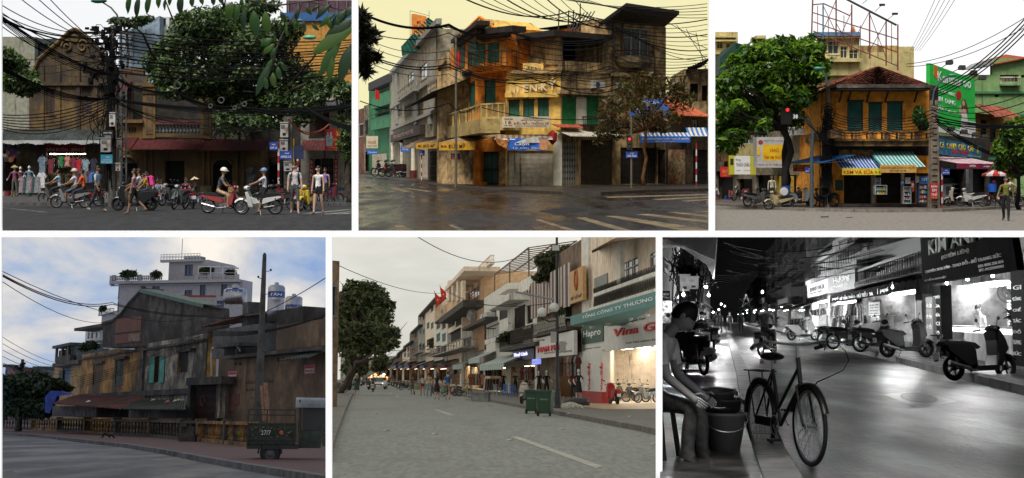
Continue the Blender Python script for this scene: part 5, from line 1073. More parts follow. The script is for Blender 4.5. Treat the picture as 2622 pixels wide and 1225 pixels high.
mb=MB();a,b=W.st(1590,580)[0],W.L;z0=W.up(1700,592);corr(mb,(a,3.5,z0+1.5),(b,3.5,z0+1.5),(b,-1.,z0-.1),(a,-1.,z0-.1),40,.06);mb.bd('tile_roof',mat('tile_red2',(.5,.12,.05),.8,.25),W.t)
W.box('old_pier',(1630,770,1695,950),0,.4,mat('pier_peeling',(.4,.3,.16),.9,.5,dirt=.4,dcol=(.3,.08,.03),scale=2));W.box('upper_block',(1595,385,1700,560),-6,-5.5,BG1)
A,B=c.g(1690,118),c.g(1812,118);bldg('far_right_house','dark upper house with blue tarpaulin bits behind the red tiles',A,B,(1750,355),10,BG1,[((1720,430,1760,520),'dark'),((1780,440,1808,520),'dark')]);
Wq=Wall(A,B,'lean_roof','slanted dark tin roof over the far right upper house','roof');mb=MB();corr(mb,Wq.world(Wq.st(1690,355)[0],2,Wq.up(1690,358))-Wq.A,Wq.world(Wq.st(1812,300)[0],2,Wq.up(1812,305))-Wq.A,Wq.world(Wq.st(1812,300)[0],-3,Wq.up(1812,325))-Wq.A,Wq.world(Wq.st(1700,355)[0],-3,Wq.up(1700,385))-Wq.A,20,.05);mb.bd('sheet',ROOF2,Wq.t)
cnpy('shop_awning','blue striped awning at the far right shop',104,1706,1812,655,700,0,1.8,[mat('aw_blue',(.05,.15,.4),.7,.1),mat('aw_white',(.6,.58,.5),.7,.1)],0,n=9)
Wb=cnpy('shop_awning','blue striped awning carrying the traditional medicine shop banner',103,1460,1715,686,702,734,1.5,[mat('aw_blue'),mat('aw_white')],BLB,[('CƠ SỞ KINH DOANH THUỐC Y HỌC CỔ TRUYỀN',.03,.97,.4,.82,LWH),('LƯƠNG Y NGUYỄN THỊ HƯƠNG',.3,.7,.1,.3,LWH)],24)
plt('advert_banner','blue Calyn advertising banner above the medicine shop',1410,548,1612,596,100,BLB,[('Calyn',.12,.48,.2,.75,LWH)]);plt('advert_banner','upper blue banner behind the small autumn tree',1466,512,1585,545,100.5,BLB,[('Calyn',.3,.8,.2,.7,LWH)])
plt('shop_sign','white shop sign with red lettering in the left street',56,700,116,762,190,mat('sign_cream'),[('HANDER',.15,.85,.35,.6,LRD),('VIỆT NAM',.1,.9,.1,.25,LK)]);plt('shop_sign','blue banner sign in the left street',60,772,116,794,188,BLB,[('CỬA HÀNG',.1,.9,.3,.7,LWH)]);plt('shop_sign','small blue sign between the hotel columns',232,750,282,782,150,BLB,[('HOTEL',.2,.8,.3,.7,LWH)])
def post(lab,X,y0,y1,r=.05,m=0):
 q=c.gp(X,y1);h=c.at(X,y0,q.y).z+c.h;sgl('steel_post',MB().lathe([(r*1.6,0),(r*1.6,.12),(r,.14),(r*.85,h),(0,h)],n=10),m or mat('steel_dull',(.16,.14,.1),.5,.15,mt=.3),lab,'post',q);return q
q=post('tall grey lamp post in front of the orange balcony',517,178,965,.09);lh=thg('street_lamp','short street lamp arm on top of the grey post',0,c.at(552,180,q.y));Tb([(0,0,0),(-.25,0,.25),(-.9,0,.5)],.04,6,'arm',IRN,lh);MB().ball((-1.1,0,.55),(.3,.12,.08)).bd('lamp_head',mat('steel_dull',(.16,.14,.1)),lh)
t_,Dp=spost('striped post under the blue sign before the grille shop',340,800,948,r=.05,n=7);plt('street_name_sign','small blue street sign on the striped post by the grille shop',330,772,356,800,Dp-.1,BLU,[('PHỐ',.3,.7,.6,.85,LW),('LÃN',.1,.9,.15,.5,LW)])
t_,Dp=spost('striped post under the red sign at the dark doorway',516,818,962,n=7);plt('notice_board','red notice board on the lamp post at the dark doorway',490,790,538,820,Dp-.2,mat('sign_red'),[('CẤM ĐỖ XE',.1,.9,.55,.85,LW),('07h-19h',.2,.8,.15,.4,LW)])
t_,Dp=spost('tall red and white striped post at the right end',1752,736,966,n=7)
q=post('plain steel post of the LÃN ÔNG street sign',1418,600,976,.07);plt('street_name_sign','blue street sign reading LÃN ÔNG',1390,780,1450,812,q.y-.1,BLU,[('PHỐ',.35,.65,.65,.88,LW),('LÃN ÔNG',.1,.9,.15,.55,LW)])
tl_=thg('traffic_light','black traffic light with red lamp beside the small autumn tree',0,c.at(1408,770,q.y-.1));Bx(-.16,.16,-.1,.1,0,.8,'housing',IRN,tl_)
for i,(col,e_)in en(((mat('lamp_off_green',(.01,.05,.03),.3,0),0),(mat('lamp_off_amber',(.06,.03,.01),.3,0),0),(em('lamp_red_lit',(1,.03,.02),1.2),1))):MB().lathe([(.09,0),(.06,-.03),(0,-.04)],(0,-.1,.15+.25*i),12,'y').bd('lamp',col,tl_)
for X,Y,w_,h_,lab,D in((512,258,28,80,'red flag hanging from the orange house upper window',104),(102,460,22,50,'red flag on the green house balcony',200),(300,225,18,22,'small red flag on the hotel roof',150)):
 p=c.at(X,Y+h_,D);k=c.ppm(D);mb=MB();w0,h0=w_/k,h_/k;mb.add([(w0*i/4,.12*(-1)**i*w0,h0*j/3-(i*.03*h0))for j in rg(4)for i in rg(5)],[(j*5+i,j*5+i+1,j*5+i+6,j*5+i+5)for j in rg(3)for i in rg(4)]);t=thg('flag',lab,0,p,group='red flags');mb.bd('cloth',mat('flag_red',(.55,.02,.02),.8,.1),t);Tb([(0,0,-.2),(-.1,0,h0+.4)],.02,5,'staff',DKW,t)
p=c.at(1500,665,98);k=c.ppm(98);mb=MB();mb.prism([(0,0),(.25,.05),(1.0,1.35),(.55,1.2),(.2,.7)],0,.03);sgl('red_pennant',mb,mat('flag_red',(.55,.02,.02)),'red pennant cloth hanging below the blue Calyn banner','flag',p)
LA=[lfm('leaf_olive',(.06,.05,.012)),lfm('leaf_rust',(.12,.05,.012)),lfm('leaf_ygreen',(.09,.1,.02)),lfm('leaf_brown',(.04,.022,.01))]
D=c.gp(1484,965).y;tree('autumn_street_tree','small street tree with sparse rust and green leaves before the medicine shop',c.g(1484,D),c.at(1490,660,D),pxb(D,[(1290,590,60,45),(1340,520,80,60),(1430,450,90,60),(1530,440,90,60),(1620,470,80,60),(1690,520,60,50),(1380,640,90,45),(1270,680,50,40),(1480,560,100,70),(1600,600,80,50),(1250,735,40,22),(1330,690,60,30),(1550,660,60,30),(1470,400,60,30),(1660,430,50,40)],1.2),2600,.2,LA,mat('bark_orange',(.16,.07,.025),.9,.3),.14,21,flat=.2,long=2.0,probs=[.35,.25,.25,.15],nb=15)
DL=[lfm('leaf_black',(.012,.012,.006),.15)]
for X,items,lab in((10,[(30,130,30,50),(60,180,45,30),(25,200,25,40),(80,200,25,15),(20,90,18,30)],'upper dark leafy branch reaching in from the left'),(10,[(40,280,40,35),(80,290,40,15),(30,330,35,30),(55,365,15,25)],'lower dark leafy branch reaching in from the left')):
 tree('hanging_branch',lab,c.at(12,items[0][1]-20,50),c.at(26,items[0][1]-5,50),pxb(50,[(max(x,34),y,min(rx,x-8)if x>34 else 24,ry)for x,y,rx,ry in items],.3),420,.2,DL,BARK,.03,X+items[0][1],cat='branch',flat=-.6,long=3.4)
CL=lambda pts,s,r,lab:cable(pts,s,r,label=lab)
for i,(y0,y1,x1,yb,r)in en(((62,125,800,165,.05),(68,132,806,172,.04),(150,170,780,200,.03),(262,330,900,400,.04),(270,345,1000,420,.04),(215,300,700,350,.02),(185,260,600,300,.02),(520,530,620,545,.03),(300,380,800,430,.02))):
 CL([(24,y0,80),(480,y1,88),(x1,yb,92),(1340,yb+20+i*5,93)],.5,r,'black overhead cable crossing the orange corner house')
for i in rg(9):CL([(560+i*70,-6,60+i*2),(1100+i*40,60+i*14,80),(1808,100+i*26,84)],.5,.035 if i%3==0 else.02,'black overhead cable fanning over the flat roof')
for i in rg(7):CL([(800,165+i*30,93),(1300,210+i*22,94),(1808,290+i*12,88)],.6,.03 if i%3==0 else.018,'black overhead cable passing the attic and round balcony')
for i in rg(5):CL([(770,370+i*12,94),(1050,355+i*10,95),(1330,350+i*20,96)],.3,.02,'thin cable strung over the HIÊN KÝ parapet')
for i in rg(4):CL([(1600+i*50,110+i*20,84),(1808,190+i*60,80)],.2,.02,'thin cable at the right of the flat roof')
for i in rg(5):CL([(1050+i*30,-6,70),(1808,20+i*18,70)],.3,.018,'thin cable high above the flat roof')
for i in rg(6):CL([(500+i*8,180+i*40,92),(780,300+i*22,96)],.3,.016,'thin service cable on the orange house front')
for i,(X,Y,lab)in en(((150,914,'black motorbike parked under the green house'),(190,916,'dark red motorbike parked by the hotel columns'),(222,916,'grey motorbike parked closest to the hotel column'))):bike(lab,c.gp(X,Y)+V_((0,0,.13)),R(80+i*8),0,[(.02,.02,.02),(.08,.015,.015),(.06,.06,.06)][i],k=2.)
# ============================================================ 3: corner shop with green shutters, bright overcast
c=C3
sheet('road',46,250,0,mat('asphalt_grey',(.2,.185,.16),.9,.2,bump=.15,scale=5,sy=.15))
KS3=mat('kerb_grey3',(.2,.18,.15),.9,.2);PAV3=mat('pavement3',(.09,.075,.065),.85,.3,bump=.15)
fr_=[c.gp(*p)for p in((14,1056),(200,1072),(480,1086),(800,1093),(1180,1090),(1400,1080),(1612,1066))];bk_=[c.g(x,200)for x in(14,200,480,800,1180,1400,1612)]
paved(fr_,bk_,PAV3,KS3,klab='low kerb round the corner shop pavement',n=46)
for p in([(760,1085),(900,1087),(900,1091),(765,1090)],[(560,1113),(600,1112),(602,1118),(562,1119)],[(690,1117),(725,1117),(725,1120),(690,1120)]):poly(p,.005,mat('drain_dark',(.02,.018,.016),.8,.2),'drain_cover')
OR3=mat('wall_orange3',(.75,.3,.03),.85,.22,dirt=.15,sk=.22,dcol=(.16,.06,.02),scale=1.2);OD3=mat('wall_orange_dirty3',(.3,.16,.045),.9,.4,dirt=.5,dcol=(.03,.02,.014),scale=1.5,sk=.3);CRM3=mat('wall_cream3',(.55,.46,.2),.85,.15,sk=.35,dcol=(.25,.18,.08),scale=.6)
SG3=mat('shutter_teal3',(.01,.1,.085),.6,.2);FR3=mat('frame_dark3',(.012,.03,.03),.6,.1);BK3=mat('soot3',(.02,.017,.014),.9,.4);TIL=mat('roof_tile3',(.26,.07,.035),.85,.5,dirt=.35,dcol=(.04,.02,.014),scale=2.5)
A,B=fro(8,135,170);bldg('cream_apartments','cream apartment block at the far left behind the tree',A,B,(70,165),12,CRM3,[((28,215,58,250),'glass',CRM3,0,2),((75,222,98,248),'glass',CRM3,0,1),((20,300,45,350),'glass',CRM3,0,2),((22,400,45,450),'dark')])
for y in(185,205,270,380):W.t=0;W_=Wall(A,B,'facade_ledge','pale ledge on the cream apartment block','ledge','apartment ledges');W_.box('ledge',(8,y,128,y+8),0,.8,CRM3)
A,B=fro(40,240,140);W=Wall(A,B,'green_shed','dark green corrugated metal block above the tree','building');mb=MB();P=[W.st(40,380),W.st(240,380),W.st(240,248),W.st(125,220),W.st(44,300)]
mb.prism(P,.1,10);mb.bd('wall',mat('metal_green3',(.012,.05,.04),.6,.2),W.t);mb=MB();corr(mb,(P[3][0],.05,W.up(125,400)),(P[2][0],.05,W.up(240,400)),(P[2][0],.05,P[2][1]),(P[3][0],.05,P[3][1]),40,.06);mb.bd('cladding',mat('metal_green3b',(.015,.065,.052),.6,.2),W.t)
A,B=fro(240,278,160);bldg('stair_tower','small cream stair tower poking over the tree',A,B,(258,195),4,CRM3);Wc=Wall(A,B,'stair_roof','slanted white roof of the stair tower','roof');Wc.box('sheet',(230,183,280,198),-3,1,CRM3)
A,B=fro(540,1040,120);W=bldg('yellow_block','tall cream yellow block behind the tiled corner roof',A,B,(700,270),14,CRM3,[((575,205,620,260),'glass',BK3,0,2)]and[],roofm=0);YB=W
A,B=fro(540,760,119.5);Wt=Wall(A,B);zt=W.top;CB3=thg('roof_room','glazed rooftop room with blue fascia behind the scaffold frame','building',A,Wt.rz);Wt.t=CB3
mb=MB();rs=[Wt.rect(545,195,592,265),Wt.rect(598,210,655,278),Wt.rect(662,238,700,300),Wt.rect(708,255,755,312)];zz=Wt.up(640,180);holed(mb,0,Wt.L,zt-2,zz,rs,.3);mb.bd('wall',CRM3,CB3)
for r in rs:opng(Wt,r,'glass',WHP,glm('glass_room',(.06,.07,.07)),n=2,depth=.3)
Wt.box('fascia',(530,165,765,185),-.5,.5,mat('fascia_blue3',(.1,.22,.35),.7,.2));Wt.box('balcony_edge',(540,300,770,318),0,.5,CRM3);Wt.box('roof_slab',(535,186,765,196),-.4,.4,CRM3)
W2_=Wall(*fro(760,960,121));WB3=bldg('stained_block','stained cream block right of the rooftop room',W2_.A,W2_.B,W2_.up(860,235),10,mat('wall_cream_stained',(.45,.34,.14),.9,.2,sk=.6,dirt=.3,dcol=(.08,.05,.025),scale=.7),[((922,330,948,362),'glass',BK3,0,2)])
W3_=Wall(*fro(955,1040,124));bldg('pale_block','pale end block with small square windows beside the green billboard',W3_.A,W3_.B,W3_.up(1000,240),10,CRM3,[((990,268,1014,298),'glass',BK3,0,2),((970,365,988,385),'glass',BK3,0,1)])
q=c.at(727,215,135);mb=MB();k=c.ppm(135);mb.lathe([(42/k,0),(0,85/k)],n=4);t=thg('red_spire','steep red pyramid roof behind the scaffold','roof',q,R(45));mb.bd('roof',mat('spire_red',(.3,.05,.03),.7,.1),t)
mb=MB()
for i in rg(4):a=pi/2*i;mb.tube([(42/k*cos(a),42/k*sin(a),0),(0,0,85/k)],.06,4)
mb.bd('ridge',WHP,t)
D=112;t=thg('billboard_frame','empty rusty billboard scaffold frame on the roof','scaffold',c.at(735,330,D));O=c.at(735,330,D);RP=mat('pipe_rust',(.2,.05,.04),.7,.2);BP=mat('pipe_blue',(.05,.2,.33),.6,.2)
def pipe(x0,y0,x1,y1,r=.05,d0=0,d1=0,m=RP):Tb([c.at(x0,y0,D+d0)-O,c.at(x1,y1,D+d1)-O],r,5,'pipe',m,t)
for i,X in en((520,573,640,720,812,897,957)):ty=-10+(X-640)*.43 if X>640 else(-15 if X!=573 else 18);pipe(X,max(-12,ty),X-(6 if X==520 else 0),180+(X-520)*.42,.06,m=BP if X==573 else RP)
for f in(0,.33,.66,1):pipe(522,20+f*140,957,135+f*205,.045)if f else 0
pipe(573,18,712,82,.05);pipe(690,-5,950,130,.09,m=mat('pipe_dark',(.04,.05,.06),.6,.2));pipe(640,-15,700,-2);pipe(522,25,575,20)
for x0,y0,x1,y1 in((573,30,640,170),(640,0,573,160),(720,60,640,230),(812,60,720,230),(812,70,897,300),(897,110,812,260),(600,90,600,190),(680,80,680,230),(765,130,765,280),(855,170,855,300),(640,120,720,260),(925,120,925,330),(545,30,545,180)):pipe(x0,y0,x1,y1,.03,1,1)
for x,y,x2,y2 in((876,26,840,60),(942,72,900,105),(805,-5,775,20),(1015,85,1015,85)):
 if x>1000:continue
 lt=thg('flood_light','small black flood light on an arm of the scaffold',0,c.at(x,y,D),group='scaffold flood lights');MB().cbox((0,0,0),(.42,.25,.16)).bd('head',IRN,lt);Tb([(0,0,0),c.at(x2,y2,D)-c.at(x,y,D)],.025,4,'arm',IRN,lt)
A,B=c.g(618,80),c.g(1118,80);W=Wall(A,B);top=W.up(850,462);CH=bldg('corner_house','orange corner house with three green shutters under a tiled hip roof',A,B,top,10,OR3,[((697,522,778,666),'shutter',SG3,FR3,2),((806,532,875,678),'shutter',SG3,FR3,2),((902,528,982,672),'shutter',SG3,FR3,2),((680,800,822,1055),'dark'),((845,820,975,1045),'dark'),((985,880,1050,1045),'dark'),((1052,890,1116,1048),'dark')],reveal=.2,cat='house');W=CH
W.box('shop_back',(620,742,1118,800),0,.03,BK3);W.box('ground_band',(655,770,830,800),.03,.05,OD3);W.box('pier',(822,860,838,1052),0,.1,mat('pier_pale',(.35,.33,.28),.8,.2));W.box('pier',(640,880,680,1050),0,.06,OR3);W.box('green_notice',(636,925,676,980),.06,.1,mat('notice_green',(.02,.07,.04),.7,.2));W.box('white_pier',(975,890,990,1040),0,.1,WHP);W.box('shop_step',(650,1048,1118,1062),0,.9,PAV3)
a,b,z0,z1=W.rect(620,672,1118,742,1.0);fl=Bx(a,b,-1.0,0,z0-.1,z0+.3,'balcony_slab',OD3,W.t);Bx(a,b,-1.02,-.88,z1-.12,z1,'rail',OD3,fl);Bx(a-.1,b+.1,-1.15,-.02,z0+.18,z0+.28,'moulding',OD3,fl)
n=26
for i in rg(n):
 x0=a+(b-a)*i/n
 Bx(x0+.02,x0+(.14 if i%4 else.3),-.98,-.9,z0+.3,z1-.12,'baluster',OD3 if i%4 else OR3,fl)
 if 6<i<26 and i%2==0:Bx(x0+.14,x0+(b-a)/n,-.95,-.92,z0+.3,z1-.12,'infill',mat('infill_brick',(.12,.06,.04),.9,.3),fl)
for X in(655,700,795,890,1040):
 x,z=W.st(X,480);Tb([(x,-.05,z-.5),(x,-.5,z-.1),(x,-1.0,z+.25)],.05,4,'eave_bracket',BK3,W.t)
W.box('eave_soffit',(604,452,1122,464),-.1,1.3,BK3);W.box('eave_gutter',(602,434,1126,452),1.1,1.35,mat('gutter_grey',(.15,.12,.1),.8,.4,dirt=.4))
E0=V_((W.st(600,440,1.2)[0],-1.3,top+.12));E1=V_((W.st(1126,440,1.2)[0],-1.3,top+.12));RD=V_((W.st(858,345,-5)[0],5,W.up(858,347,-5)))
tl=MB()
def tiles(E0,E1,R0,rows=22,w=.24):
 ed=(E1-E0);up_=R0-(E0+ed*.5);nr=ed.cross(up_).normalized()
 for j in rg(rows):
  v0,v1=j/rows,(j+1.25)/rows;p0=E0.lerp(R0,v0);p1=E1.lerp(R0,v0);q0=E0.lerp(R0,min(1,v1));q1=E1.lerp(R0,min(1,v1));n=max(1,int((p1-p0).length/w));rd_=random.Random(j)
  for i in rg(n):
   u0,u1=i/n,(i+.94)/n;lift=nr*(.05+rd_.uniform(0,.03));mid=nr*.05
   tl.add([p0.lerp(p1,u0)+lift,p0.lerp(p1,(u0+u1)/2)+lift+mid,p0.lerp(p1,u1)+lift,q0.lerp(q1,u1),q0.lerp(q1,(u0+u1)/2)+mid*.6,q0.lerp(q1,u0)],[(0,1,4,5),(1,2,3,4)])
Bk0=V_((E0.x,11,top+.12));Bk1=V_((E1.x,11,top+.12));tiles(E0,E1,RD);tiles(Bk0,E0,RD);tiles(E1,Bk1,RD)
tl.bd('roof_tiles',TIL,W.t,kind='stuff');MB().add([E0,E1,RD,Bk0,Bk1],[(0,1,2),(3,0,2),(1,4,2)]).bd('roof_deck',BK3,W.t)
MB().tube([E0,RD],.09,6).tube([E1,RD],.09,6).bd('hip_ridge',TIL,W.t)
A2,B2=c.g(478,92),c.g(616,80.5);Wl=Wall(A2,B2);LWg=bldg('sooty_wing','black stained side wing behind the cable pole',A2,B2,Wl.up(550,470),6,BK3,[((520,900,600,1060),'dark')]);Wl=LWg;Wl.box('balcony_wall',(480,680,615,722),0,.6,OD3);awng(Wl,(470,445,618,490),1.3,.5,mat('roof_brown3',(.07,.035,.025),.8,.3),26,.04)
rd=random.Random(31);PKC=[(.5,.05,.05),(.05,.15,.5),(.6,.5,.05),(.05,.35,.1),(.6,.6,.6),(.5,.1,.35),(.05,.4,.5),(.6,.25,.05)]
def grack(X0,Y0,X1,Y1,D,rows,n,lab,m=0):
 a=c.at(X0,Y1,D);b=c.at(X1,Y0,D);w=b.x-a.x;h=b.z-a.z;t=thg('display_rack',lab,1,a);m=m or WBAR
 Bx(0,.04,0,.4,0,h,'side_panel',m,t);Bx(w-.04,w,0,.4,0,h,'side_panel',m,t)
 for j in rg(rows+1):Bx(.04,w-.04,0,.4,max(0,h*j/rows-.03),max(.03,h*j/rows),'shelf',m,t)
 for j in rg(rows):
  mb=[MB()for _ in PKC]
  for i in rg(n):
   x=.06+(w-.12)*(i+.5)/n;ww=(w-.12)/n*.4;hh=(h/rows-.06)*rd.uniform(.55,.95);k=rd.randrange(len(PKC));o=MB().box(x-ww,x+ww,.05,.2,0,hh)
   sgl('goods_packet',o,mat('packet_%d'%k,PKC[k],.5,.3,scale=6),'small coloured packet on the '+lab.split(' at ')[0].split(' with ')[0],'packet',a+V_((0,0,h*j/rows+.001)),group='packets on '+lab)
grack(840,952,902,1000,78,2,9,'glass counter of cigarettes at the tea shop door');grack(985,960,1026,1048,78,4,6,'tall snack rack at the white pier');grack(1065,945,1112,1042,78,4,6,'drinks cabinet at the right end of the tea shop',mat('cab_blue',(.03,.1,.25),.5,.1));grack(842,915,870,950,78.5,2,5,'small blue shelf above the cigarette counter')
for i in rg(14):
 q=c.gp(888+i*4.2,1050-(i%3)*3);q.z+=.13;mb=MB();mb.lathe([(.05,0),(.055,.22),(.02,.3),(.02,.36),(0,.36)],n=8);sgl('drink_bottle',mb,mat('bottle_%d'%(i%3),[(.05,.25,.45),(.3,.4,.45),(.1,.3,.1)][i%3],.2,0),'plastic drink bottle standing before the tea shop','bottle',q,group='drink bottles')
for X0,Y0,X1,Y1,col in((972,925,990,958,(.03,.1,.2)),(995,912,1022,945,(.45,.45,.47)),(1024,930,1042,985,(.3,.06,.05)),(1048,905,1066,938,(.4,.4,.38)),(1068,908,1116,945,(.04,.15,.4))):plt('phone_card_poster','phone card poster hung beside the tea shop',X0,Y0,X1,Y1,78,mat('poster_%s'%str(col),col,.6,.4,scale=5),[('SIM',.2,.8,.4,.8,LW)],group='phone card posters')
AB=[mat('aw3_blue',(.02,.1,.36),.6,.1),mat('aw3_blue2',(.02,.1,.36)),mat('aw3_white',(.6,.62,.62),.6,.1)];AT=[mat('aw3_teal',(.03,.26,.24),.6,.1),mat('aw3_teal'),mat('aw3_white')]
SY=mat('sign_yellow3',(.8,.62,.03),.6,.08);SRD=mat('letter_red3',(.55,.02,.02),.6,0)
cnpy('shop_awning','blue white striped awning with yellow KEM VÀ SỮA valance',80,652,852,800,866,900,2.,AB,SY,[('KEM VÀ SỮA',.04,.8,.15,.85,SRD),('08h - 22h',.84,.98,.3,.6,mat('letter_green',(.03,.3,.1),.6,0))],36)
cnpy('shop_awning','teal white striped awning with ochre tea shop valance',80,848,1072,778,858,0,2.6,AT,0,n=36);plt('valance_banner','ochre cloth valance lettered tea wholesale below the teal awning',866,848,1052,888,77,mat('valance_ochre',(.6,.36,.08),.8,.15),[('BÁN BUÔN - BÁN LẺ CHÈ THÁI NGUYÊN',.03,.97,.5,.85,LRD),('ĐT : 01675 191 998',.28,.72,.15,.35,LK)])
Wa=cnpy('shop_awning','blue corrugated awning sloping over the BI DON DON sign',84,440,640,800,838,0,2.2,[mat('aw3_blue3',(.02,.13,.35),.6,.15)],0,n=30,dd=4)
plt('shop_sign','red food stall sign reading BI DON DON and CƠM',420,846,515,882,81,mat('sign_red3',(.5,.02,.015),.6,.08),[('BI DON DON',.03,.97,.54,.92,SY),('CƠM CHÁY',.2,.9,.1,.46,LW)])
A,B=c.g(14,108),c.g(480,88);W=bldg('left_shop_row','shadowed shop row with barred windows under the big tree',A,B,(250,640),8,mat('wall_shade3',(.2,.17,.11),.9,.3,dirt=.3),[((20,880,110,1040),'dark'),((130,920,210,1045),'dark'),((225,900,320,1050),'dark'),((345,900,455,1060),'dark'),((140,670,200,740),'glass',WBAR,0,3),((205,670,290,735),'glass',WBAR,0,4)])
W.box('cream_band',(82,742,240,800),0,.25,CRM3);W.box('old_balcony',(18,780,90,830),0,.8,OD3)
ac_unit(W,(400,658,450,695),.6);ac_unit(W,(376,648,402,680),.6)
for x0,x1 in((348,362),(322,336),(395,408)):W.box('yellow_pier',(x0,905,x1,1050),0,.2,mat('pier_yellow',(.4,.28,.04),.7,.2))
plt('shop_sign','small red hanging shop sign at the far left',45,858,106,910,96,mat('sign_red3'),[('Bảo Minh',.2,.85,.4,.75,mat('letter_gold',(.6,.3,.1),.5,0)),('VÀNG BẠC',.25,.85,.1,.25,mat('letter_gold'))])
OLV=mat('sign_olive',(.42,.4,.03),.5,.08);SW_=mat('sign_white3',(.68,.68,.66),.5,.05)
t=plt('shop_sign','olive and white jewellery sign reading THẢO CHÂU',90,800,228,898,95,OLV,[('THẢO CHÂU',.26,.78,.42,.66,LK),('Hiệu vàng',.24,.42,.7,.84,LK),('0912 283 468',.26,.42,.18,.24,LRD),('91 Hàng Than',.55,.8,.18,.24,LRD)],th=.5);k=c.ppm(95);Bx(28/k,108/k,-.003,.01,.02,96/k,'white_panel',SW_,t);Bx(6/k,22/k,-.012,.01,50/k,82/k,'emblem',LK,t)
t=plt('shop_sign','big silver jewellery sign with yellow panel reading VÀNG TÂM KIM',232,705,415,862,92,mat('sign_silver',(.42,.43,.42),.5,.1),[('CÔNG TY TNHH VÀNG KIM HÙNG',.18,.88,.86,.9,LRD),('VÀNG',.36,.62,.5,.66,LRD),('TÂM KIM THƯỜNG',.19,.81,.28,.42,LRD),('81 Hàng Than',.02,.2,.05,.13,LRD),('Uy Tín - Chất Lượng',.24,.78,.05,.14,LRD)],th=1.2);k=c.ppm(92);Bx(30/k,152/k,-.003,.01,36/k,118/k,'yellow_panel',mat('panel_yellow3',(.7,.42,.01),.5,.08),t);mb=MB();mb.lathe([(.16,0),(0,-.01)],(20/k,-.005,130/k),14,'y');mb.bd('emblem',LRD,t);Bx(2/k,16/k,-.02,.02,62/k,108/k,'side_tab',mat('panel_yellow3'),t)
plt('side_board','pale blue side face of the silver jewellery sign',415,705,458,800,91.5,mat('sign_paleblue',(.35,.45,.48),.6,.1));plt('no_parking_board','dark red CẤM board standing among the parked bikes',158,970,192,1008,92,mat('sign_maroon',(.1,.015,.015),.6,.1),[('CẤM',.3,.7,.55,.8,LW),('ĐỖ XE',.2,.8,.2,.4,LW)])
grack(92,978,118,1012,96,3,4,'red snack shelf of the left vendor',mat('rack_red',(.3,.05,.04),.6,.1));q=c.gp(40,1036);q.z+=.13;pers('vendor in pale shirt squatting at the far left',q,R(80),(.45,.4,.45),seat=.35,hip=(95,95),knee=(100,100),lean=25,sh=(40,40),el=(40,40));stool(80,1036,c=c,lab='blue plastic stool of the far left vendor');stool(22,1034,(.3,.03,.03),c=c,lab='red plastic stool of the far left vendor')
q=c.gp(310,1062);q.z+=.13;pers('man in pale vest and blue sleeves standing among parked bikes',q,R(175),(.5,.46,.36),sleeve='long',hip=(3,-3))
LT=[lfm('leaf3_dark',(.014,.045,.006)),lfm('leaf3_mid',(.05,.13,.012)),lfm('leaf3_light',(.18,.3,.025),.5)]
items=[(70,440,70,60),(150,330,80,60),(240,270,90,60),(330,260,90,60),(430,270,80,60),(500,270,70,60),(540,340,70,50),(130,430,90,60),(240,400,110,70),(360,380,110,70),(470,390,100,60),(560,380,45,40),(80,540,80,60),(180,540,100,60),(300,510,100,70),(420,500,90,60),(60,640,60,60),(140,640,90,50),(230,620,80,60),(330,620,70,40),(60,720,60,50),(130,710,60,40),(420,600,60,60),(500,470,60,30),(270,660,40,25),(380,210,50,20),(480,215,50,25),(100,770,30,20),(590,330,18,30)]
D=79;bl=pxb(D,items,2,3)+pxb(D-2,[(max(45,x+random.Random(i*3).uniform(-60,60)),y+random.Random(i*3+1).uniform(-45,45),rx*.45,ry*.4)for i,(x,y,rx,ry)in en(items)],2,4)
t=tree('flame_tree','big bright green tree leaning over the jewellery shops',c.gp(378,1070),c.at(372,640,D),bl,11000,.25,LT,mat('bark_black',(.02,.016,.013),.9,.3),.22,41,flat=.9,long=2.0,probs=[.22,.4,.38],nb=14)
mb=SM();mb.tube([c.at(*p,D)-c.gp(378,1070)for p in((378,1072),(376,900),(385,850),(408,780),(395,720),(365,670),(372,630),(410,540),(440,450))],[.22,.2,.2,.2,.18,.17,.16,.12,.08],8);mb.bd('trunk',mat('bark_black'),t)
tree('street_tree','small rounded green tree beside the HÀNG HIỆU sign',c.gp(1580,1078),c.at(1578,900,76),pxb(76,[(1540,680,50,50),(1590,650,40,50),(1500,740,45,40),(1570,760,50,50),(1520,820,50,35),(1480,850,30,25),(1590,850,30,45),(1560,890,35,25),(1480,780,30,30)],1),4200,.18,LT,mat('bark_black'),.13,43,flat=.7,long=1.8)
tree('wall_bush','green climbing bush between corner house and concrete pole',c.at(1080,690,79.5),c.at(1080,640,79.5),pxb(79,[(1065,600,30,40),(1090,640,25,30),(1060,560,15,15)],.4),900,.16,LT[:2],BARK,.04,44,cat='bush')
t=thg('green_billboard','big slanted green water purifier billboard with Kangaroo lettering',1,c.at(1122,700,88));Wb=Wall(c.g(1122,91),c.g(1356,94)).on(t);t.matrix_basis=c.M4@MX.Translation(Wb.A)@MX.Rotation(Wb.rz,4,'Z');off();Wb.t=t
P=[Wb.st(1122,672),Wb.st(1356,712),Wb.st(1352,410),Wb.st(1122,325)];MB().prism([P[0],P[1],P[2],P[3]],0,.3).bd('board',mat('bill_green',(.03,.55,.08),.5,.05),t)
mb=MB();Q=[Wb.st(1122,672),Wb.st(1356,712),Wb.st(1356,680),Wb.st(1290,668),Wb.st(1122,640)];mb.prism(Q,-.012,0);mb.bd('white_strip',SW_,t);mb=MB();mb.prism([Wb.st(1292,700),Wb.st(1356,710),Wb.st(1356,628),Wb.st(1302,620),Wb.st(1285,660)],-.013,0);mb.bd('white_strip',SW_,t);BW=mat('letter_pure',(.8,.8,.8),.5,0)
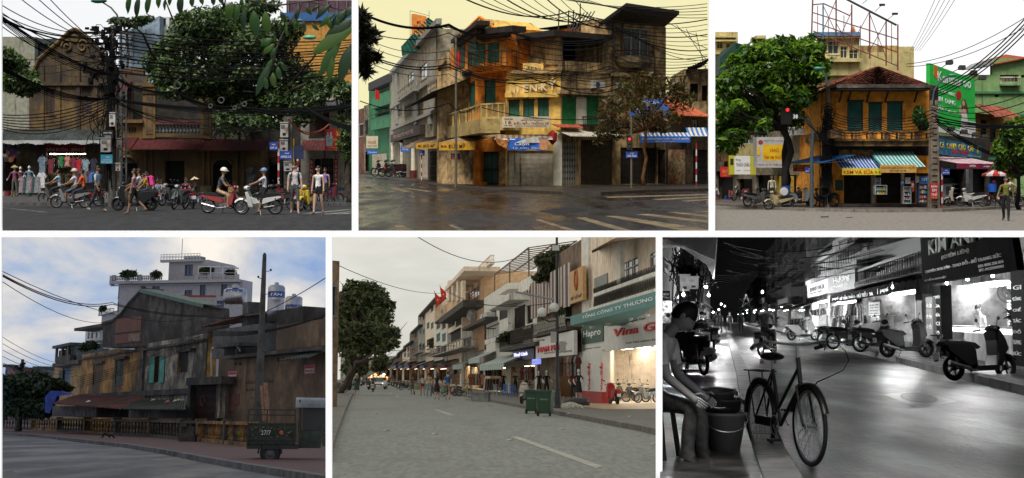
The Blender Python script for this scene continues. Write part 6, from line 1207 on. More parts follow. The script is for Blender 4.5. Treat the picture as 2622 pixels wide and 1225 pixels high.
def btext(s,x0,y0,x1,y1,sl=0,m=0,n=1):
 for i,ch in en(s):
  if ch==' ':continue
  u0=x0+(x1-x0)*i/len(s);u1=x0+(x1-x0)*(i+.86)/len(s);dy=sl*(u0-x0);text(t,ch,*Wb.rect(u0,y0+dy,u1,y1+dy,0),-.015,m or BW,.02,name='letter')
btext('K',1160,368,1188,418,0);btext('angaroo',1186,392,1334,428,.22);btext('MÁY LỌC NƯỚC',1146,450,1250,466,.32);btext('TIN DÙNG',1148,492,1252,516,.3);btext('NHẤT',1148,540,1210,562,.25);btext('VIỆT NAM',1214,568,1256,578,.2)
mb=MB();x,z=Wb.st(1152,370);mb.prism([(x-.25,z-.2),(x+.1,z-.5),(x+.25,z-.2),(x+.15,z+.35),(x-.2,z+.45)],-.02,-.005);mb.bd('orange_mark',mat('mark_orange',(.7,.2,.03),.5,0),t);x,z=Wb.st(1269,490);MB().lathe([(.3,0),(0,-.005)],(x,-.02,z),16,'y').bd('round_badge',SRD,t)
def fig(pts,m,d):mb=MB();mb.prism([Wb.st(*p)for p in pts],-d-.01,-d);mb.bd('printed_figure',m,t)
fig([(1282,520),(1292,508),(1304,515),(1312,545),(1318,575),(1300,590),(1285,560)][::-1],mat('print_hair',(.15,.06,.03),.6,0),.02);fig([(1270,590),(1272,545),(1278,542),(1280,575),(1292,560),(1304,562),(1312,600),(1308,640),(1280,640),(1284,595)][::-1],mat('print_skin',(.6,.38,.28),.6,0),.03);fig([(1284,585),(1308,585),(1314,632),(1322,690),(1272,682),(1280,630)][::-1],mat('print_dress',(.75,.72,.7),.6,.05),.04);fig([(1284,528),(1291,516),(1298,528),(1296,545),(1288,546)][::-1],mat('print_skin'),.045)
for i,(x,y,x2,y2)in en(((1222,322,1180,350),(1286,348,1240,370),(1346,374,1300,395),(1392,400,1350,415),(1232,662,1200,690),(1296,678,1260,700),(1356,692,1330,715),(1404,704,1370,730))):
 lt=thg('flood_light','black flood light on an arm over the billboard top' if i<4 else 'black flood light below the green billboard','flood light',c.at(x,y,84),group='billboard flood lights');MB().slab([(-.15,-.1),(.15,-.14),(.18,.02),(-.1,.14)],.2).bd('head',IRN,lt);Tb([(0,0,0),c.at(x2,y2,88)-c.at(x,y,84)],.025,4,'arm',IRN,lt)
A,B=c.g(1350,96),c.g(1556,102);W=bldg('yellow_house','yellow house with dark shutters and balcony right of the billboard',A,B,(1450,590),.6,mat('wall_yellow3',(.55,.32,.06),.85,.2,sk=.3,dcol=(.2,.1,.03)),[((1382,625,1412,740),'shutter',FR3,0,1),((1430,645,1460,748),'shutter',FR3,0,1),((1478,655,1502,740),'shutter',FR3,0,1),((1430,880,1540,1050),'dark')],reveal=.15,cat='house')
balc(W,1352,730,1480,775,.7,mat('balcony_cream3',(.5,.36,.14),.85,.2,dirt=.2),16);awng(W,(1350,545,1560,605),1.6,.9,TIL,40,.05)
A,B=c.g(1305,128),c.g(1612,128);W=Wall(A,B);GRN3=mat('wall_green3',(.2,.33,.13),.85,.12,sk=.3,dcol=(.1,.16,.06));W=bldg('green_building','pale green building with red tiled roof and open loggia',A,B,W.up(1450,385),10,GRN3,[((1482,345,1578,420),'dark'),((1590,310,1612,400),'dark'),((1455,487,1475,500),'dark')],cat='building');
W.box('upper_block',(1440,300,1612,386),-.5,0,GRN3);balc(W,1490,395,1590,432,.6,GRN3,14,'bars',WHP);W.box('band',(1305,470,1612,482),0,.2,mat('band_green3',(.06,.2,.08),.8,.1));W.box('band',(1480,585,1612,600),0,.2,mat('band_green3'))
mb=MB();corr(mb,W.world(W.st(1420,335)[0],.5,W.up(1420,338))-W.A,W.world(W.st(1612,285)[0],.5,W.up(1612,300))-W.A,W.world(W.st(1612,260)[0],-5,W.up(1612,258))-W.A,W.world(W.st(1440,300)[0],-5,W.up(1440,308))-W.A,44,.07);o=mb.bd('tile_roof',mat('tile_orange3',(.45,.12,.05),.8,.2),W.t);o.matrix_basis=W.t.matrix_basis.inverted()@c.M4@MX.Translation(W.A)
mb=MB();mb.prism([W.st(1320,355),W.st(1435,340),W.st(1440,308),W.st(1370,322)],-.5,2);mb.bd('grey_canopy',mat('sheet_grey3',(.3,.31,.32),.6,.3),W.t)
A,B=c.g(1165,86),c.g(1430,94);FS=bldg('fish_shop','ornamental fish shop in shade behind the white scooters',A,B,(1300,705),8,mat('wall_dark3',(.06,.05,.04),.9,.3),[((1185,870,1300,1050),'hole'),((1310,870,1420,1050),'dark')]);W=FS;W.box('shop_back',(1150,850,1440,1060),-2.6,-2.5,mat('inside_dark3',(.03,.035,.04),.8,.3));
for x0,x1 in((1245,1280),(1282,1315)):W.box('glass_cabinet',(x0,915,x1,1035),-1.2,-.8,mat('cabinet_glass',(.1,.13,.13),.2,.2));
for i in rg(4):W.box('cabinet_shelf',(1246,945+i*24,1312,949+i*24),-.8,-.5,WBAR)
W.box('column',(1322,870,1342,1045),0,.2,mat('col_grey3',(.2,.2,.22),.7,.2))
tS=thg('fish_shop_sign','blue fish shop sign with yellow CÁ CẢNH CAO CẤP lettering',1,A);Ws=Wall(c.g(1168,83),c.g(1388,91));tS.matrix_basis=c.M4@MX.Translation(Ws.A)@MX.Rotation(Ws.rz,4,'Z');Ws.t=tS
MB().prism([Ws.st(1168,790),Ws.st(1386,818),Ws.st(1386,752),Ws.st(1168,710)],0,.2).bd('board',mat('sign_aqua',(.03,.22,.42),.5,.35,scale=.7),tS)
def stext(W,t,s,x0,y0,x1,y1,sl,m,d=.01,e=.02):
 for i,ch in en(s):
  if ch==' ':continue
  u0=x0+(x1-x0)*i/len(s);u1=x0+(x1-x0)*(i+.85)/len(s);dy=sl*(u0-x0);text(t,ch,*W.rect(u0,y0+dy,u1,y1+dy),-d,m,e,name='letter')
stext(Ws,tS,'CÁ CẢNH CAO CẤP',1172,730,1352,760,.12,SY);stext(Ws,tS,'Xuân Quang',1235,772,1320,788,.1,SRD);stext(Ws,tS,'ĐT 04 3927 1234',1320,798,1382,803,.12,SY)
x,z=Ws.st(1368,774);MB().lathe([(.26,0),(.2,-.02),(0,-.03)],(x,-.005,z),16,'y').bd('round_emblem',SY,tS)
Wp=cnpy('shop_awning','pink and white awning lettered SAKURA under the fish sign',86,1185,1418,806,842,868,2.2,[mat('aw3_pink',(.5,.25,.3),.7,.15),mat('aw3_palepink',(.65,.55,.56),.7,.1)],mat('val_crimson',(.4,.03,.1),.7,.1),[('SAKURA',.26,.4,.25,.7,LW),('CÁ CẢNH',.56,.7,.25,.65,LW),('XUÂN QUANG',.74,.95,.25,.7,SY)],12,dd=-6)
tH=plt('shop_sign','black fashion sign reading HÀNG HIỆU beside the small tree',1418,797,1500,872,92,mat('sign_black'),[('KMENBOUTIQUE',.05,.95,.65,.82,mat('letter_green2',(.05,.25,.12),.6,0)),('HÀNG HIỆU',.15,.98,.2,.55,LW)]);plt('shop_sign','navy sign reading 97 HÀNG ĐẬU below the black sign',1440,880,1500,905,91,mat('sign_navy'),[('97 HÀNG ĐẬU',.1,.95,.25,.75,LW)])
q=c.gp(1146,1082);t=thg('concrete_pole','perforated square concrete pole carrying the red SIM sign','utility pole',q);h=c.at(1146,515,q.y).z+c.h;CP=mat('pole_concrete3',(.2,.16,.12),.9,.3,dirt=.35,dcol=(.05,.03,.02))
for s in(-1,1):Tb([(s*.22,0,0),(s*.14,0,h)],[.08,.05],4,'leg',CP,t);Tb([(s*.22,.35,0),(s*.14,.3,h)],[.08,.05],4,'leg',CP,t)
for i in rg(17):z=.3+i*(h-.5)/17;w_=.22-.08*z/h;Bx(-w_,w_,-.05,.38,z,z+.24,'rung',CP,t)
plt('sim_sign','red vertical sign reading BÁN SIM THẺ on the concrete pole',1124,942,1163,1022,q.y-.3,mat('sign_red3'),[('BÁN',.1,.9,.72,.9,LW),('SIM',.2,.8,.46,.64,LW),('THẺ',.1,.9,.18,.4,LW),('CHỈ 100K',.1,.9,.04,.11,SY)])
t_,Dp=spost('red and white post under the HÀNG ĐẬU sign',1184,862,1076,n=7);plt('street_name_sign','blue street sign reading PHỐ HÀNG ĐẬU',1184,868,1223,899,Dp-.1,BLU,[('PHỐ',.4,.7,.62,.85,LW),('HÀNG ĐẬU',.08,.95,.18,.5,LW)])
t=thg('control_cabinet','dirty white electrical cabinet beside the striped post',1,c.gp(1207,1066)+V_((0,0,.13)));Bx(-.28,.28,-.2,.2,.15,1.25,'case',WB,t);Bx(-.1,.22,-.215,-.2,.6,1.1,'door',CONC,t);Bx(-.3,.3,-.24,.24,0,.15,'base',IRN,t)
q=c.gp(588,1078);t=thg('cable_pole','concrete pole wrapped in thick black cables at the corner house','utility pole',q);h=c.at(588,420,q.y).z+c.h;Tb([(.1,0,0),(.1,0,h)],[.17,.12],9,'shaft',CP,t);mb=MB();rd=random.Random(77)
for i in rg(60):x=rd.gauss(-.05,.16);mb.tube([(x+rd.gauss(0,.1),-.22,h*rd.uniform(.5,.8)),(x+rd.gauss(0,.1),-.26,h*.5),(x+rd.gauss(0,.06),-.24,h*.3),(x+rd.gauss(0,.1),-.2,rd.uniform(0,1.5))],.025,4,False)
for i in rg(34):a0=rd.uniform(0,6);r=rd.uniform(.1,.5);z=h*rd.uniform(.45,.8);mb.tube([(rd.gauss(.05,.02)+r*cos(a0+k),-.3,z+r*sin(a0+k))for k in rg(6)],.022,4,False)
mb.bd('cable_bundle',CB,t,kind='stuff');sgl('cable_coil',MB().torus((0,0,0),.28,.05,18,6,'y').torus((0,.06,0),.24,.05,18,6,'y'),CB,'big black cable coil hung low on the corner pole','cable coil',c.at(582,988,q.y-.4))
P0=c.gp(514,1080);t=thg('signal_mast','grey curved signal mast with red countdown 38','traffic light',P0);STG=mat('steel_teal3',(.06,.09,.1),.5,.15);MB().tube([c.at(x,y,P0.y)-P0 for x,y in((514,1080),(514,800),(520,690),(518,650),(500,622),(470,608),(440,605))],[.11,.1,.08,.075,.07,.06,.05],8).bd('mast',STG,t)
e=c.at(400,600,P0.y)-P0;k=c.ppm(P0.y);Bx(e.x+10/k,e.x+45/k,-.15,.1,e.z-16/k,e.z+20/k,'countdown_box',IRN,t);text(t,'38',e.x+16/k,e.x+40/k,e.z-10/k,e.z+10/k,-.16,em('digit_white',(.8,.85,.8),.7));Bx(e.x-45/k,e.x+8/k,-.12,.1,e.z-40/k,e.z+50/k,'signal_housing',IRN,t);MB().lathe([(.1,0),(0,-.03)],(e.x-12/k,-.13,e.z+48/k-.15),12,'y').bd('red_lamp',em('lamp_red_lit',(1,.03,.02),1.2),t)
t_,Dp=spost('red and white post under the HÀNG THAN sign',521,850,1078,n=8);plt('street_name_sign','blue street sign reading PHỐ HÀNG THAN',481,860,522,890,Dp-.1,BLU,[('PHỐ',.4,.7,.62,.85,LW),('HÀNG THAN',.05,.95,.18,.5,LW)])
for X,Y,pts,lab in((550,352,((592,430),(588,400),(575,375),(556,356)),'green street lamp over the tree edge'),(1238,388,((1136,515),(1142,470),(1165,430),(1200,402),(1228,390)),'dark green street lamp before the billboard')):
 D=72;O=c.at(*pts[0],D);t=thg('street_lamp',lab,0,O);Tb([c.at(x,y,D)-O for x,y in pts],.05,6,'arm',STG,t);mb=SM();mb.ball(c.at(X,Y,D)-O,(.26,.13,.09));mb.bd('lamp_head',mat('lamp_green3',(.05,.25,.15)if X<600 else(.02,.05,.04),.4,.1),t)
def fan(pts_list,lab,r=.025,s=.4):
 for p in pts_list:cable(p,s,r,label=lab)
fan([[(1130,470+i*12,74),(1612,95+i*25,62)]for i in rg(4)],'black overhead cable rising from the concrete pole past the billboard',.03)
fan([[(1000,330+i*14,78),(1612,90+i*50,60)]for i in rg(2)],'thin overhead cable crossing above the billboard',.018)
fan([[(1130,540+i*14,74),(1612,480+i*46,66)]for i in rg(6)],'black cable crossing the green billboard',.022)
fan([[(590,560+i*16,75),(850,600+i*10,76),(1140,560+i*20,74)]for i in rg(8)],'black cable sagging before the green shutters',.022,.3)
fan([[(1150,600+i*14,74),(1612,648+i*3,68)]for i in rg(3)],'thick black cable running right from the concrete pole',.04,.15)
fan([[(1020+i*12,262,95),(1150+i*26,-8,60)]for i in rg(5)],'fine distant cable high in the white sky',.012,.1)
fan([[(460+i*12,600,76),(610,690+i*18,75)]for i in rg(4)],'black cable drooping at the sooty wing',.02,.3)
fan([[(1160,620+i*10,74),(1480,800+i*6,86)]for i in rg(3)],'black cable dropping behind the fish shop sign',.035,.2)
for X,Y,rz,kd,col,lab in((150,1042,120,0,(.03,.03,.03),'black motorbike behind the CẤM board'),(235,1074,-75,0,(.18,.18,.18),'silver and black motorbike at the left kerb'),(270,1062,60,0,(.04,.04,.045),'dark motorbike behind the silver one'),(345,1078,100,0,(.45,.38,.18),'old cream motorbike with boxes at the kerb'),(450,1074,-80,1,(.45,.5,.48),'pale grey green scooter by the signal mast'),(430,1058,70,0,(.02,.02,.022),'black motorbike behind the pale scooter'),(480,1058,60,0,(.03,.03,.03),'second black motorbike under the blue awning'),(575,1074,75,0,(.02,.02,.02),'black motorbike hidden behind the cable pole'),(1275,1072,70,1,(.4,.36,.3),'cream scooter with red seat parked before the fish shop'),(1338,1074,60,0,(.5,.5,.48),'white motorbike parked beside the cream scooter'),(1590,1058,-80,1,(.3,.32,.3),'grey scooter at the right edge by the tree'),(1545,1074,-70,0,(.1,.1,.1),'dark motorbike ridden behind the uniformed man')):
 bike(lab,c.gp(X,Y)+V_((0,0,.13 if Y<1080 and X not in(345,)else 0)),R(rz),kd,col)
q=c.gp(345,1078);
sgl('delivery_box',MB().cbox((.1,.25,.58),(.38,.3,.42)).cbox((.1,.25,.8),(.4,.32,.03)),mat('box_cream',(.55,.48,.3),.6,.1),'cream delivery box on the old cream motorbike','box',q,R(100));mb=MB();mb.lathe([(.22,0),(.25,.5),(.26,.52),(0,.53)],n=14);sgl('blue_drum',mb,mat('drum_blue',(.02,.1,.45),.5,.1),'blue plastic drum strapped behind the cream motorbike','drum',q+V_((.45,.3,.8)));mb=MB();mb.lathe([(.24,0),(.2,-.04),(0,-.05)],n=16,axis='y');sgl('round_tray',mb,mat('lid_pale',(.6,.6,.58),.3,0),'round pale steel tray on the cream motorbike load','tray',q+V_((.28,-.1,1.0)))
q=c.gp(1545,1074);q.z+=.13;rider('helmeted rider in white behind the uniformed man',q,-70,(.5,.5,.5),hat=('helmet',(.25,.25,.1)),hair=0)
q=c.gp(1455,1072);q.z+=.13;bike('vendor motorbike loaded with a blue drum and red umbrella',q,R(20),0,(.05,.02,.02));mb=MB();mb.lathe([(.24,0),(.27,.48),(.28,.5),(.2,.5),(0,.46)],n=14);sgl('blue_drum',mb,mat('drum_blue'),'blue drum on the vendor motorbike','drum',q+V_((-.05,.3,.82)));sgl('pink_basin',MB().ball((0,0,0),(.14,.14,.12)),mat('basin_pink',(.6,.1,.1),.5,0),'round red bundle on top of the vendor drum','bundle',q+V_((.05,.3,1.4)))
t=thg('market_umbrella','low red and white umbrella of the vendor bike',1,q+V_((.2,.5,0)));mb=MB()
for i in rg(12):a0,a1=2*pi*i/12,2*pi*(i+1)/12;mb.cur=i%2;mb.add([(0,0,2.15),(.75*cos(a0),.75*sin(a0),1.85),(.75*cos(a1),.75*sin(a1),1.85)],[(0,1,2)]);mb.quad((.75*cos(a0),.75*sin(a0),1.85),(.75*cos(a1),.75*sin(a1),1.85),(.76*cos(a1),.76*sin(a1),1.74),(.76*cos(a0),.76*sin(a0),1.74))
mb.bd('canopy',[mat('umb_red',(.35,.02,.02),.7,.1),mat('umb_white',(.5,.48,.48),.7,.1)],t);Tb([(0,0,0),(0,0,2.15)],.02,5,'pole',IRN,t)
q=c.gp(1512,1136);pers('man in olive uniform shirt and black trousers walking on the road',q,R(150),(.14,.14,.02),(.01,.01,.011),hip=(10,-10),knee=(4,14),sh=(-14,18),el=(12,25),H=1.78,sleeve='long',armout=(14,14),shoe=(.01,.01,.01),headyaw=30)
# ============================================================ 4: old wall and balustrade at dusk
c=C4
sheet('road',28,250,0,mat('asphalt_dusk',(.022,.022,.024),.65,.6,bump=.3,spec=.3,wet=.2,dirt=.35,dcol=(.014,.014,.014),scale=1.4,sy=.2))
def brickmat(key,c1,c2,mo,sx,sy,bump=.3,rough=.85,noisy=.5):
 m=bpy.data.materials.new(key);MATS[key]=m;m.use_nodes=1;N=m.node_tree.nodes;L=m.node_tree.links;b=N['Principled BSDF'];b.inputs['Roughness'].default_value=rough
 g=N.new('ShaderNodeNewGeometry');t=N.new('ShaderNodeTexBrick');L.new(g.outputs['Position'],t.inputs['Vector']);t.inputs['Scale'].default_value=1;t.inputs['Brick Width'].default_value=sx;t.inputs['Row Height'].default_value=sy;t.inputs['Mortar Size'].default_value=.015
 t.inputs['Color1'].default_value=(*c1,1);t.inputs['Color2'].default_value=(*c2,1);t.inputs['Mortar'].default_value=(*mo,1)
 n=N.new('ShaderNodeTexNoise');n.inputs['Scale'].default_value=.9;n.inputs['Detail'].default_value=6;L.new(g.outputs['Position'],n.inputs['Vector']);x=N.new('ShaderNodeMix');x.data_type='RGBA';x.blend_type='MULTIPLY';x.inputs[0].default_value=noisy;L.new(t.outputs[0],x.inputs[6]);L.new(n.outputs['Fac'],x.inputs[7]);L.new(x.outputs[2],b.inputs['Base Color'])
 bp=N.new('ShaderNodeBump');bp.inputs['Strength'].default_value=bump;bp.inputs['Distance'].default_value=.03;L.new(t.outputs['Fac'],bp.inputs['Height']);bp.invert=1;L.new(bp.outputs[0],b.inputs['Normal']);return m
BRP=brickmat('brick_pavers',(.13,.035,.024),(.085,.028,.02),(.03,.024,.02),.3,.17)
KS4=mat('kerb_dusk',(.1,.095,.09),.85,.35,dirt=.3)
kf=[c.gp(*p)for p in((8,988),(200,1003),(400,1028),(600,1050),(800,1083),(1000,1124),(1200,1162),(1400,1196),(1612,1232))];bk_=[c.g(x,d)for x,d in((8,240),(200,240),(400,220),(600,200),(800,180),(1000,160),(1200,140),(1400,130),(1612,120))]
paved(kf,bk_,BRP,KS4,klab='weathered stone kerb sweeping along the brick pavement',n=44)
poly([(8,1175),(60,1165),(100,1200),(60,1230),(8,1230)],.006,mat('concrete_edge',(.07,.068,.064),.8,.3),'gutter_patch')
OCH=mat('wall_ochre_dusk',(.38,.19,.04),.9,.35,dirt=.56,sk=.55,dcol=(.022,.018,.015),scale=.55,ct=.2);MLD=mat('wall_mouldy',(.3,.26,.2),.9,.4,dirt=.58,sk=.55,dcol=(.02,.018,.016),scale=.7,ct=.15);DKG=mat('wall_dark_gable',(.06,.053,.046),.95,.45,dirt=.5,sk=.4,dcol=(.018,.016,.015),scale=.5);TAN=mat('wall_tan_dusk',(.125,.08,.045),.9,.3,dirt=.42,sk=.3,dcol=(.05,.035,.022),scale=.5);GRD=mat('wall_grey_dusk',(.075,.075,.072),.9,.3,dirt=.4,dcol=(.025,.025,.024),scale=.6)
BRK=brickmat('brick_exposed',(.22,.06,.035),(.15,.04,.025),(.05,.04,.03),.24,.085)
TEAL=mat('shutter_teal4',(.03,.2,.16),.7,.2,dirt=.15);DGN=mat('shutter_dkgreen4',(.03,.045,.038),.8,.2);RDS=mat('sheet_red4',(.1,.028,.024),.7,.4,dirt=.4,dcol=(.02,.015,.012));GNS=mat('sheet_green4',(.035,.05,.04),.7,.3,dirt=.4)
HOT=mat('hotel_wall',(.27,.265,.285),.85,.08);WIN=glm('glass_blue4',(.02,.045,.09),.1);FRB=mat('frame_blue4',(.04,.07,.12),.6,0)
A,B=c.g(546,205),c.g(1172,200);W=bldg('white_hotel','large pale grey hotel with blue windows rising behind the old gable',A,B,(860,232),3,HOT,[(r,'glass',FRB,WIN,2)for r in((566,262,588,314),(563,335,585,380),(693,256,716,290),(750,257,788,304),(910,276,948,306),(985,250,1014,304),(1090,247,1120,302),(1068,328,1105,362))],reveal=.3,cat='hotel');HW=W
W.box('cornice',(540,226,1176,240),0,1.0,HOT);W.box('cornice',(544,246,1174,251),0,.4,HOT);W.box('side_return',(540,205,552,250),0,.8,HOT)
for x0,x1 in((555,800),(965,1170)):
 a,b,z0,z1=W.rect(x0,205,x1,228,.5);Bx(a,b,-.6,-.3,z1-.15,z1,'parapet_rail',HOT,W.t);n=int((x1-x0)/9);me=MB().lathe([(.08,0),(.15,.25),(.07,.5),(.1,z1-z0-.15)],n=6).mesh('baluster',HOT)
 for i in rg(n):
  if i%7==0:Bx(a+(b-a)*i/n,a+(b-a)*i/n+.5,-.65,-.25,z0,z1+.15,'parapet_post',HOT,W.t)
  else:link('baluster',me,W.t,(a+(b-a)*(i+.5)/n,-.45,z0))
A,B=c.g(793,206),c.g(988,204);TW=bldg('hotel_tower','square rooftop tower of the pale hotel with one blue window',A,B,(890,130),8,HOT,[((911,150,951,203),'glass',FRB,WIN,2)],z0=W2_.up(890,235),reveal=.3,cat='building');TW.box('cap',(790,124,990,136),0,.6,HOT)
a,b,z0,z1=TW.rect(794,98,986,126,.4);rl=MB()
for z in(z0+.5,z1-.5,z1):rl.tube([(a,-.4,z),(b,-.4,z)],.05,4)
rl.bd('roof_rail',WBAR,TW.t);me=MB().tube([(0,0,0),(0,0,z1-z0)],.05,4).mesh('rail_post',WBAR)
for i in rg(14):link('rail_post',me,TW.t,(a+(b-a)*i/13,-.4,z0))
TW.box('water_tank',(892,104,962,126),-3,-.8,mat('tank_blue4',(.12,.14,.18),.5,.2));MB().tube([(TW.st(860,120)[0],2,z0),(TW.st(860,120)[0],2,z0+3.4)],.04,4).bd('antenna',IRN,TW.t)
A,B=c.g(470,215),c.g(548,207);Wg=bldg('hotel_wing','low left wing of the pale hotel with balustrade',A,B,(510,392),10,HOT);balc(Wg,484,372,545,391,.6,HOT,12);
t=thg('pergola','white trellis pergola on the hotel roof',0,c.at(985,205,202));O=c.at(985,205,202);k=c.ppm(202)
for i in rg(22):Tb([(i*8.6/k,-1,44/k-i*.0),(i*8.6/k,1.5,44/k)],.05,4,'slat',WBAR,t)
for y in(-1,1.5):Tb([(0,y,42/k),(182/k,y,42/k)],.08,4,'beam',WBAR,t);Tb([(0,y,12/k),(182/k,y,12/k)],.04,4,'beam',WBAR,t)
for x in(0,60,120,182):Tb([(x/k,-1,0),(x/k,-1,44/k)],.08,4,'post',WBAR,t)
L4=[lfm('leaf4_a',(.02,.035,.015)),lfm('leaf4_b',(.035,.055,.02))]
for X,Y,rx,ry,lab in((633,195,40,20,'round dark shrub on the hotel roof left corner'),(770,198,24,16,'smaller shrub on the hotel roof by the tower'),(1020,175,34,14,'climber on the hotel pergola'),(1136,188,26,10,'low shrub under the pergola end'),(508,366,12,8,'small shrub on the hotel wing')):
 tree('roof_shrub',lab,c.at(X,Y+ry+6,203),c.at(X,Y+ry*.4,203),pxb(203,[(X,Y,rx*.7,ry*.8),(X-rx*.5,Y+3,rx*.5,ry*.6),(X+rx*.5,Y-2,rx*.5,ry*.6)],.5),350,.5,L4,BARK,.1,X,cat='shrub')
plt('roof_ledge','pale roof slab with red edge between hotel and gable',825,305,1065,355,150,HOT,cat='roof');plt('red_flashing','dull red roof edge below the hotel windows',822,302,1066,310,149,mat('edge_red4',(.18,.03,.03),.7,.2),cat='roof')
A,B=c.g(508,112),c.g(1040,96);W=Wall(A,B,'gable_wall_house','blackened old house with tall gable and exposed brick patch','house');po=[(505,560),(1035,540),(1032,362),(722,286),(712,266),(640,345),(600,398),(560,430),(508,445)];MB().prism([W.st(*p)for p in po],0,1.5).bd('wall',DKG,W.t)
mb=MB();P=[W.st(*p)for p in((508,443),(558,428),(598,396),(640,340),(712,264))]
for p,q in zip(P,P[1:]):mb.tube([(p[0],0,p[1]),(q[0],0,q[1])],.17,5)
mb.bd('gable_coping',DKG,W.t);mb=MB();p,q=W.st(718,288),W.st(1035,365);mb.add([(p[0],-.5,p[1]),(q[0],-.5,q[1]),(q[0],1,q[1]+.02),(p[0],1,p[1]+.02),(p[0],-.5,p[1]+.25),(q[0],-.5,q[1]+.25),(q[0],1,q[1]+.27),(p[0],1,p[1]+.27)],[(0,1,5,4),(4,5,6,7),(0,4,7,3),(0,3,2,1)]);mb.bd('roof_edge',mat('roof_edge_green4',(.05,.09,.075),.7,.2),W.t)
W.box('brick_patch',(570,412,696,482),0,.04,BRK);W.box('vent_panel',(568,490,696,535),0,.05,BRK)
for i in rg(12):x,z=W.st(644+i*4.4,510);Bx(x-.04,x+.05,-.12,-.05,z-.28,z+.28,'vent_bar',mat('vent_pale',(.22,.17,.13),.9,.2),W.t)
A,B=c.g(382,126),c.g(1005,92);LWL=bldg('long_old_wall','long ochre and mould streaked house wall with teal shutters',A,B,(700,545),.6,OCH,[((459,640,497,742),'hole'),((567,618,608,740),'shutter',DGN,DGN,2),((762,605,786,730),'dark'),((880,575,931,690),'hole')],reveal=.3,cat='house');W=LWL
r=W.rect(700,545,1003,790);rs=[W.rect(738,605,812,732),W.rect(880,575,931,690)];mb=MB();holed(mb,r[0],W.L-.02,r[2]-1,W.top,rs,.06);o=mb.bd('plaster_section',MLD,W.t);o.location=(0,-.06,0)
rb=W.rect(459,640,497,742);Bx(rb[0],rb[1],.1,.2,rb[2],rb[3],'bricked_window',OCH,W.t);rb=W.rect(880,575,931,690);Bx(rb[0],rb[1],.2,.25,rb[2],rb[3],'blind_window',DARK,W.t);W.box('blind_sill',(880,682,931,724),-.2,.02,MLD)
for i in rg(7):x0=rb[0]+(rb[1]-rb[0])*i/7;Bx(x0,x0+.03,.1,.13,rb[2],rb[3],'window_bar',IRN,W.t)
for x0,x1,dx in((738,762,-.25),(786,811,.2)):r=W.rect(x0,605,x1,733,.1);mb=MB();louvres(mb,r[0],r[1],r[2],r[3],0,14,.1);o=mb.bd('shutter',TEAL,W.t);o.location=(0,-.14,0)
W.box('window_hood',(560,605,614,618),0,.4,DKG);W.box('window_hood',(455,628,500,640),0,.3,DKG);W.box('window_hood',(870,566,938,580),0,.45,DKG);W.box('string_course',(385,588,695,598),0,.25,DKG);W.box('string_course',(700,540,1003,552),0.02,.35,DKG)
W.box('corner_pilaster',(686,560,702,780),0,.25,DKG);MB().tube([(W.st(535,562)[0],-.4,W.up(535,562)),(W.st(690,568)[0],-.4,W.up(690,568))],.05,5).bd('pipe',WBAR,W.t)
W.box('base_band',(384,775,935,800),0,.3,DKG)
A,B=c.g(392,128),c.g(512,122);W2_=Wall(A,B);zr=W2_.up(450,530);RM=bldg('attic_room','small white glazed attic room with thin roof on the ochre wall',A,B,W2_.up(450,462),6,mat('room_white4',(.4,.42,.4),.8,.1),[((432,470,448,520),'glass',WBAR,glm('glass_sky4',(.1,.12,.14)),1),((450,466,495,516),'glass',WBAR,glm('glass_sky4',(.1,.12,.14)),2)],z0=zr,reveal=.1,cat='building');RM.box('roof_sheet',(366,452,506,466),-3,1.6,DKG);tree('wall_weeds','weeds growing under the white attic room',c.at(440,575,121),c.at(440,560,121),pxb(121,[(420,560,30,16),(460,550,30,16),(440,540,30,12)],.4),500,.25,L4,BARK,.05,61,cat='weeds')
A,B=c.g(250,150),c.g(386,138);FH=bldg('far_house','far yellow and slate house with cluttered balcony left of the long wall',A,B,(320,648),8,mat('wall_yellow4',(.3,.18,.07),.9,.2,dirt=.3),[((308,660,348,740),'shutter',FRB,DKG,2)],reveal=.2,cat='house');FH.box('upper_room',(345,545,386,632),-3,0,mat('slate4',(.05,.07,.08),.8,.2));FH.box('balcony_slab',(258,628,386,648),-2,.8,DKG);FH.box('roof_sheet',(258,543,345,556),-3,.8,DKG);FH.box('balcony_wall',(275,600,345,632),.2,.6,DKG)
for X in(272,300,330):FH.box('post',(X,552,X+5,630),.3,.5,IRN)
FH.box('clutter',(290,570,340,602),-.5,.2,mat('clutter4',(.08,.04,.035),.9,.6,scale=2));FH.box('shutter',(288,676,308,740),0,.1,DGN);
for X0,X1,y,lab in((8,60,650,'far pale house at the left horizon'),(60,160,665,'far house with red roof on the left horizon'),(160,262,660,'far grey shed on the left horizon')):
 A,B=c.g(X0,230),c.g(X1,230);w_=bldg('distant_house',lab,A,B,((X0+X1)/2,y),6,mat('far_%d'%X0,(.16+.1*(X0<50),.15,.15),.9,.3),[((X0+15,y+20,X0+28,y+34),'glass',FRB,0,1)],cat='house');w_.box('roof',(X0,y-8,X1,y+6),-4,.5,RDS if X0==60 else GNS)
t=thg('lean_to','low lean-to sheds with rusty red and dark tin roofs behind the balustrade','shed',c.g(260,108));W2_=Wall(c.g(258,104),c.g(925,84)).on(t);W2_.box('wall',(262,835,925,905),-2,-1.6,DKG);W2_.box('doorway',(484,848,576,900),-1.6,-1.55,DARK)
def tin(X,y,d):s,z=W2_.st(X,y,d);return(s,-d,z)
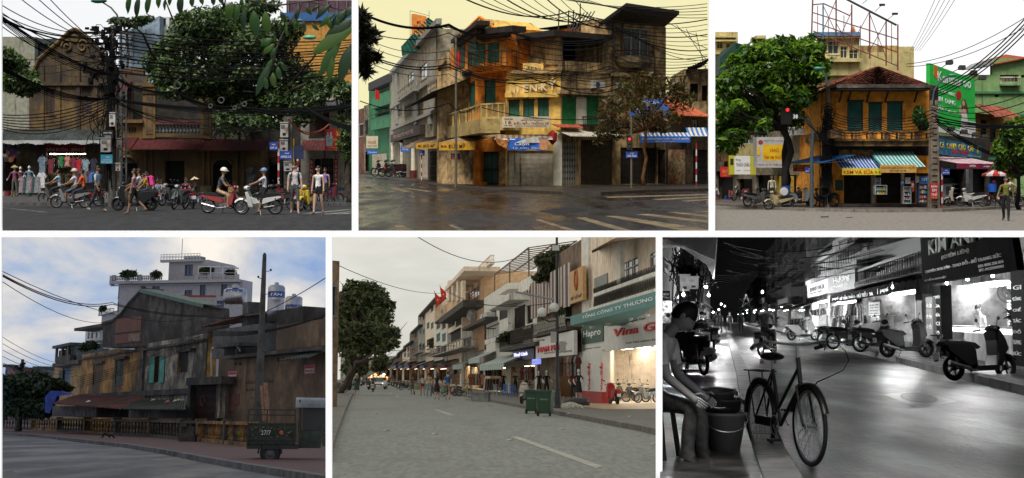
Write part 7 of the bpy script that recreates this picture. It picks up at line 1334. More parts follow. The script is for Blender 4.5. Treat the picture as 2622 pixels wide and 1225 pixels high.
mb=MB();corr(mb,tin(258,835,1.2),tin(590,862,1.2),tin(715,800,-3),tin(370,796,-3),60,.05);mb.bd('red_roof',RDS,t);mb=MB();corr(mb,tin(600,862,1.6),tin(918,866,1.6),tin(918,822,-2.5),tin(690,815,-2.5),50,.05);mb.bd('green_roof',GNS,t);W2_.box('stall_front',(258,848,475,900),.2,.3,mat('stall_board',(.07,.055,.045),.9,.4));W2_.box('counter',(635,866,920,905),.2,.5,DKG)
for X,Y,col in((740,822,(.3,.25,.1)),(810,830,(.35,.1,.1)),(850,826,(.4,.4,.4)),(885,822,(.1,.2,.3)),(865,822,(.3,.3,.05)),(420,830,(.4,.4,.35))):q=c.at(X,Y,87);sgl('litter_scrap',MB().add([(0,0,0),(.25,.02,.05),(.3,.2,.1),(.02,.22,.06),(.15,.1,.14)],[(0,1,4),(1,2,4),(2,3,4),(3,0,4)]),mat('litter_%s'%str(col),col,.7,.1),'scrap of litter lying on the tin shed roof','litter',q,group='roof litter')
off()
A,B=c.g(920,86),c.g(1092,82);W2_=Wall(A,B,'iron_gate','rusty folding iron gate in a mouldy concrete frame','gate');r=W2_.rect(936,742,1066,906);r=(r[0],r[1],.1,r[3]);opng(W2_,r,'grille',mat('gate_rust',(.06,.025,.022),.7,.3));W2_.box('gate_post',(922,735,936,908),0,.35,DKG);W2_.box('gate_post',(1066,720,1084,908),0,.35,MLD);W2_.box('lintel',(918,705,1092,742),-.3,.7,DKG)
x,z=W2_.st(1002,822);MB().torus((x,-.02,z),.3,.035,16,5,'y').bd('gate_emblem',mat('gate_rust'),W2_.t)
A,B=c.g(1062,84),c.g(1612,70);RW4=bldg('tan_wall_house','long tan rendered house wall with painted graffiti and pink posters',A,B,(1350,575),.6,TAN,reveal=.2,cat='house');W=RW4
W.box('upper_wall',(1002,455,1250,600),-1.5,-.6,GRD);W.box('upper_wall',(1280,430,1525,560),-2.5,-1.,TAN);W.box('roof_edge',(1100,575,1612,592),-.5,.7,DKG)
for X0,Y0,X1,Y1,s in((1123,676,1168,722,'BÁN NHÀ'),(1500,645,1553,690,'CHO THUÊ')):g=W.box('poster',(X0,Y0,X1,Y1),0,.03,mat('poster_pink4',(.4,.1,.12),.8,.2));W.box('poster_paper',(X0+5,Y0+18,X1-5,Y1-6),.03,.04,mat('poster_paper4',(.4,.38,.36),.8,.2),g);text(g,s,*W.rect(X0+6,Y0+5,X1-6,Y0+14,.03),-.045,LRD);text(g,'0909 812 718',*W.rect(X0+9,Y0+26,X1-9,Y0+34,.03),-.05,LRD)
GRF=mat('graffiti_black',(.02,.018,.016),.9,0)
for s,x0,y0,x1,y1 in(('NGHIÊM CẤM',1212,710,1346,738),('ĐÁI BẬY',1212,756,1330,776),('CẤM',1236,796,1290,814)):text(W.t,s,*W.rect(x0,y0,x1,y1),-.004,GRF,.004)
for X,Y in((1162,640),(1184,640),(1372,618),(1396,615),(1290,625)):W.box('vent_hole',(X-6,Y-7,X+7,Y+7),0,.01,DARK)
W.box('brick_patch',(1128,790,1180,840),0,.03,BRK);W.box('brick_patch',(1120,842,1160,872),0,.03,BRK)
mb=MB();mb.tube([(W.st(x,y)[0],-.4,W.up(x,y))for x,y in((1076,700),(1074,585),(1080,565),(1110,555),(1195,550),(1215,565),(1218,580))],.06,6);mb.bd('white_pipe',mat('pipe_white4',(.3,.3,.29),.6,.1),W.t);W.box('small_window',(1105,555,1155,600),0,.05,DARK);W.box('window_hood',(1055,540,1178,556),-.5,.8,DKG)
mb=MB();corr(mb,(W.st(1478,620)[0],-1.2,W.up(1478,628)),(W.L,-1.2,W.up(1612,612)),(W.L,0,W.up(1612,570)),(W.st(1500,580)[0],0,W.up(1500,585)),20,.05);mb.bd('tin_hood',GNS,W.t)
mb=MB();r=W.rect(1105,395,1320,445,-3);corr(mb,(r[0],1.5,r[2]),(r[1],1.5,r[2]+.3),(r[1],6,r[3]+.3),(r[0]+3,6,r[3]),40,.06);mb.bd('red_roof',RDS,W.t)
mb=MB();r=W.rect(1490,390,1612,490,-4);corr(mb,(r[0],3,r[2]),(W.L+2,3,r[2]),(W.L+2,8,r[3]),(r[0],8,r[3]),24,.07);mb.bd('red_roof',mat('sheet_red4b',(.16,.035,.045),.6,.2),W.t);W.box('far_shed',(1480,285,1612,345),-9,-8,mat('shed_brown4',(.06,.04,.03),.9,.2));W.box('far_awning',(1500,335,1612,372),-9,-6,mat('awn_tan4',(.2,.15,.09),.8,.2));W.box('white_ledge',(1512,505,1612,535),-2.2,-1.2,HOT)
W.box('roof_block',(1060,360,1250,460),-5,-3,DKG);W.box('chimney',(1040,328,1066,445),-3,-2,GRD)
STS=mat('tank_steel',(.3,.3,.31),.32,.08,mt=.9);BND=mat('tank_band',(.03,.06,.2),.5,.05)
def tank(X0,Y0,X1,Y1,D,lab,s,bandy):
 k=c.ppm(D);q=c.at((X0+X1)/2,Y1,D);r=(X1-X0)/2/k;h=(Y1-Y0)/k;t=thg('water_tank',lab,0,q);mb=SM();lg=h*.14
 mb.lathe([(0,lg),(r,lg+.02),(r,lg+h*.25),(r*1.02,lg+h*.26),(r,lg+h*.27),(r,lg+h*.5),(r*1.02,lg+h*.51),(r,lg+h*.52),(r,h*.93),(r*.8,h*.98),(r*.3,h),(0,h)],n=24);mb.bd('shell',STS,t);z1=(Y1-bandy[0])/k;z0=(Y1-bandy[1])/k;b=MB();b.smooth=1;b.lathe([(r*1.01,z0),(r*1.012,z1)],n=24);b.bd('band',BND,t)
 for i in rg(4):a=pi/4+pi/2*i;MB().tube([(r*.9*cos(a),r*.9*sin(a),0),(r*.6*cos(a),r*.6*sin(a),lg+.05)],.05,5).bd('leg',IRN,t)
 text(t,s,-r*.62,r*.8,z0+(z1-z0)*.25,z0+(z1-z0)*.75,-r*1.03,mat('letter_bright'));MB().lathe([(r*.25,0),(r*.25,.12),(0,.16)],(0,0,h),12).bd('lid',STS,t)
tank(1315,250,1399,465,85,'tall steel water tank with blue TÂN band on the tan house roof','TÂN',(285,315));tank(1403,306,1488,440,87,'shorter steel water tank with wide blue band beside the tall tank','TÂN MỸ',(350,382))
q=c.at(1158,350,96);k=c.ppm(96);t=thg('water_tank','horizontal steel water tank on a stand reading TÂN Á',0,q);r=40/k;mb=SM();L2=57/k;mb.lathe([(0,-L2),(r*.8,-L2+.05),(r,-L2+.25),(r,L2-.25),(r*.8,L2-.05),(0,L2)],(0,0,44/k),22,'x');mb.bd('shell',STS,t);b=MB();b.smooth=1;b.lathe([(r*1.015,-L2+.22),(r*1.015,L2-.22)],(0,0,44/k),22,'x',(pi*.68,pi*.86));b.bd('band',BND,t);text(t,'TÂN Á',-30/k,28/k,58/k,68/k,-r*.98,mat('letter_bright'))
for x in(-40,-15,10,40):Tb([(x/k,-r*.7,0),(x/k,-r*.7,40/k)],.05,4,'stand_leg',IRN,t)
MB().lathe([(.25,0),(.25,.2),(0,.25)],(0,0,84/k),12).bd('lid',STS,t)
q=c.g(1268,66);h=c.at(1268,92,66).z+c.h;mb=MB();mb.tube([(0,0,0),(0,0,h-.1),(0,0,h)],[.27,.1,.05],4);t=thg('concrete_pole','tall dark tapering concrete pole in front of the tan wall','utility pole',q,R(30));mb.bd('shaft',mat('pole_dusk',(.05,.045,.04),.9,.3),t)
for z,s in((h*.9,1),(h*.86,-1),(h*.78,1)):MB().tube([(0,0,z),(s*.3,-.1,z+.06)],.02,4).ball((s*.3,-.1,z+.1),.06,6,4).bd('insulator',IRN,t)
for X0,X1,y0 in((1300,1312,790),(1316,1334,772)):a_=c.at((X0+X1)/2-4,918,64);b_=c.at((X0+X1)/2+4,y0,65);d_=b_-a_;sgl('wooden_plank',MB().box(-.09 if X0>1305 else-.06,.09 if X0>1305 else.06,-.02,.02,0,d_.length),mat('plank',(.22,.12,.07),.9,.25,scale=3),'wide bare plank leaning behind the truck' if X0>1305 else 'narrow bare plank leaning behind the truck','plank',a_,extra=MX.Rotation(atan2(d_.x,d_.z),4,'Y'))
YB4=mat('baluster_ochre',(.24,.12,.03),.9,.4,dirt=.45,dcol=(.025,.02,.016),scale=1.2);DKB=mat('baluster_black',(.05,.042,.034),.9,.4,dirt=.4)
ps=[(8,966),(160,972),(290,980),(425,990),(575,1001),(745,1010),(905,1028),(985,1034),(1120,1050),(1255,1066)];G_=[c.gp(*p)for p in ps];t=thg('stone_balustrade','long mouldy ochre stone balustrade along the brick pavement',1,G_[0]);hB=1.15
bme={}
for key,m_ in(('o',YB4),('d',DKB)):bme[key]=MB().lathe([(.06,0),(.085,.04),(.085,.1),(.045,.16),(.1,.34),(.085,.46),(.04,.6),(.085,.66),(.07,.7)],n=8).mesh('baluster',m_)
for i in rg(len(G_)-1):
 p,q=G_[i]-G_[0],G_[i+1]-G_[0];d=q-p;L=d.length;rz=atan2(d.y,d.x);kx='o' if i in(1,3,7,8)else 'd';m_=YB4 if kx=='o' else DKB
 def pc(nm,mb,mm):o=mb.bd(nm,mm,t);o.location=p;o.rotation_euler=(0,0,rz)
 pc('post',MB().box(-.22,.22,-.2,.2,.13,hB+.02).box(-.27,.27,-.25,.25,hB+.02,hB+.1),YB4 if i%2 else DKB);pc('base_rail',MB().box(.22,L-.22,-.18,.18,.13,.3),m_);pc('top_rail',MB().box(.22,L-.22,-.17,.17,hB-.14,hB),m_)
 n=10 if i!=6 else 3
 for j in rg(n):u=(j+.5)/n*(L-.5)+.25;link('baluster',bme[kx],t,tuple(p+d.normalized()*u+V_((0,0,.3))))
q=c.gp(925,1036);sgl('rubble_block',MB().box(-.4,.4,-.3,.3,.1,.5).box(-.25,.3,-.2,.3,.5,.85).box(-.35,-.05,-.34,0,.85,1.02),DKB,'heap of broken masonry in the balustrade gap','rubble',q)
tree('wall_weeds','yellow green weeds on the balustrade near the truck',c.gp(1186,1050),c.at(1186,985,62),pxb(62,[(1186,978,12,10),(1190,995,10,10)],.1),70,.12,[lfm('weed_yellow',(.2,.2,.03))],BARK,.02,71,cat='weeds')
tree('dark_tree','dense dark tree mass left of the lean-to sheds',c.g(90,112),c.at(100,830,112),pxb(112,[(50,740,60,40),(120,720,60,35),(190,720,60,35),(240,750,40,35),(60,800,70,45),(150,790,80,45),(230,800,50,40),(40,860,50,40),(120,860,80,40),(200,860,60,40),(170,700,40,20),(290,745,40,25),(330,760,25,15)],2),9000,.34,[lfm('leaf4_c',(.012,.025,.01)),lfm('leaf4_d',(.022,.04,.014))],BARK,.3,81,flat=.5)
mb=MB();P=[c.at(x,y,106)for x,y in((222,800),(250,772),(300,775),(362,788),(280,800),(262,840),(245,885),(222,880))];o=P[0];q_=[p-o for p in P];mb.add(q_+[p+V_((0,.6,0))for p in q_],[(0,1,4,5),(1,2,3,4),(0,5,6,7),(8,13,12,9),(0,8,9,1),(1,9,10,2),(2,10,11,3)]);sgl('blue_tarpaulin',mb,mat('tarp_blue4',(.02,.045,.25),.6,.3),'crumpled blue tarpaulin over the stall beside the dark tree','tarpaulin',o)
for i,(a,b,s,m_)in en((((8,198,40),(560,335,70),.4,mat('wire_red',(.12,.02,.02),.6,0)),((8,205,40),(560,345,70),.4,0),((8,182,40),(1030,400,80),.8,0),((8,232,40),(530,435,80),.4,0))):cable([a,b],s,.02 if i<2 else.012,m_,label='overhead cable sloping from the sky to the gable')
for i in rg(5):cable([(8,505+i*32,60),(380,640+i*14,110)],.4,.012,label='thin cable running down to the ochre wall')
for i in rg(6):cable([(380,705+i*10,110),(1060,470+i*6,80),(1612,212+i*3 if i<1 else 400,60)],.3,.02,label='cable bundle rising across the long wall')
for i in rg(3):cable([(560,340+i*4,80),(1020,400+i*4,88),(1250,385,66)],.2,.015,label='cable crossing the dark gable')
q=c.g(88,130);t=thg('distant_pole','short dark utility pole far behind the dark tree','utility pole',q);h=c.at(88,617,130).z+c.h;Tb([(0,0,0),(0,0,h)],[.22,.15],6,'shaft',IRN,t);rd=random.Random(4);mb=MB()
for i in rg(24):mb.cbox((rd.gauss(0,.3),-.2,h-rd.uniform(.3,2.2)),(.25,.2,.2))
mb.bd('cable_tangle',CB,t,kind='stuff')
q=c.gp(524,1018);t=thg('dog','small black dog sniffing the brick pavement',0,q,R(-80));
def dog(t,m):
 J={'hips':(0,-.28,.42),'spine':(0,-.05,.44),'chest':(0,.2,.4),'neck':(0,.36,.4),'head':(0,.5,.24),'nose':(0,.6,.12),'t1':(0,-.4,.44),'t2':(0,-.55,.34)}
 E=[('hips','spine'),('spine','chest'),('chest','neck'),('neck','head'),('head','nose'),('hips','t1'),('t1','t2')];Rr={'hips':.09,'spine':.09,'chest':.12,'neck':.07,'head':.065,'nose':.03,'t1':.025,'t2':.012}
 for s,sx in(('l',-1),('r',1)):
  J.update({'k'+s:(sx*.08,-.2,.28),'h'+s:(sx*.08,-.36,.16),'p'+s:(sx*.08,-.32,.03),'e'+s:(sx*.08,.2,.24),'w'+s:(sx*.08,.24+sx*.04,.12),'f'+s:(sx*.08,.26+sx*.04,.02)});E+=[('hips','k'+s),('k'+s,'h'+s),('h'+s,'p'+s),('chest','e'+s),('e'+s,'w'+s),('w'+s,'f'+s)];Rr.update({'k'+s:.055,'h'+s:.028,'p'+s:.028,'e'+s:.04,'w'+s:.028,'f'+s:.03})
 nm=list(J);me=bpy.data.meshes.new('body');me.from_pydata([J[n]for n in nm],[(nm.index(a),nm.index(b))for a,b in E],[]);o=bpy.data.objects.new('tmp',me);COL.objects.link(o);o.modifiers.new('s','SKIN').use_smooth_shade=1;o.modifiers.new('b','SUBSURF').levels=1
 for i,n in en(nm):me.skin_vertices[0].data[i].radius=(Rr[n],)*2
 me.skin_vertices[0].data[0].use_root=1;ev=bpy.data.meshes.new_from_object(o.evaluated_get(bpy.context.evaluated_depsgraph_get()));ev.materials.clear();ev.materials.append(m);bpy.data.objects.remove(o);link('body',ev,t)
 for sx in(-1,1):MB().add([(sx*.03,.44,.3),(sx*.07,.46,.28),(sx*.06,.43,.37)],[(0,1,2),(2,1,0)]).bd('ear',m,t)
dog(t,mat('dog_black',(.012,.011,.01),.8,.1));t.scale=(.8,)*3
q=c.gp(1330,1132);D=q.y;k=c.ppm(D);rz=R(8);t=thg('cargo_tricycle_truck','battered dark green three wheeled cargo truck marked 27/7',1,q,rz);GT=mat('truck_green',(.018,.028,.018),.7,.35,dirt=.35,dcol=(.012,.012,.01),scale=2);x0,x1=-112/k,118/k
Bx(x0,x1+.1,-.1,1.3,.42,.56,'chassis',IRN,t);BD=Bx(x0,x1,-.14,-.1,.56,1.16,'side_board',GT,t);Bx(x0,x0+.04,-.1,1.3,.56,1.16,'tail_board',GT,t);Bx(x0,x1,1.26,1.3,.56,1.16,'side_board',GT,t);Bx(x0+.04,x1,-.1,1.26,.56,.6,'bed_floor',GT,t)
for z in(.68,.84,1.0,1.14):Bx(x0,x1,-.165,-.14,z-.012,z+.012,'rib',GT,t)
for i in rg(6):x=x0+.02+(x1-x0-.04)*i/5;Bx(x-.02,x+.02,-.17,-.14,.58,1.56 if i in(0,2,5)else 1.16,'stake',IRN,t)
for z in(1.4,1.55):Tb([(x0,-.15,z),(x1,-.15,z)],.018,5,'rail',IRN,t)
for y in(-.02,1.15):
 w=MB();w.smooth=1;w.torus((0,y,.29),.21,.085,22,8,'y');wo=w.bd('wheel',RUB,t);MB().lathe([(.15,-.06),(.12,-.02),(.05,-.05),(0,-.05)],(0,y,.29),16,'y').bd('rim',mat('rim_dark',(.06,.06,.06),.6,.2),wo)
mb=MB();mb.tube([(.34*cos(a),-.1,.29+.34*sin(a))for a in[pi*i/10 for i in rg(11)]],.03,5);mb.bd('fender',GT,t)
Bx(x1+.1,x1+.75,0,1.2,.45,.95,'cab_base',GT,t);Bx(x1+.12,x1+.16,0,1.2,.95,1.75,'cab_back',IRN,t);Bx(x1+.3,x1+.75,.1,1.1,.95,1.1,'seat',SEATM,t)
for yy in(0,1.2):Tb([(x1+.1,yy,.9),(x1+.1,yy,1.85)],.025,5,'cab_post',IRN,t);Tb([(x1+1.5,yy,.9),(x1+1.45,yy,1.8)],.025,5,'cab_post',IRN,t)
mb=SM();n=8;vs=[(xx,.6-.75*cos(pi*i/n),1.62+.3*sin(pi*i/n))for xx in(x1-.02,x1+1.6)for i in rg(n+1)];mb.add(vs,[(i,i+1,n+2+i,n+1+i)for i in rg(n)]);mb.bd('cab_roof',mat('roof_alu',(.13,.135,.14),.5,.3),t)
Bx(x1+.2,x1+1.5,.05,1.15,.96,1.62,'cab_body',IRN,t);Bx(x1+.8,x1+1.6,.3,.9,.5,1.1,'front_cowl',GT,t);w=MB();w.torus((x1+1.5,.6,.29),.21,.08,20,7,'y');w.bd('wheel',RUB,t);Tb([(x1+1.1,.2,1.2),(x1+1.2,.6,1.25),(x1+1.1,1.0,1.2)],.02,5,'handlebar',IRN,t)
text(BD,'27/7',x0+.4,x0+.68,.82,.96,-.17,mat('stencil_white',(.4,.4,.38),.8,0));MB().lathe([(.06,0),(0,-.005)],(x0+.98,-.165,.9),14,'y').bd('orange_reflector',mat('reflector_orange',(.4,.06,.02),.5,0),t)
rd=random.Random(6)
for i in rg(26):x=rd.uniform(x0+.1,x1-.1);z=rd.uniform(.6,1.12);MB().add([(x,-.168,z),(x+.05,-.168,z+.02),(x+.07,-.168,z+.05),(x+.02,-.168,z+.035)],[(0,1,2,3)]).bd('camouflage_fleck',mat('fleck_yellow',(.16,.13,.04),.8,.2),BD)
# ============================================================ 5: shopping street under a grey sky
c=C5
def S5(o,D,z=0):return V_((o-.10444*D,D,-c.h+z))
def D5(X,o):return 6933*o/(X-183)
AS5=mat('asphalt_mid',(.2,.208,.196),.85,.16,dirt=.3,dcol=(.15,.155,.147),ds=.25,sy=.12,bump=.2,scale=4)
strc('road',strip(S5,[(-1.3,11)],19,880),AS5)
PV5=brickmat('paving_slabs',(.16,.15,.135),(.13,.122,.11),(.06,.056,.05),.6,.6,.2,.8,.35);KS5=mat('kerb5',(.14,.132,.118),.9,.25)
paved([S5(8,34),S5(8,60),S5(8,90),S5(8,140),S5(8,240),S5(8,800)],[S5(15,d)for d in(34,60,90,140,240,800)],PV5,KS5,klab='grey kerb along the shop side pavement',n=260)
paved([S5(-1.1,800),S5(-1.1,240),S5(-1.1,100),S5(-1.,60),S5(-.9,36),S5(-.8,20)],[S5(-14,d)for d in(800,240,100,60,36,20)],PV5,KS5,klab='grey kerb along the tree side pavement',n=260)
LN5=mat('road_paint5',(.34,.34,.3),.8,.15,dirt=.2,dcol=(.2,.2,.18),ds=3)
for p in([(900,1000),(935,998),(1355,1146),(1320,1156)],[(520,865),(545,866),(625,893),(600,894)],[(330,796),(340,795),(356,802),(346,803)],[(300,783),(306,782),(314,787),(306,788)]):poly(p,.006,LN5,'lane_mark')
for X,Y,w_ in((270,972,26),(510,990,20),(225,886,14),(880,1020,12),(1140,965,20),(1480,922,34),(1180,905,22),(780,850,10),(1590,1040,20)):q=c.gp(X,Y);sgl('litter_scrap',MB().add([(0,0,.005),(.18,.03,.03),(.16,.14,.01),(.02,.12,.04)],[(0,1,2,3)]),mat('litter_pale',(.4,.39,.35),.8,.1),'scrap of pale litter on the shopping street','litter',q+V_((0,0,.14 if X>1150 and Y<960 else.004)),group='street litter')
CRW=mat('cream5',(.75,.61,.47),.85,.12,sk=.25,dcol=(.25,.19,.13));PCH=mat('peach5',(.66,.43,.25),.85,.12,sk=.3,dcol=(.28,.17,.09));WHT=mat('white5',(.66,.63,.57),.85,.12,sk=.35,dcol=(.25,.22,.18));DK5=mat('dark5',(.05,.042,.036),.9,.3);BR5=mat('brown5',(.17,.11,.07),.85,.3,dirt=.3);GY5=mat('grey5',(.34,.31,.27),.9,.25,dirt=.35,sk=.4,dcol=(.07,.06,.05));TL5=mat('teal5',(.06,.2,.19),.6,.1);GRN5=mat('sign_green5',(.025,.07,.045),.6,.1)
def fac(X0,X1,o=12.5):return S5(o,D5(X0,o)),S5(o,D5(X1,o))
def lroom(W,r,depth,wm,tag_,col=(1,.9,.72),s=5.,skew=4.5,lamp=(.7,.3)):
 a,b,z0,z1=r;mb=MB();a-=.3;b+=.3;z1+=.1;K=skew*(depth-.12)
 f0,f1,b0,b1=(a,.12),(b,.12),(a-K,depth),(b-K,depth)
 P=lambda p,z:(p[0],p[1],z)
 for p,q in((b0,b1),(f0,b0),(b1,f1)):mb.quad(P(p,z0),P(q,z0),P(q,z1),P(p,z1))
 for z in(z0,z1):mb.quad(P(f0,z),P(f1,z),P(b1,z),P(b0,z))
 mb.bd('shop_interior',wm,W.t);n=max(1,min(6,int((b-a)/4)))
 for i in rg(n):
  for y in((depth*.45,)if depth<3 else(depth*.3,depth*.7)):x=a+(b-a)*(i+.5)/n-skew*y;Bx(x-lamp[0],x+lamp[0],y,y+lamp[1],z1-.08,z1-.03,'ceiling_lamp',em('lamp5_%s_%g'%(tag_,s),col,s),W.t)
INT=mat('interior_white',(.7,.62,.48),.8,.05);INB=mat('interior_tan',(.35,.25,.16),.85,.2)
A,B=fac(1250,1640);VS=bldg('shoe_shop_building','cream building with teal fascia over a brightly lit shoe shop',A,B,(1256,0),8,CRW,[((1376,545,1636,850),'hole'),((1318,205,1378,300),'dark'),((1440,125,1530,250),'glass',WHT,0,3),((1585,80,1640,160),'glass',WHT,0,2)],reveal=.12);W=VS
r=W.rect(1376,545,1636,850);r=(r[0],W.L,.15,r[3]);lroom(W,r,5,INT,'vina',(1,.93,.8),14,lamp=(1.4,.5))
Bx(r[0],W.L,-2.4,6,.12,.17,'tiled_floor',mat('floor_tan5',(.33,.22,.13),.5,.2),W.t)
for s,x0,x1,y0,y1,m_,dd in(('Vina Giầy',1376,1440,640,662,SRD,5.9),('enjoy',1560,1610,618,630,LK,5.9)):q=W.rect(x0,y0,x1,y1,-4.9);text(W.t,s,q[0],q[1],q[2],q[3],4.97,m_)
q=W.rect(1545,600,1620,720,-4.9);Bx(q[0],q[1],4.9,4.95,q[2],q[3],'poster',mat('poster_peach',(.55,.33,.16),.7,.15),W.t)
zf0=W.up(1400,440,2.4);FA=thg('teal_fascia','long teal company fascia with white TỔNG CÔNG TY lettering','sign',A,W.rz);Wf=Wall(A,B);Wf.t=FA
a0=Wf.st(1195,420,2.6)[0];a1=Wf.st(1628,300,2.6)[0];zt_=Wf.up(1400,345,2.6);zb_=Wf.up(1400,400,2.6);MB().box(a0,a1,-2.6,-2.5,zb_,zt_).box(a0,a1,-2.5,0,zb_,zb_+.06).box(a0,a0+.1,-2.5,0,zb_+.06,zt_).bd('panel',TL5,FA);text(FA,'TỔNG CÔNG TY THƯƠNG MẠI',Wf.st(1255,395,2.6)[0],Wf.st(1680,300,2.6)[0],zb_+(zt_-zb_)*.28,zb_+(zt_-zb_)*.82,-2.61,mat('letter_bright'))
for X in(1290,1370,1480,1560):x=Wf.st(X,400,1.5)[0];MB().lathe([(.12,0),(.1,-.1),(0,-.12)],(x,-1.4,zb_),10).bd('downlight',WBAR,FA)
SGV=W.box('sign_board',(1250,425,1630,570),.02,.15,mat('sign_white5',(.6,.58,.55),.6,.06));g2=W.box('green_panel',(1252,442,1356,536),.15,.2,GRN5,SGV);text(g2,'Hapro',*W.rect(1260,470,1346,512,.2),-.21,LW);text(SGV,'Vina Giầy',W.st(1415,480,.15)[0],W.st(1740,430,.15)[0],W.up(1500,505,.15),W.up(1500,440,.15),-.17,SRD,.06,.15);text(SGV,'Giầy Da Công Nghệ Cao',*W.rect(1382,425,1566,440,.15),-.16,LK);text(SGV,'TOP TEN HÀNG ĐẦU',*W.rect(1468,518,1640,532,.15),-.16,LK);text(SGV,'36 Hàng Ngang - Hoàn Kiếm',*W.rect(1262,558,1345,565,.15),-.16,LK)
q1=W.rect(1258,575,1376,842,.05);PL=Bx(q1[0],q1[1],-.3,.1,.12,q1[3],'pillar',mat('pillar_white',(.62,.6,.56),.7,.05),W.t);Bx(q1[0]-.03,q1[1]+.03,-.33,.1,.12,.75,'red_base',mat('base_red5',(.36,.03,.025),.6,.1),PL)
for X in(1288,1350):
 x0,x1=W.st(X-9,700,.3)[0],W.st(X+9,700,.3)[0];z0,z1=W.up(X,770,.3),W.up(X,632,.3);TEXTS.append((PL,'Vina-Giầy',z0,z1,-x1,-x0,-.31,SRD,.02,0,'vertical_lettering','rot'))
W.box('side_pillar',(1256,15,1285,440),0,.1,WHT);W.box('bracket_panel',(1312,205,1376,302),.0,.06,mat('panel_grey5',(.2,.2,.19),.6,.1));W.box('balcony_ledge',(1280,318,1610,345),0,.9,WHT);W.box('white_column',(1424,40,1442,270),.6,.8,WHT)
al,bl_,z0,z1=W.rect(1310,255,1615,320,.8);lat=MB();n=44
for i in rg(n):x0=al+(bl_-al)*i/n;x1=al+(bl_-al)*(i+1)/n;lat.tube([(x0,-.8,z0+.05),(x1,-.8,z0+1.0)],.03,4).tube([(x0,-.8,z0+1.0),(x1,-.8,z0+.05)],.03,4)
lat.bd('lattice',DK5,W.t);W.box('balcony_rail',(1305,240,1610,258),.6,.95,WHT)
mb=MB();corr(mb,(W.st(1300,90,2)[0],-2,W.up(1300,88,2)),(W.L,-2,W.up(1300,88,2)),(W.L,0,W.up(1300,60,2)+.8),(W.st(1330,60)[0],0,W.up(1300,60,2)+.8),40,.06);mb.bd('awning',BR5,W.t)
A,B=fac(1030,1250);NB=bldg('vine_house','vine covered brown house with striped blinds above a red lettered clothes shop',A,B,(1100,120),8,BR5,[((1035,610,1125,800),'hole'),((1140,610,1240,805),'hole'),((1000,420,1180,480),'dark')],reveal=.12);W=NB
for x0,x1 in((1035,1125),(1140,1240)):r=W.rect(x0,610,x1,800);lroom(W,(r[0],r[1],.15,r[3]),4,INB,'nam',(1,.85,.65),5)
q=W.rect(985,195,1190,390,.5);q=(max(.1,q[0]),q[1],q[2],q[3]);bl2=MB();n=26
for i in rg(n):bl2.cur=i%2;bl2.box(q[0]+(q[1]-q[0])*i/n,q[0]+(q[1]-q[0])*(i+1)/n,-.5-.03*sin(i*.9),-.45,q[2],q[3])
bl2.bd('striped_blind',[mat('blind_maroon',(.14,.06,.05),.85,.1),mat('blind_pale',(.45,.42,.38),.85,.1)],W.t)
g=W.box('vertical_sign',(1192,172,1256,335),.3,.5,mat('sign_ochre5',(.5,.3,.13),.7,.1));r=W.rect(1198,295,1252,318,.5);text(g,'ĐỒ GỖ MỸ',*r,-.51,LK);x,z=W.st(1226,225,.5);MB().torus((x,-.52,z),.55,.08,14,5,'y').box(x-.35,x+.35,-.54,-.5,z-.3,z+.3).bd('emblem',mat('emblem_rust',(.35,.1,.03),.7,.1),g)
g=W.box('sign_board',(1024,495,1212,605),.6,.8,mat('sign_white5'));text(g,'NAM PHÁT',*W.rect(1038,540,1178,575,.8),-.82,SRD,.06);text(g,'BÁN BUÔN',*W.rect(1066,580,1120,588,.8),-.82,LRD);text(g,'Thời Trang',*W.rect(1030,518,1068,530,.8),-.82,LRD);text(g,'01215325692',*W.rect(1140,575,1204,582,.8),-.82,LK)
mb=MB();q=W.rect(1000,420,1170,478,.9);n=18
for i in rg(n):x0=q[0]+(q[1]-q[0])*i/n;x1=q[0]+(q[1]-q[0])*(i+1)/n;mb.tube([(x0,-.9,q[2]),(x1,-.9,q[3])],.03,4).tube([(x0,-.9,q[3]),(x1,-.9,q[2])],.03,4).torus(((x0+x1)/2,-.9,(q[2]+q[3])/2),.3,.025,10,4,'y')
mb.bd('balcony_lattice',mat('lattice_pale5',(.3,.28,.24),.8,.2),W.t);W.box('balcony_slab',(1000,478,1175,492),0,1,DK5)
LV=[lfm('vine_a',(.03,.04,.018)),lfm('vine_b',(.05,.055,.022)),lfm('vine_c',(.07,.07,.03))]
def vine(lab,items,D,n,sd,sz=.22):x,y=items[0][:2];return tree('climbing_vine',lab,c.at(x,y+items[0][3],D),c.at(x,y,D),pxb(D,items,.6),n,sz,LV,BARK,.05,sd,cat='vine')
vine('thick vine spilling over the roof of the vine house',[(1130,110,50,40),(1060,130,40,30),(1180,90,40,30),(1090,180,50,30),(1050,215,40,22),(1150,150,50,30)],92,2600,91);vine('vine around the ochre vertical sign',[(1180,380,30,40),(1150,400,30,30),(1195,340,15,30)],86,900,92);vine('vine draped on the long black balcony',[(900,500,50,20),(970,480,50,22),(1030,470,40,20),(860,520,30,16),(940,540,50,12)],112,1400,93)
vine('vine between the two white shop houses',[(780,430,20,30),(800,460,18,24),(770,480,16,16)],150,500,94,.3);vine('shrub on the balcony of the far balcony house',[(520,530,20,18),(545,540,18,14),(510,550,14,12)],255,400,95,.4)
A,B=fac(885,1030);HW5=bldg('white_wall_house','white house with maroon roof lettering and black lattice balcony',A,B,(960,228),8,WHT,[((920,362,972,460),'shutter',DK5,DK5,3),((978,350,1010,440),'dark'),((895,650,1020,790),'hole')],reveal=.12);W=HW5
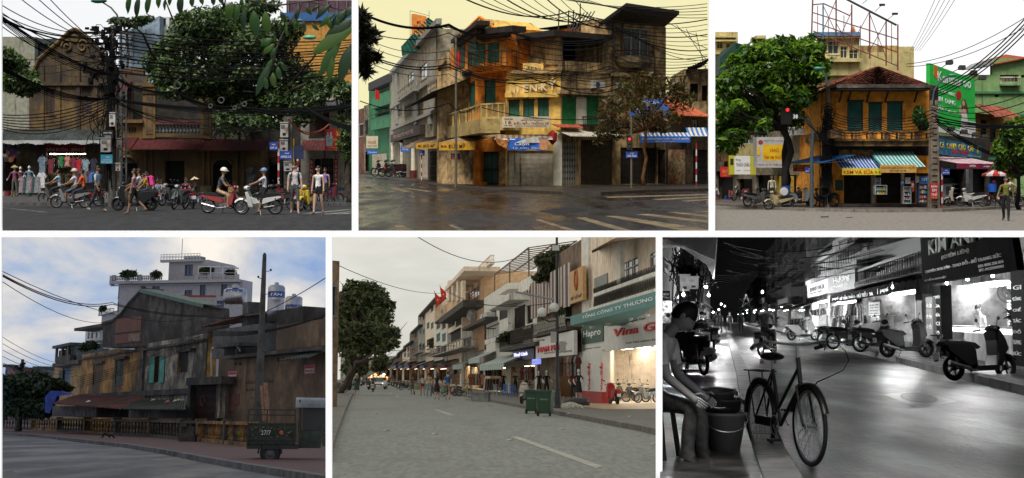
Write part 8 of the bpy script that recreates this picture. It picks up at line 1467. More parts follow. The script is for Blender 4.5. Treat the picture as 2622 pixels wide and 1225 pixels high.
r=W.rect(895,650,1020,790);lroom(W,(r[0],r[1],.15,r[3]),4,INB,'hung',(1,.85,.65),5);text(W.t,'HÙNG LÁNG',*W.rect(918,268,1040,310,.05),-.05,mat('letter_maroon',(.16,.04,.05),.7,0),.06)
mb=MB();q=W.rect(845,470,1010,545,1.0);n=30
for i in rg(n):x0=q[0]+(q[1]-q[0])*i/n;x1=q[0]+(q[1]-q[0])*(i+1)/n;mb.tube([(x0,-1,q[2]),(x1,-1,q[3])],.035,4).tube([(x0,-1,q[3]),(x1,-1,q[2])],.035,4).torus(((x0+x1)/2,-1,(q[2]+q[3])/2),.35,.03,10,4,'y')
mb.tube([(q[0],-1,q[3]),(q[1],-1,q[3])],.05,4).tube([(q[0],-1,q[2]),(q[1],-1,q[2])],.05,4);mb.bd('balcony_lattice',DK5,W.t);W.box('balcony_slab',(845,548,1020,565),0,1.1,DK5)
mb=MB();q=W.rect(845,120,1020,235,-1.5)
for i in rg(14):x0=q[0]+(q[1]-q[0])*i/13;mb.tube([(x0,1,W.top+3.0),(x0,5,W.top+3.6)],.06,4)
for y,dz in((1,3.0),(3,3.3),(5,3.6)):mb.tube([(q[0],y,W.top+dz),(q[1],y,W.top+dz)],.07,4)
for x0 in(q[0],(q[0]+q[1])/2,q[1]):mb.tube([(x0,1,W.top),(x0,1,W.top+3)],.08,4)
mb.bd('roof_pergola',BR5,W.t);o_,_=sawn(W,(790,585,918,640),2.0,.8,[mat('aw5_teal',(.22,.33,.31),.8,.1),mat('aw5_pale',(.5,.52,.48),.8,.1)],24,.5)
g=W.box('night_sign',(915,570,1015,620),.4,.6,mat('sign_indigo',(.04,.04,.1),.6,.2));text(g,'Thuỳ Linh',*W.rect(918,582,985,606,.6),-.62,em('neon_lilac',(.6,.6,.95),1.6),.04,.2);g=W.box('neon_box',(1006,616,1036,642),.7,.9,em('neon_box_blue',(.2,.25,.8),1.2));text(g,'OPEN',*W.rect(1009,623,1033,636,.9),-.92,LW)
A,B=fac(770,885);NH=bldg('slab_house','narrow white house with overhanging concrete slab canopy',A,B,(840,270),8,WHT,[((845,345,885,420),'shutter',DK5,DK5,2),((800,355,830,420),'dark'),((780,660,875,775),'hole')],reveal=.12);W=NH
r=W.rect(780,660,875,775);lroom(W,(r[0],r[1],.15,r[3]),4,INT,'slab',(1,.9,.75),8);W.box('slab_canopy',(790,320,892,350),0,1.6,WHT);W.box('parapet',(840,265,890,285),0,.8,WHT);balc(W,775,450,842,510,1.,DK5,14,'bars',DK5);W.box('balcony_front',(772,512,845,535),.9,1.02,WHT)
g=W.box('blank_board',(845,418,888,476),1.0,1.05,WHT);o_,_=sawn(W,(722,585,780,612),1.6,.6,[mat('aw5_teal'),mat('aw5_pale')],12,.5)
A,B=fac(660,770);BH5=bldg('bamboo_house','low dark house with bamboo blind above a glowing shopfront',A,B,(720,445),8,GY5,[((668,515,705,575),'shutter',mat('shutter_grey5',(.12,.14,.15),.8,.2),DK5,2),((672,650,700,760),'hole'),((705,655,765,765),'hole')],reveal=.12);W=BH5
for x0,x1 in((672,700),(705,765)):r=W.rect(x0,650,x1,762);lroom(W,(r[0],r[1],.15,r[3]),4,INT,'bam',(1,.88,.7),10)
W.box('bamboo_blind',(716,455,770,575),.1,.2,mat('bamboo',(.3,.17,.08),.85,.25,scale=3));ac_unit(W,(748,392,782,430),.9);W.box('tin_roof',(660,435,775,450),-1,1.2,DK5);o_,_=sawn(W,(640,600,692,645),1.6,.6,[mat('aw5_grey',(.3,.34,.33),.8,.1)],10,.5)
q_=W.world(W.st(714,400,.5)[0],.6,W.up(714,400,.5));t=thg('satellite_dish','grey satellite dish on the bamboo house roof',0,q_,R(150));mb=SM();mb.lathe([(0,.25),(.4,.18),(.7,0)],n=18,axis='y');mb.bd('dish',GY5,t);Tb([(0,-.1,0),(0,.1,-1.2)],.04,5,'mast',IRN,t)
A,B=fac(560,770,14.5);PB=bldg('peach_tower','tall peach building with roof terrace balustrade behind the street fronts',A,B,(760,190),14,PCH,[((690,270,745,320),'glass',WHT,0,4)],reveal=.2);W=PB;balc(W,700,150,800,185,.5,CRW,18)
A,B=fac(588,662,12.6);TB=bldg('arcade_house','cream house with column terrace and deep flat balcony',A,B,(625,360),7,CRW,[((592,405,625,455),'shutter',BR5,0,2),((630,400,658,450),'shutter',BR5,0,2),((590,475,655,535),'dark'),((595,655,650,740),'hole')],reveal=.1);W=TB
r=W.rect(595,655,650,740);lroom(W,(r[0],r[1],.15,r[3]),4,INB,'arc',(1,.8,.55),6);W.box('terrace_roof',(575,212,670,232),-3,1.2,CRW);W.box('terrace_wall',(588,322,662,362),-.5,.1,PCH)
for X in(592,612,636,658):W.box('column',(X-4,232,X+4,330),.5,.9,CRW)
W.box('loggia_roof',(548,370,665,400),-.5,1.8,DK5);balc(W,500,545,655,578,2.2,GY5,14,'posts')
for X,Y,lab in((535,340,'lower red flag on the far arcade house'),(562,312,'upper red flag on the far arcade house')):
 p=c.at(X,Y,228);k=c.ppm(228);t=thg('flag',lab,0,p);Tb([(0,0,-.6),(-.35,0,2.0)],.05,5,'staff',BR5,t);MB().add([(-.05,0,-.9),(.75,.1,.35),(.6,.05,.9),(-.3,0,1.7)],[(0,1,2,3)]).bd('cloth',mat('flag_red5',(.55,.03,.02),.8,.1),t);MB().add([(.2+.16*cos(pi/2+i*pi/5)*(1 if i%2==0 else.4),-.06,.5+.16*sin(pi/2+i*pi/5)*(1 if i%2==0 else.4))for i in rg(10)],[tuple(rg(9,-1,-1))]).bd('star',SY,t)
FAR=[(525,590,415,WHT,'white arcaded house beyond the flags',3),(480,527,340,CRW,'pinkish cream house with teal column further down the street',3),(445,482,385,GY5,'grey tower house with lattice crown down the street',3),(405,446,470,BR5,'brown overgrown house down the street',2),(370,406,545,CRW,'low cream house down the street',2),(340,371,580,BR5,'low brown house further down the street',1),(310,341,610,GY5,'small grey house near the end of the street',1),(285,311,630,mat('red5',(.2,.06,.05),.9,.2),'small red roofed house near the end of the street',1),(262,286,640,WHT,'tiny pale house at the end of the street',1)]
for X0,X1,y,m_,lab,fl in FAR:
 A,B=fac(X0,X1);W=Wall(A,B);w_=X1-X0;ops=[]
 for f in rg(fl):y0=y+14+f*(640-y)*.28;ops+=[((X0+w_*.15,y0,X0+w_*.42,y0+w_*.55),'shutter',[BR5,TL5,DK5][f%3],0,1),((X0+w_*.58,y0,X0+w_*.85,y0+w_*.55),'shutter',[BR5,TL5,DK5][f%3],0,1)]
 ops.append(((X0+w_*.1,662,X0+w_*.9,722),'hole'));Wf_=bldg('street_house',lab,A,B,W.up((X0+X1)/2,y),7,m_,ops,reveal=.12);r=Wf_.rect(X0+w_*.1,664,X0+w_*.9,722);lroom(Wf_,(r[0],r[1],.15,r[3]),3,INB,'far',(1,.82,.6),5)
 Wf_.box('roof_edge',(X0,y-5,X1,y+3),-1,.9,DK5);balc(Wf_,X0+w_*.1,560 if y<540 else 622,X0+w_*.95,590 if y<540 else 632,1.2,GY5,8,'bars',DK5)
 aw_,_=awng(Wf_,(X0,628,X1+4,645),2.2,.7,[DK5,GY5,BR5][X0%3],20,.05)
 if X0>300:Wf_.box('sign_board',(X0+w_*.2,646,X0+w_*.8,660),.6,.8,[mat('sign_red'),mat('sign_blue'),mat('sign_indigo')][X0%3])
for X0,X1,y,m_,lab in((8,40,108,DK5,'tall dark shuttered house at the left edge with round red cap'),):
 A,B=c.g(-4,66),c.g(44,66.5);w_=bldg('left_edge_house',lab,A,B,(22,130),3,BR5,[((14,260,40,400),'shutter',mat('shutter_grey5'),0,1)],reveal=.1)
A,B=S5(-14,850),S5(20,850);W=Wall(A,B);bldg('street_end_block','low hazy block closing the end of the street',A,B,14,6,GY5)
LT5=[lfm('leaf5_a',(.03,.042,.018)),lfm('leaf5_b',(.055,.07,.026)),lfm('leaf5_c',(.1,.115,.045))]
D=120;T5=[(120,270,50,40),(180,270,60,40),(240,300,50,45),(110,330,70,50),(190,340,80,50),(270,350,55,40),(80,400,60,50),(160,410,80,50),(250,410,70,40)]
tree('street_tree','tall rounded street tree rising behind the leaning one',c.g(95,150),c.at(150,480,150),pxb(150,T5,3),4200,.42,LT5,BARK,.35,101,flat=.6)
T6=[(60,470,60,40),(130,470,70,35),(210,470,70,35),(290,480,55,30),(330,500,25,25),(60,540,60,40),(150,530,80,35),(240,530,70,30),(310,540,40,25),(100,590,40,20),(180,575,50,18),(260,570,40,20),(40,440,40,40)]
q=c.gp(42,792);tree('leaning_tree','dark street tree leaning over the road from the left kerb',S5(-2.0,q.y),c.at(130,640,q.y),pxb(q.y-4,T6,3),4600,.3,LT5,mat('bark5',(.06,.045,.035),.9,.3),.3,102,flat=.6)
tree('far_tree','far dark tree along the tree side pavement',c.g(150,300),c.at(150,690,300),pxb(300,[(130,640,40,35),(165,630,30,30),(110,660,40,30),(150,670,35,25),(180,660,15,25)],5),2200,.8,LT5,BARK,.4,103);tree('far_tree','far round tree on the shop side near the street end',S5(5,470),c.at(255,660,470),pxb(470,[(250,630,26,24),(270,615,22,16),(235,650,18,20),(265,650,22,20)],5),1400,1.2,LT5,BARK,.4,104)
q=c.gp(1132,872);D=q.y;t=thg('lamp_post','black cast lamp post with twin glass globes and side arms','street lamp',q);k=c.ppm(D);L5=mat('lamp_black',(.02,.02,.022),.5,.2);h=(872-22)/k
MB().lathe([(.2,0),(.2,.15),(.15,.3),(.12,.9),(.13,.95),(.085,1.0),(.07,3),(.055,h),(0,h)],n=12).bd('shaft',L5,t)
for X,Y in((1055,386),(1115,362)):e=c.at(X,Y,D-.2)-q;g_=MB();g_.smooth=1;g_.ball(e,24/k,16,10);g_.bd('globe',mat('globe_glass',(.5,.5,.47),.12,0,spec=.7),t);MB().lathe([(.06,0),(.1,.1),(.08,.14)],(e.x,e.y,e.z-.33),10).bd('globe_collar',L5,t);Tb([(e.x,e.y,e.z-.3),(e.x*.5,0,e.z-.4),(0,0,e.z-.35)],.03,5,'arm',L5,t)
Tb([c.at(925,285,D)-q,c.at(1115,322,D)-q],.05,6,'side_arm',mat('arm_grey',(.2,.21,.22),.5,.1),t);Tb([c.at(1125,412,D)-q,c.at(1200,412,D)-q],.035,6,'side_arm',mat('arm_grey'),t);e=c.at(1122,70,D)-q;Bx(e.x-.16,e.x+.16,-.25,-.1,e.z-.12,e.z+.12,'flood_light',mat('flood_pale',(.4,.4,.38),.3,0),t);Bx(e.x-.2,e.x+.2,-.1,0,e.z-.16,e.z+.16,'flood_case',L5,t)
for X0,Y0,X1,Y1 in((1098,482,1126,536),(1142,528,1172,578)):a=c.at(X0,Y1,D-.15)-q;b=c.at(X1,Y0,D-.15)-q;Bx(a.x,b.x,-.25,-.05,a.z,b.z,'junction_box',mat('box_grey5',(.3,.3,.28),.6,.1),t)
for p in([(20,140,66),(600,285,130),(1100,340,66)],[(440,12,60),(930,118,80)],[(600,290,130),(960,335,90)]):cable(p,.6,.018,label='thin dark cable crossing the grey sky')
def bin_(X,Y,lab,w=.58,h=1.02):
 q=c.gp(X,Y);t=thg('wheelie_bin',lab,1,q,R(-14));m=mat('bin_green',(.018,.052,.028),.5,.12);mb=MB();a,b=w/2*.82,w/2
 mb.add([(-a,-a,.1),(a,-a,.1),(a,a,.1),(-a,a,.1),(-b,-b,h*.9),(b,-b,h*.9),(b,b,h*.9),(-b,b,h*.9)],[(3,2,1,0),(0,1,5,4),(1,2,6,5),(2,3,7,6),(3,0,4,7)]);mb.box(-b-.03,b+.03,-b-.03,b+.03,h*.88,h*.92);mb.bd('body',m,t);Bx(-b-.04,b+.04,-b-.04,b+.06,h*.925,h*.98,'lid',m,t);Tb([(-b*.8,b+.08,h*.92),(b*.8,b+.08,h*.92)],.025,6,'handle',m,t)
 for sx in(-1,1):MB().lathe([(0,-.03),(.1,-.03),(.1,.03),(0,.03)],(sx*a,-a-.02 if 1 else a,.1),12,'x').bd('wheel',RUB,t)
 text(t,'URENCO',-.16,.16,h*.6,h*.66,-b*.97,mat('print_pale',(.25,.32,.26),.8,0),.004);return t
bin_(1008,885,'green wheelie bin standing to the left of its twin',.5,1.0);bin_(1072,897,'larger green wheelie bin beside the lamp post')
q=c.gp(1195,875);mb=SM();mb.ball((0,0,.2),(.42,.3,.22),14,8);mb.ball((.35,.05,.15),(.25,.22,.17),12,7);sgl('rubbish_sack',mb,mat('sack_pale',(.42,.4,.34),.8,.35,scale=6,bump=.6),'pale crumpled sack of rubbish at the lamp post foot','sack',q);q=c.gp(1225,862);mb=SM();mb.ball((0,0,.3),(.62,.35,.24),16,8);mb.ball((.4,0,.28),(.25,.3,.26),12,7);sgl('dark_sack',mb,mat('sack_dark',(.04,.04,.045),.6,.3,scale=5,bump=.5),'dark bundled sack behind the pale rubbish','sack',q)
q=c.gp(752,826);sgl('concrete_block',MB().box(-.55,.55,-.2,.3,.02,.52).box(-.6,.6,-.24,.34,.52,.57),mat('block5',(.2,.21,.2),.85,.2),'grey concrete block at the kerb before the clothes stalls','block',q,R(-12));q=c.gp(700,820);mb=MB();mb.tube([(-.2,0,0),(-.2,0,.95),(.2,0,.95),(.2,0,0)],.025,5).tube([(-.35,0,.05),(.35,0,.05)],.025,5);sgl('steel_barrier',mb,mat('barrier_steel',(.35,.35,.33),.4,.1,mt=.6),'small steel barrier frame beside the concrete block','barrier',q,R(30))
def chair(X,Y,col,lab,rz=20):
 q=c.gp(X,Y)+V_((0,0,.13));t=thg('plastic_chair',lab,1,q,R(rz),'plastic chairs before the clothes shops');m=mat('chair_%s'%str(col),col,.45,.06);Bx(-.2,.2,-.2,.2,.38,.42,'seat',m,t)
 for sx in(-1,1):
  for sy in(-1,1):Tb([(sx*.17,sy*.17,.38),(sx*.22,sy*.22,0)],.025,5,'leg',m,t)
 for i in rg(4):Bx(-.17+i*.1,-.12+i*.1,.17,.2,.42,.78,'back_slat',m,t)
 Bx(-.2,.2,.16,.21,.78,.84,'back_rail',m,t)
 for sx in(-1,1):Tb([(sx*.2,.18,.6),(sx*.21,-.1,.6),(sx*.2,-.16,.42)],.018,4,'arm',m,t)
chair(912,815,(.05,.16,.4),'blue plastic armchair closest to the bins');chair(868,808,(.05,.16,.4),'blue plastic armchair next to the mannequins',-30);chair(832,804,(.3,.38,.4),'pale plastic chair between the blue ones',40);chair(1210,808,(.08,.18,.35),'blue plastic chair inside the red lettered shop',60)
stool(778,795,(.04,.14,.4),'low blue stool beside the hanging clothes',c=c)
rd=random.Random(55);CL5=[(.03,.03,.032),(.1,.03,.03),(.25,.2,.15),(.04,.05,.08),(.3,.28,.25),(.15,.08,.05),(.35,.12,.06)]
for k_,(X0,X1,Y,Dz,n,wl,hl)in en(((1142,1235,700,78,16,.3,1.05),(1150,1235,648,80,12,.25,.4),(955,1015,720,104,14,.3,.9),(780,850,700,128,20,.3,.6),(780,860,770,128,22,.3,1.0),(700,765,745,142,16,.35,1.1),(600,650,690,175,10,.4,.8))):
 lab=['dark garment on the long rail of the red lettered shop','bright garment on the top shelf of the red lettered shop','garment on the rail inside the neon lettered shop','garment on the upper pavement rail','trousers on the lower pavement rail','garment before the glowing bamboo house shop','garment in the arcade house shop'][k_]
 for i in rg(n):q=c.at(X0+(X1-X0)*(i+.5)/n,Y,Dz);garm(q,wl*1.6,hl,CL5[rd.randrange(7)]if k_!=1 else[(.4,.12,.04),(.4,.36,.3),(.05,.05,.05)][i%3],R(rd.uniform(30,60)),'shirt' if k_!=4 else 'dress',lab)
MN=[('black dress mannequin right of the lamp post',1236,812,76,(.02,.02,.022),(.02,.02,.022),dict(skirt=(.9,(.02,.02,.022)),leglen='mini')),('red blouse mannequin behind the black dress',1212,800,79,(.3,.03,.025),(.03,.03,.03),{}),('black blouse mannequin by the neon box',1040,775,97,(.02,.02,.02),(.03,.03,.03),{}),('dark mannequin with brown skirt in the neon shop',978,768,106,(.02,.02,.022),(.1,.06,.04),{}),('green jacket mannequin at the shop corner',924,775,114,(.03,.08,.05),(.03,.03,.03),{}),('black gown mannequin at the pavement rail',865,785,124,(.02,.02,.02),(.02,.02,.02),dict(skirt=(1.2,(.02,.02,.02)))),('black suit torso mannequin hanging in the doorway',1078,755,92,(.015,.015,.016),(.015,.015,.016),{})]
for lab,X,Y,Dz,tp,lg,kw in MN:mann(lab,X,Y,Dz,tp,lg,woman=1,rz=200,**kw)
q=c.gp(140,812);pers('woman in beige headscarf and dark green coat walking towards the camera',q,R(185),(.02,.04,.035),(.4,.36,.3),hip=(10,-8),knee=(3,12),hat=('scarf',(.5,.38,.3)),hair=0,woman=1,sleeve='long',skirt=(.75,(.015,.05,.04)),H=1.66,shoe=(.3,.3,.3))
q=c.gp(590,816);pers('man in blue t-shirt and khaki shorts seen from behind',q,R(-8),(.012,.1,.28),(.22,.19,.13),hip=(10,-10),knee=(4,14),H=1.8,leglen='short',skin=1,shoe=(.25,.22,.2));sgl('carrier_bag',MB().lathe([(.02,.34),(.09,.2),(.12,.06),(.06,0),(0,0)],n=9),mat('bag_green5',(.05,.3,.15),.5,.1),'green carrier bag held by the man in blue','bag',q+V_((-.3,-.05,.45)));sgl('carrier_bag',MB().lathe([(.02,.3),(.08,.18),(.1,.06),(.05,0),(0,0)],n=9),mat('bag_pink5',(.55,.2,.2),.5,.1),'pink carrier bag held by the man in blue','bag',q+V_((.3,.02,.5)))
q=c.gp(537,816);pers('woman in sleeveless black dress seen from behind',q,R(5),(.014,.013,.014),(.014,.013,.014),hip=(-8,10),knee=(12,3),woman=1,sleeve='none',skirt=(.95,(.014,.013,.014)),leglen='mini',hair='long',skin=1,H=1.68)
q=c.gp(497,806);pers('man in tan shirt and pale jeans seen from behind',q,R(0),(.4,.28,.18),(.22,.27,.3),hip=(8,-9),knee=(3,14),H=1.75,sleeve='long',shoe=(.4,.4,.4));q=c.gp(466,796);pers('woman in white top and navy shorts seen from behind',q,R(10),(.5,.47,.45),(.03,.035,.06),hip=(7,-8),knee=(3,12),woman=1,leglen='mini',hair='pony',H=1.62);q=c.gp(416,790);pers('woman in brown patterned dress pushing a small cart',q,R(-15),(.12,.06,.04),(.12,.06,.04),woman=1,skirt=(1.,(.12,.06,.04)),leglen='mini',hair='bun',sh=(30,30),H=1.6,hip=(6,-6))
q=c.gp(517,800);pers('woman in tan jacket half hidden behind the black dress',q,R(0),(.3,.2,.13),(.1,.1,.1),woman=1,hair='long',hip=(5,-5));q=c.gp(562,806);pers('child in pink walking beside the man in blue',q,R(0),(.4,.2,.2),(.3,.3,.3),H=1.2,hip=(6,-6))
t=thg('push_cart','small vendor cart with orange and green bags',1,c.gp(443,792));Bx(-.3,.3,-.25,.25,.35,.42,'tray',WBAR,t);Bx(-.25,0,-.2,.2,.42,.8,'green_bag',mat('bag_green5'),t);Bx(.02,.27,-.2,.2,.42,.82,'orange_bag',mat('bag_orange5',(.55,.1,.03),.6,.1),t)
for sx in(-1,1):MB().torus((sx*.28,0,.16),.13,.03,14,5).bd('wheel',RUB,t);Tb([(sx*.28,.2,.4),(sx*.28,.45,.9)],.02,5,'handle',WBAR,t)
q=c.gp(222,778);bike('pale scooter driving away with a rider in helmet',q,R(4),1,(.45,.42,.36));rider('scooter rider in dark shirt and helmet driving away',q,4,(.05,.06,.08),hat=('helmet',(.08,.07,.06)),hair=0)
q=c.gp(280,766);bike('white scooter coming towards the camera',q,R(180),1,(.5,.5,.48));rider('rider in black jacket on the oncoming white scooter',q,180,(.03,.03,.03),hat=('helmet',(.05,.05,.05)),hair=0);q=c.gp(202,768);bike('dark scooter beside the pale one driving away',q,R(0),1,(.05,.05,.06));rider('rider on the dark scooter driving away',q,0,(.1,.1,.12),hat=('helmet',(.05,.05,.06)),hair=0)
def car(X,Y,rz,col,lab):
 q=c.gp(X,Y);t=thg('car',lab,0,q,R(rz));p=mat('car_%s'%str(col),col,.3,.05,spec=.6);b=MB();b.slab([(-2.1,.35),(-2.15,.8),(-1.2,.92),(1.0,.92),(1.9,.8),(2.1,.6),(2.1,.35)],.85,.96);b.bd('body',p,t);g=MB();g.slab([(-1.5,.9),(-1.1,1.42),(.4,1.45),(1.15,.9)],.72,.92);g.bd('windows',glm('glass_dark'),t);r_=MB();r_.slab([(-1.12,1.38),(-1.0,1.48),(.35,1.5),(.5,1.4)],.7,.95);r_.bd('roof',p,t)
 for y in(-1.3,1.3):
  for sx in(-1,1):MB().torus((sx*.78,y,.32),.23,.09,18,6).bd('wheel',RUB,t)
 for sx in(-1,1):MB().ball((sx*.6,2.05,.68),(.16,.06,.09),8,5).bd('headlight',em('headlight_glow',(1,.97,.9),1.5),t)
 Bx(-.5,.5,2.08,2.12,.45,.62,'grille',IRN,t);Bx(-.26,.26,2.12,2.13,.4,.5,'number_plate',PLATE,t)
car(255,762,180,(.5,.5,.48),'white car coming down the street');car(238,745,180,(.15,.16,.17),'grey car behind the white one')
for i,(X,Y,rz,kd,col,lab)in en(((975,850,160,1,(.35,.3,.26),'pale scooter parked behind the green bins'),(1412,855,12,1,(.36,.02,.02),'shiny red scooter parked at the shoe shop pillar'),(1470,838,60,0,(.03,.06,.045),'green black motorbike inside the shoe shop'),(1520,842,55,0,(.05,.05,.05),'black motorbike in the middle of the shoe shop row'),(1575,845,120,0,(.3,.3,.29),'white motorbike parked at the end of the shoe shop row'),(1510,828,60,0,(.06,.02,.02),'dark red motorbike behind the shoe shop row'),(610,800,-60,0,(.12,.11,.1),'black motorbike parked behind the man in blue'),(660,798,-70,0,(.35,.26,.1),'tan motorbike parked before the glowing shop'),(560,792,-60,0,(.06,.06,.06),'dark motorbike parked behind the black dress'),(380,768,-50,0,(.05,.05,.05),'dark motorbike parked further down the shop side'),(362,762,-50,0,(.12,.03,.03),'maroon motorbike parked further down the shop side'),(345,756,-50,0,(.04,.04,.05),'distant motorbike parked under the awnings'),(330,750,-50,1,(.2,.2,.2),'distant grey scooter under the awnings'),(50,788,-70,0,(.05,.05,.05),'dark motorbike parked at the leaning tree'),(100,772,-60,0,(.08,.08,.08),'motorbike parked further along the tree side'),(120,764,-60,0,(.05,.03,.03),'third motorbike along the tree side'),(70,775,-60,1,(.1,.1,.11),'dark scooter parked behind the leaning tree'))):
 q=c.gp(X,Y);oo=q.x+.10444*q.y;bike(lab,q+V_((0,0,.13 if(oo>8.2 or oo<-1.3)else 0)),R(rz),kd,col)
for i,(X,Y)in en(((175,745),(190,740),(215,738),(300,748),(310,744),(165,750),(320,752))):q=c.gp(X,Y);bike(['distant scooter in the oncoming crowd','distant motorbike beside the first scooter','distant motorbike far down the middle','distant motorbike before the awnings','distant dark motorbike near the awnings','distant motorbike at the far left kerb','distant motorbike at the far right kerb'][i],q,R([180,0][i%2]),1,[(.05,.05,.06),(.2,.05,.04),(.3,.3,.28)][i%3]);rider(['helmeted rider far down the street in red','helmeted rider far down the street in blue','helmeted rider far off in grey','rider near the awnings in dark green','rider near the awnings in black','rider at the far left kerb in white','rider at the far right kerb in brown'][i],q,[180,0][i%2],[(.3,.04,.03),(.05,.1,.2),(.2,.2,.2),(.05,.1,.06),(.03,.03,.03),(.45,.43,.4),(.15,.09,.06)][i],hat=('helmet',[(.3,.05,.04),(.1,.1,.1)][i%2]),hair=0)
for i in rg(7):
 q=c.at(205+i*14,722-(i%3)*8,420);sgl('street_lantern',MB().lathe([(.1,0),(.5,.3),(.5,.9),(.1,1.2)],n=10),em('lantern_glow_%d'%(i%2),[(1,.35,.12),(1,.8,.5)][i%2],2.2),'glowing lantern among the far shop fronts','lantern',q,group='far lanterns')
 # ============================================================ 6: wet street at night, black and white
c=C6
def g6(key,v,rough=.8,var=.2,**kw):return mat('n_'+key,(v,v,v),rough,var,**kw)
def S6(o,D,z=0):return V_((o+.14861*D,D,-c.h+z))
def D6(X,o):return 6933*o/(X-300)
def fac6(X0,X1,o=6.5):return S6(o,D6(X0,o)),S6(o,D6(X1,o))
def lamp6(p,w,lab,r=.035,s=20,col=(1,1,1),name='bulb',group='bare bulbs'):
 t=thg('bulb_lamp',lab,1,p,group=group);MB().ball((0,0,0),r,10,6).bd('bulb',em('n_bulb_%g'%s,col,s),t);Tb([(0,0,r),(0,0,r+.12)],.02,5,'cap',IRN,t)
 l=bpy.data.lights.new('lamp_light','POINT');l.energy=w;l.shadow_soft_size=r;l.color=col;o=bpy.data.objects.new('lamp_light',l);COL.objects.link(o);o.parent=t;o.location=(0,-.02-r,-.02-r)
WET6=g6('wet_asphalt',.02,.42,.8,bump=.4,wet=.14,scale=2.6,spec=.7,sy=.22)
strc('road',strip(S6,[(.3,5.2)],9.5,410),WET6)
paved([S6(5.1,d)for d in(14,24,36,60,100,400)],[S6(8,d)for d in(14,24,36,60,100,400)],g6('pave',.075,.5,.4,bump=.3,wet=.2),g6('kerb',.11,.6,.3),klab='grey kerb before the lit shops',n=220)
paved([S6(.3,400),S6(.3,60),S6(.3,30),S6(.25,16),S6(.3,9.6)],[S6(-4,d)for d in(400,60,30,16,9.6)],g6('pave_left',.04,.55,.5,bump=.4,wet=.2),g6('kerb',.11),h=.1,klab='worn kerb on the side of the seated man',n=160)
q=[c.gp(*p)for p in((1100,792),(1275,774),(1465,828),(1275,858))];z=V_((0,0,.008));t=thg('manhole_cover','square metal manhole cover with round lid in the wet road','manhole',q[3]);o=q[3];mb=MB();P=[p-o+z for p in(q[3],q[2],q[1],q[0])];mb.quad(*P);mb.bd('plate',g6('plate',.24,.35,.3,mt=.5),t);ce=sum(P,V_())/4;ex=(P[1]-P[0])*.36;ey=(P[3]-P[0])*.36;mb=MB();n=26;vs=[]
for r in(.85,1.0):vs+=[ce+ex*r*cos(2*pi*i/n)+ey*r*sin(2*pi*i/n)+V_((0,0,.006))for i in rg(n)]
mb.add(vs,[(i,(i+1)%n,n+(i+1)%n,n+i)for i in rg(n)]);mb.bd('lid_rim',g6('plate_dark',.05,.4,.2),t);mb=MB();mb.add([ce+ex*.85*cos(2*pi*i/n)+ey*.85*sin(2*pi*i/n)+V_((0,0,.004))for i in rg(n)],[tuple(rg(n))]);mb.bd('lid',g6('lid',.12,.35,.4,mt=.4,scale=5),t)
poly([(1625,760),(1660,745),(1800,785),(1800,800)],.01,g6('grate',.015,.6,.5),'drain_grate')
WL=g6('wall_mid',.3,.85,.3,dirt=.3,sk=.3);WD=g6('wall_dark',.12,.9,.3,dirt=.3);WW=g6('wall_white',.75,.8,.1);BKK=g6('black',.012,.6,.1);GR=g6('grey',.2,.7,.2);SGD=g6('sign_dark',.02,.9,.15,spec=.03);LT6=g6('letters',.9,.5,0);LG6=g6('letters_grey',.85,.6,0)
A,B=fac6(1290,1840);JS=bldg('jewellery_shop','brightly lit white jewellery shop beneath the large dark sign',A,B,(1300,120),5,WL,[((1372,240,1735,620),'hole'),((1300,290,1370,520),'hole')],reveal=.1,cat='shop');W=JS
r=W.rect(1372,235,1735,620);r=(r[0],r[1],.13,r[3]);lroom(W,r,2.6,WW,'jw',(1,1,1),22,skew=5.8,lamp=(2,.7));r2=W.rect(1300,290,1370,520);lroom(W,(r2[0],r2[1],.13,r2[3]),1.2,g6('stairwell',.12,.8,.3),'st',(1,1,1),.5,skew=5.5)
q=W.rect(1385,455,1730,600,-.3);CT=thg('shop_counter','white glowing counter across the jewellery shop',1,A,W.rz);Bx(q[0],q[1],.3,.75,.13,q[2]+(q[3]-q[2])*.78,'front',WW,CT);Bx(q[0]-.05,q[1]+.05,.25,.8,q[3]-.04,q[3],'top',WW,CT);Bx(q[0],q[1],.32,.7,q[2]+(q[3]-q[2])*.8,q[3]-.05,'lit_case',em('n_case',(1,1,1),2.2),CT)
q=W.rect(1440,318,1585,412,-2.4);SH=thg('lit_shelf','backlit display shelf of small goods behind the counter',1,A,W.rz);Bx(q[0],q[1],2.3,2.4,q[2],q[3],'back_panel',em('n_shelf',(1,1,1),3.0),SH)
for i in rg(4):z=q[2]+(q[3]-q[2])*i/3;Bx(q[0],q[1],2.0,2.3,z-.02,z+.02,'board',GR,SH)
for i in rg(14):x=q[0]+(q[1]-q[0])*(i+.5)/14;z=q[2]+(q[3]-q[2])*(i%3)/3+.02;sgl('display_item',MB().lathe([(.1,0),(.16,.12),(.05,.25),(0,.28)],n=8),g6('item',.25,.4,.3),'small item on the backlit shelf','item',W.world(x,-2.15,z),group='shelf items')
q=W.rect(1470,258,1558,298,-2.2);AC=thg('air_conditioner','white wall air conditioner high in the jewellery shop',0,A,W.rz);Bx(q[0],q[1],2.2,2.5,q[2],q[3],'case',WW,AC);Bx(q[0]+.2,q[1]-.2,2.18,2.2,q[2]+.05,q[2]+.1,'vent',GR,AC)
p=W.world(W.st(1722,286,.1)[0],.1,W.up(1722,286,.1));t=thg('wall_fan','caged wall fan at the right of the jewellery shop',1,p,R(-20));MB().torus((0,-.1,0),.24,.015,20,5,'y').torus((0,-.13,0),.15,.01,18,5,'y').bd('cage',GR,t);MB().ball((0,0,0),.08,8,5).tube([(0,0,0),(0,.3,-.15)],.03,5).bd('motor',GR,t)
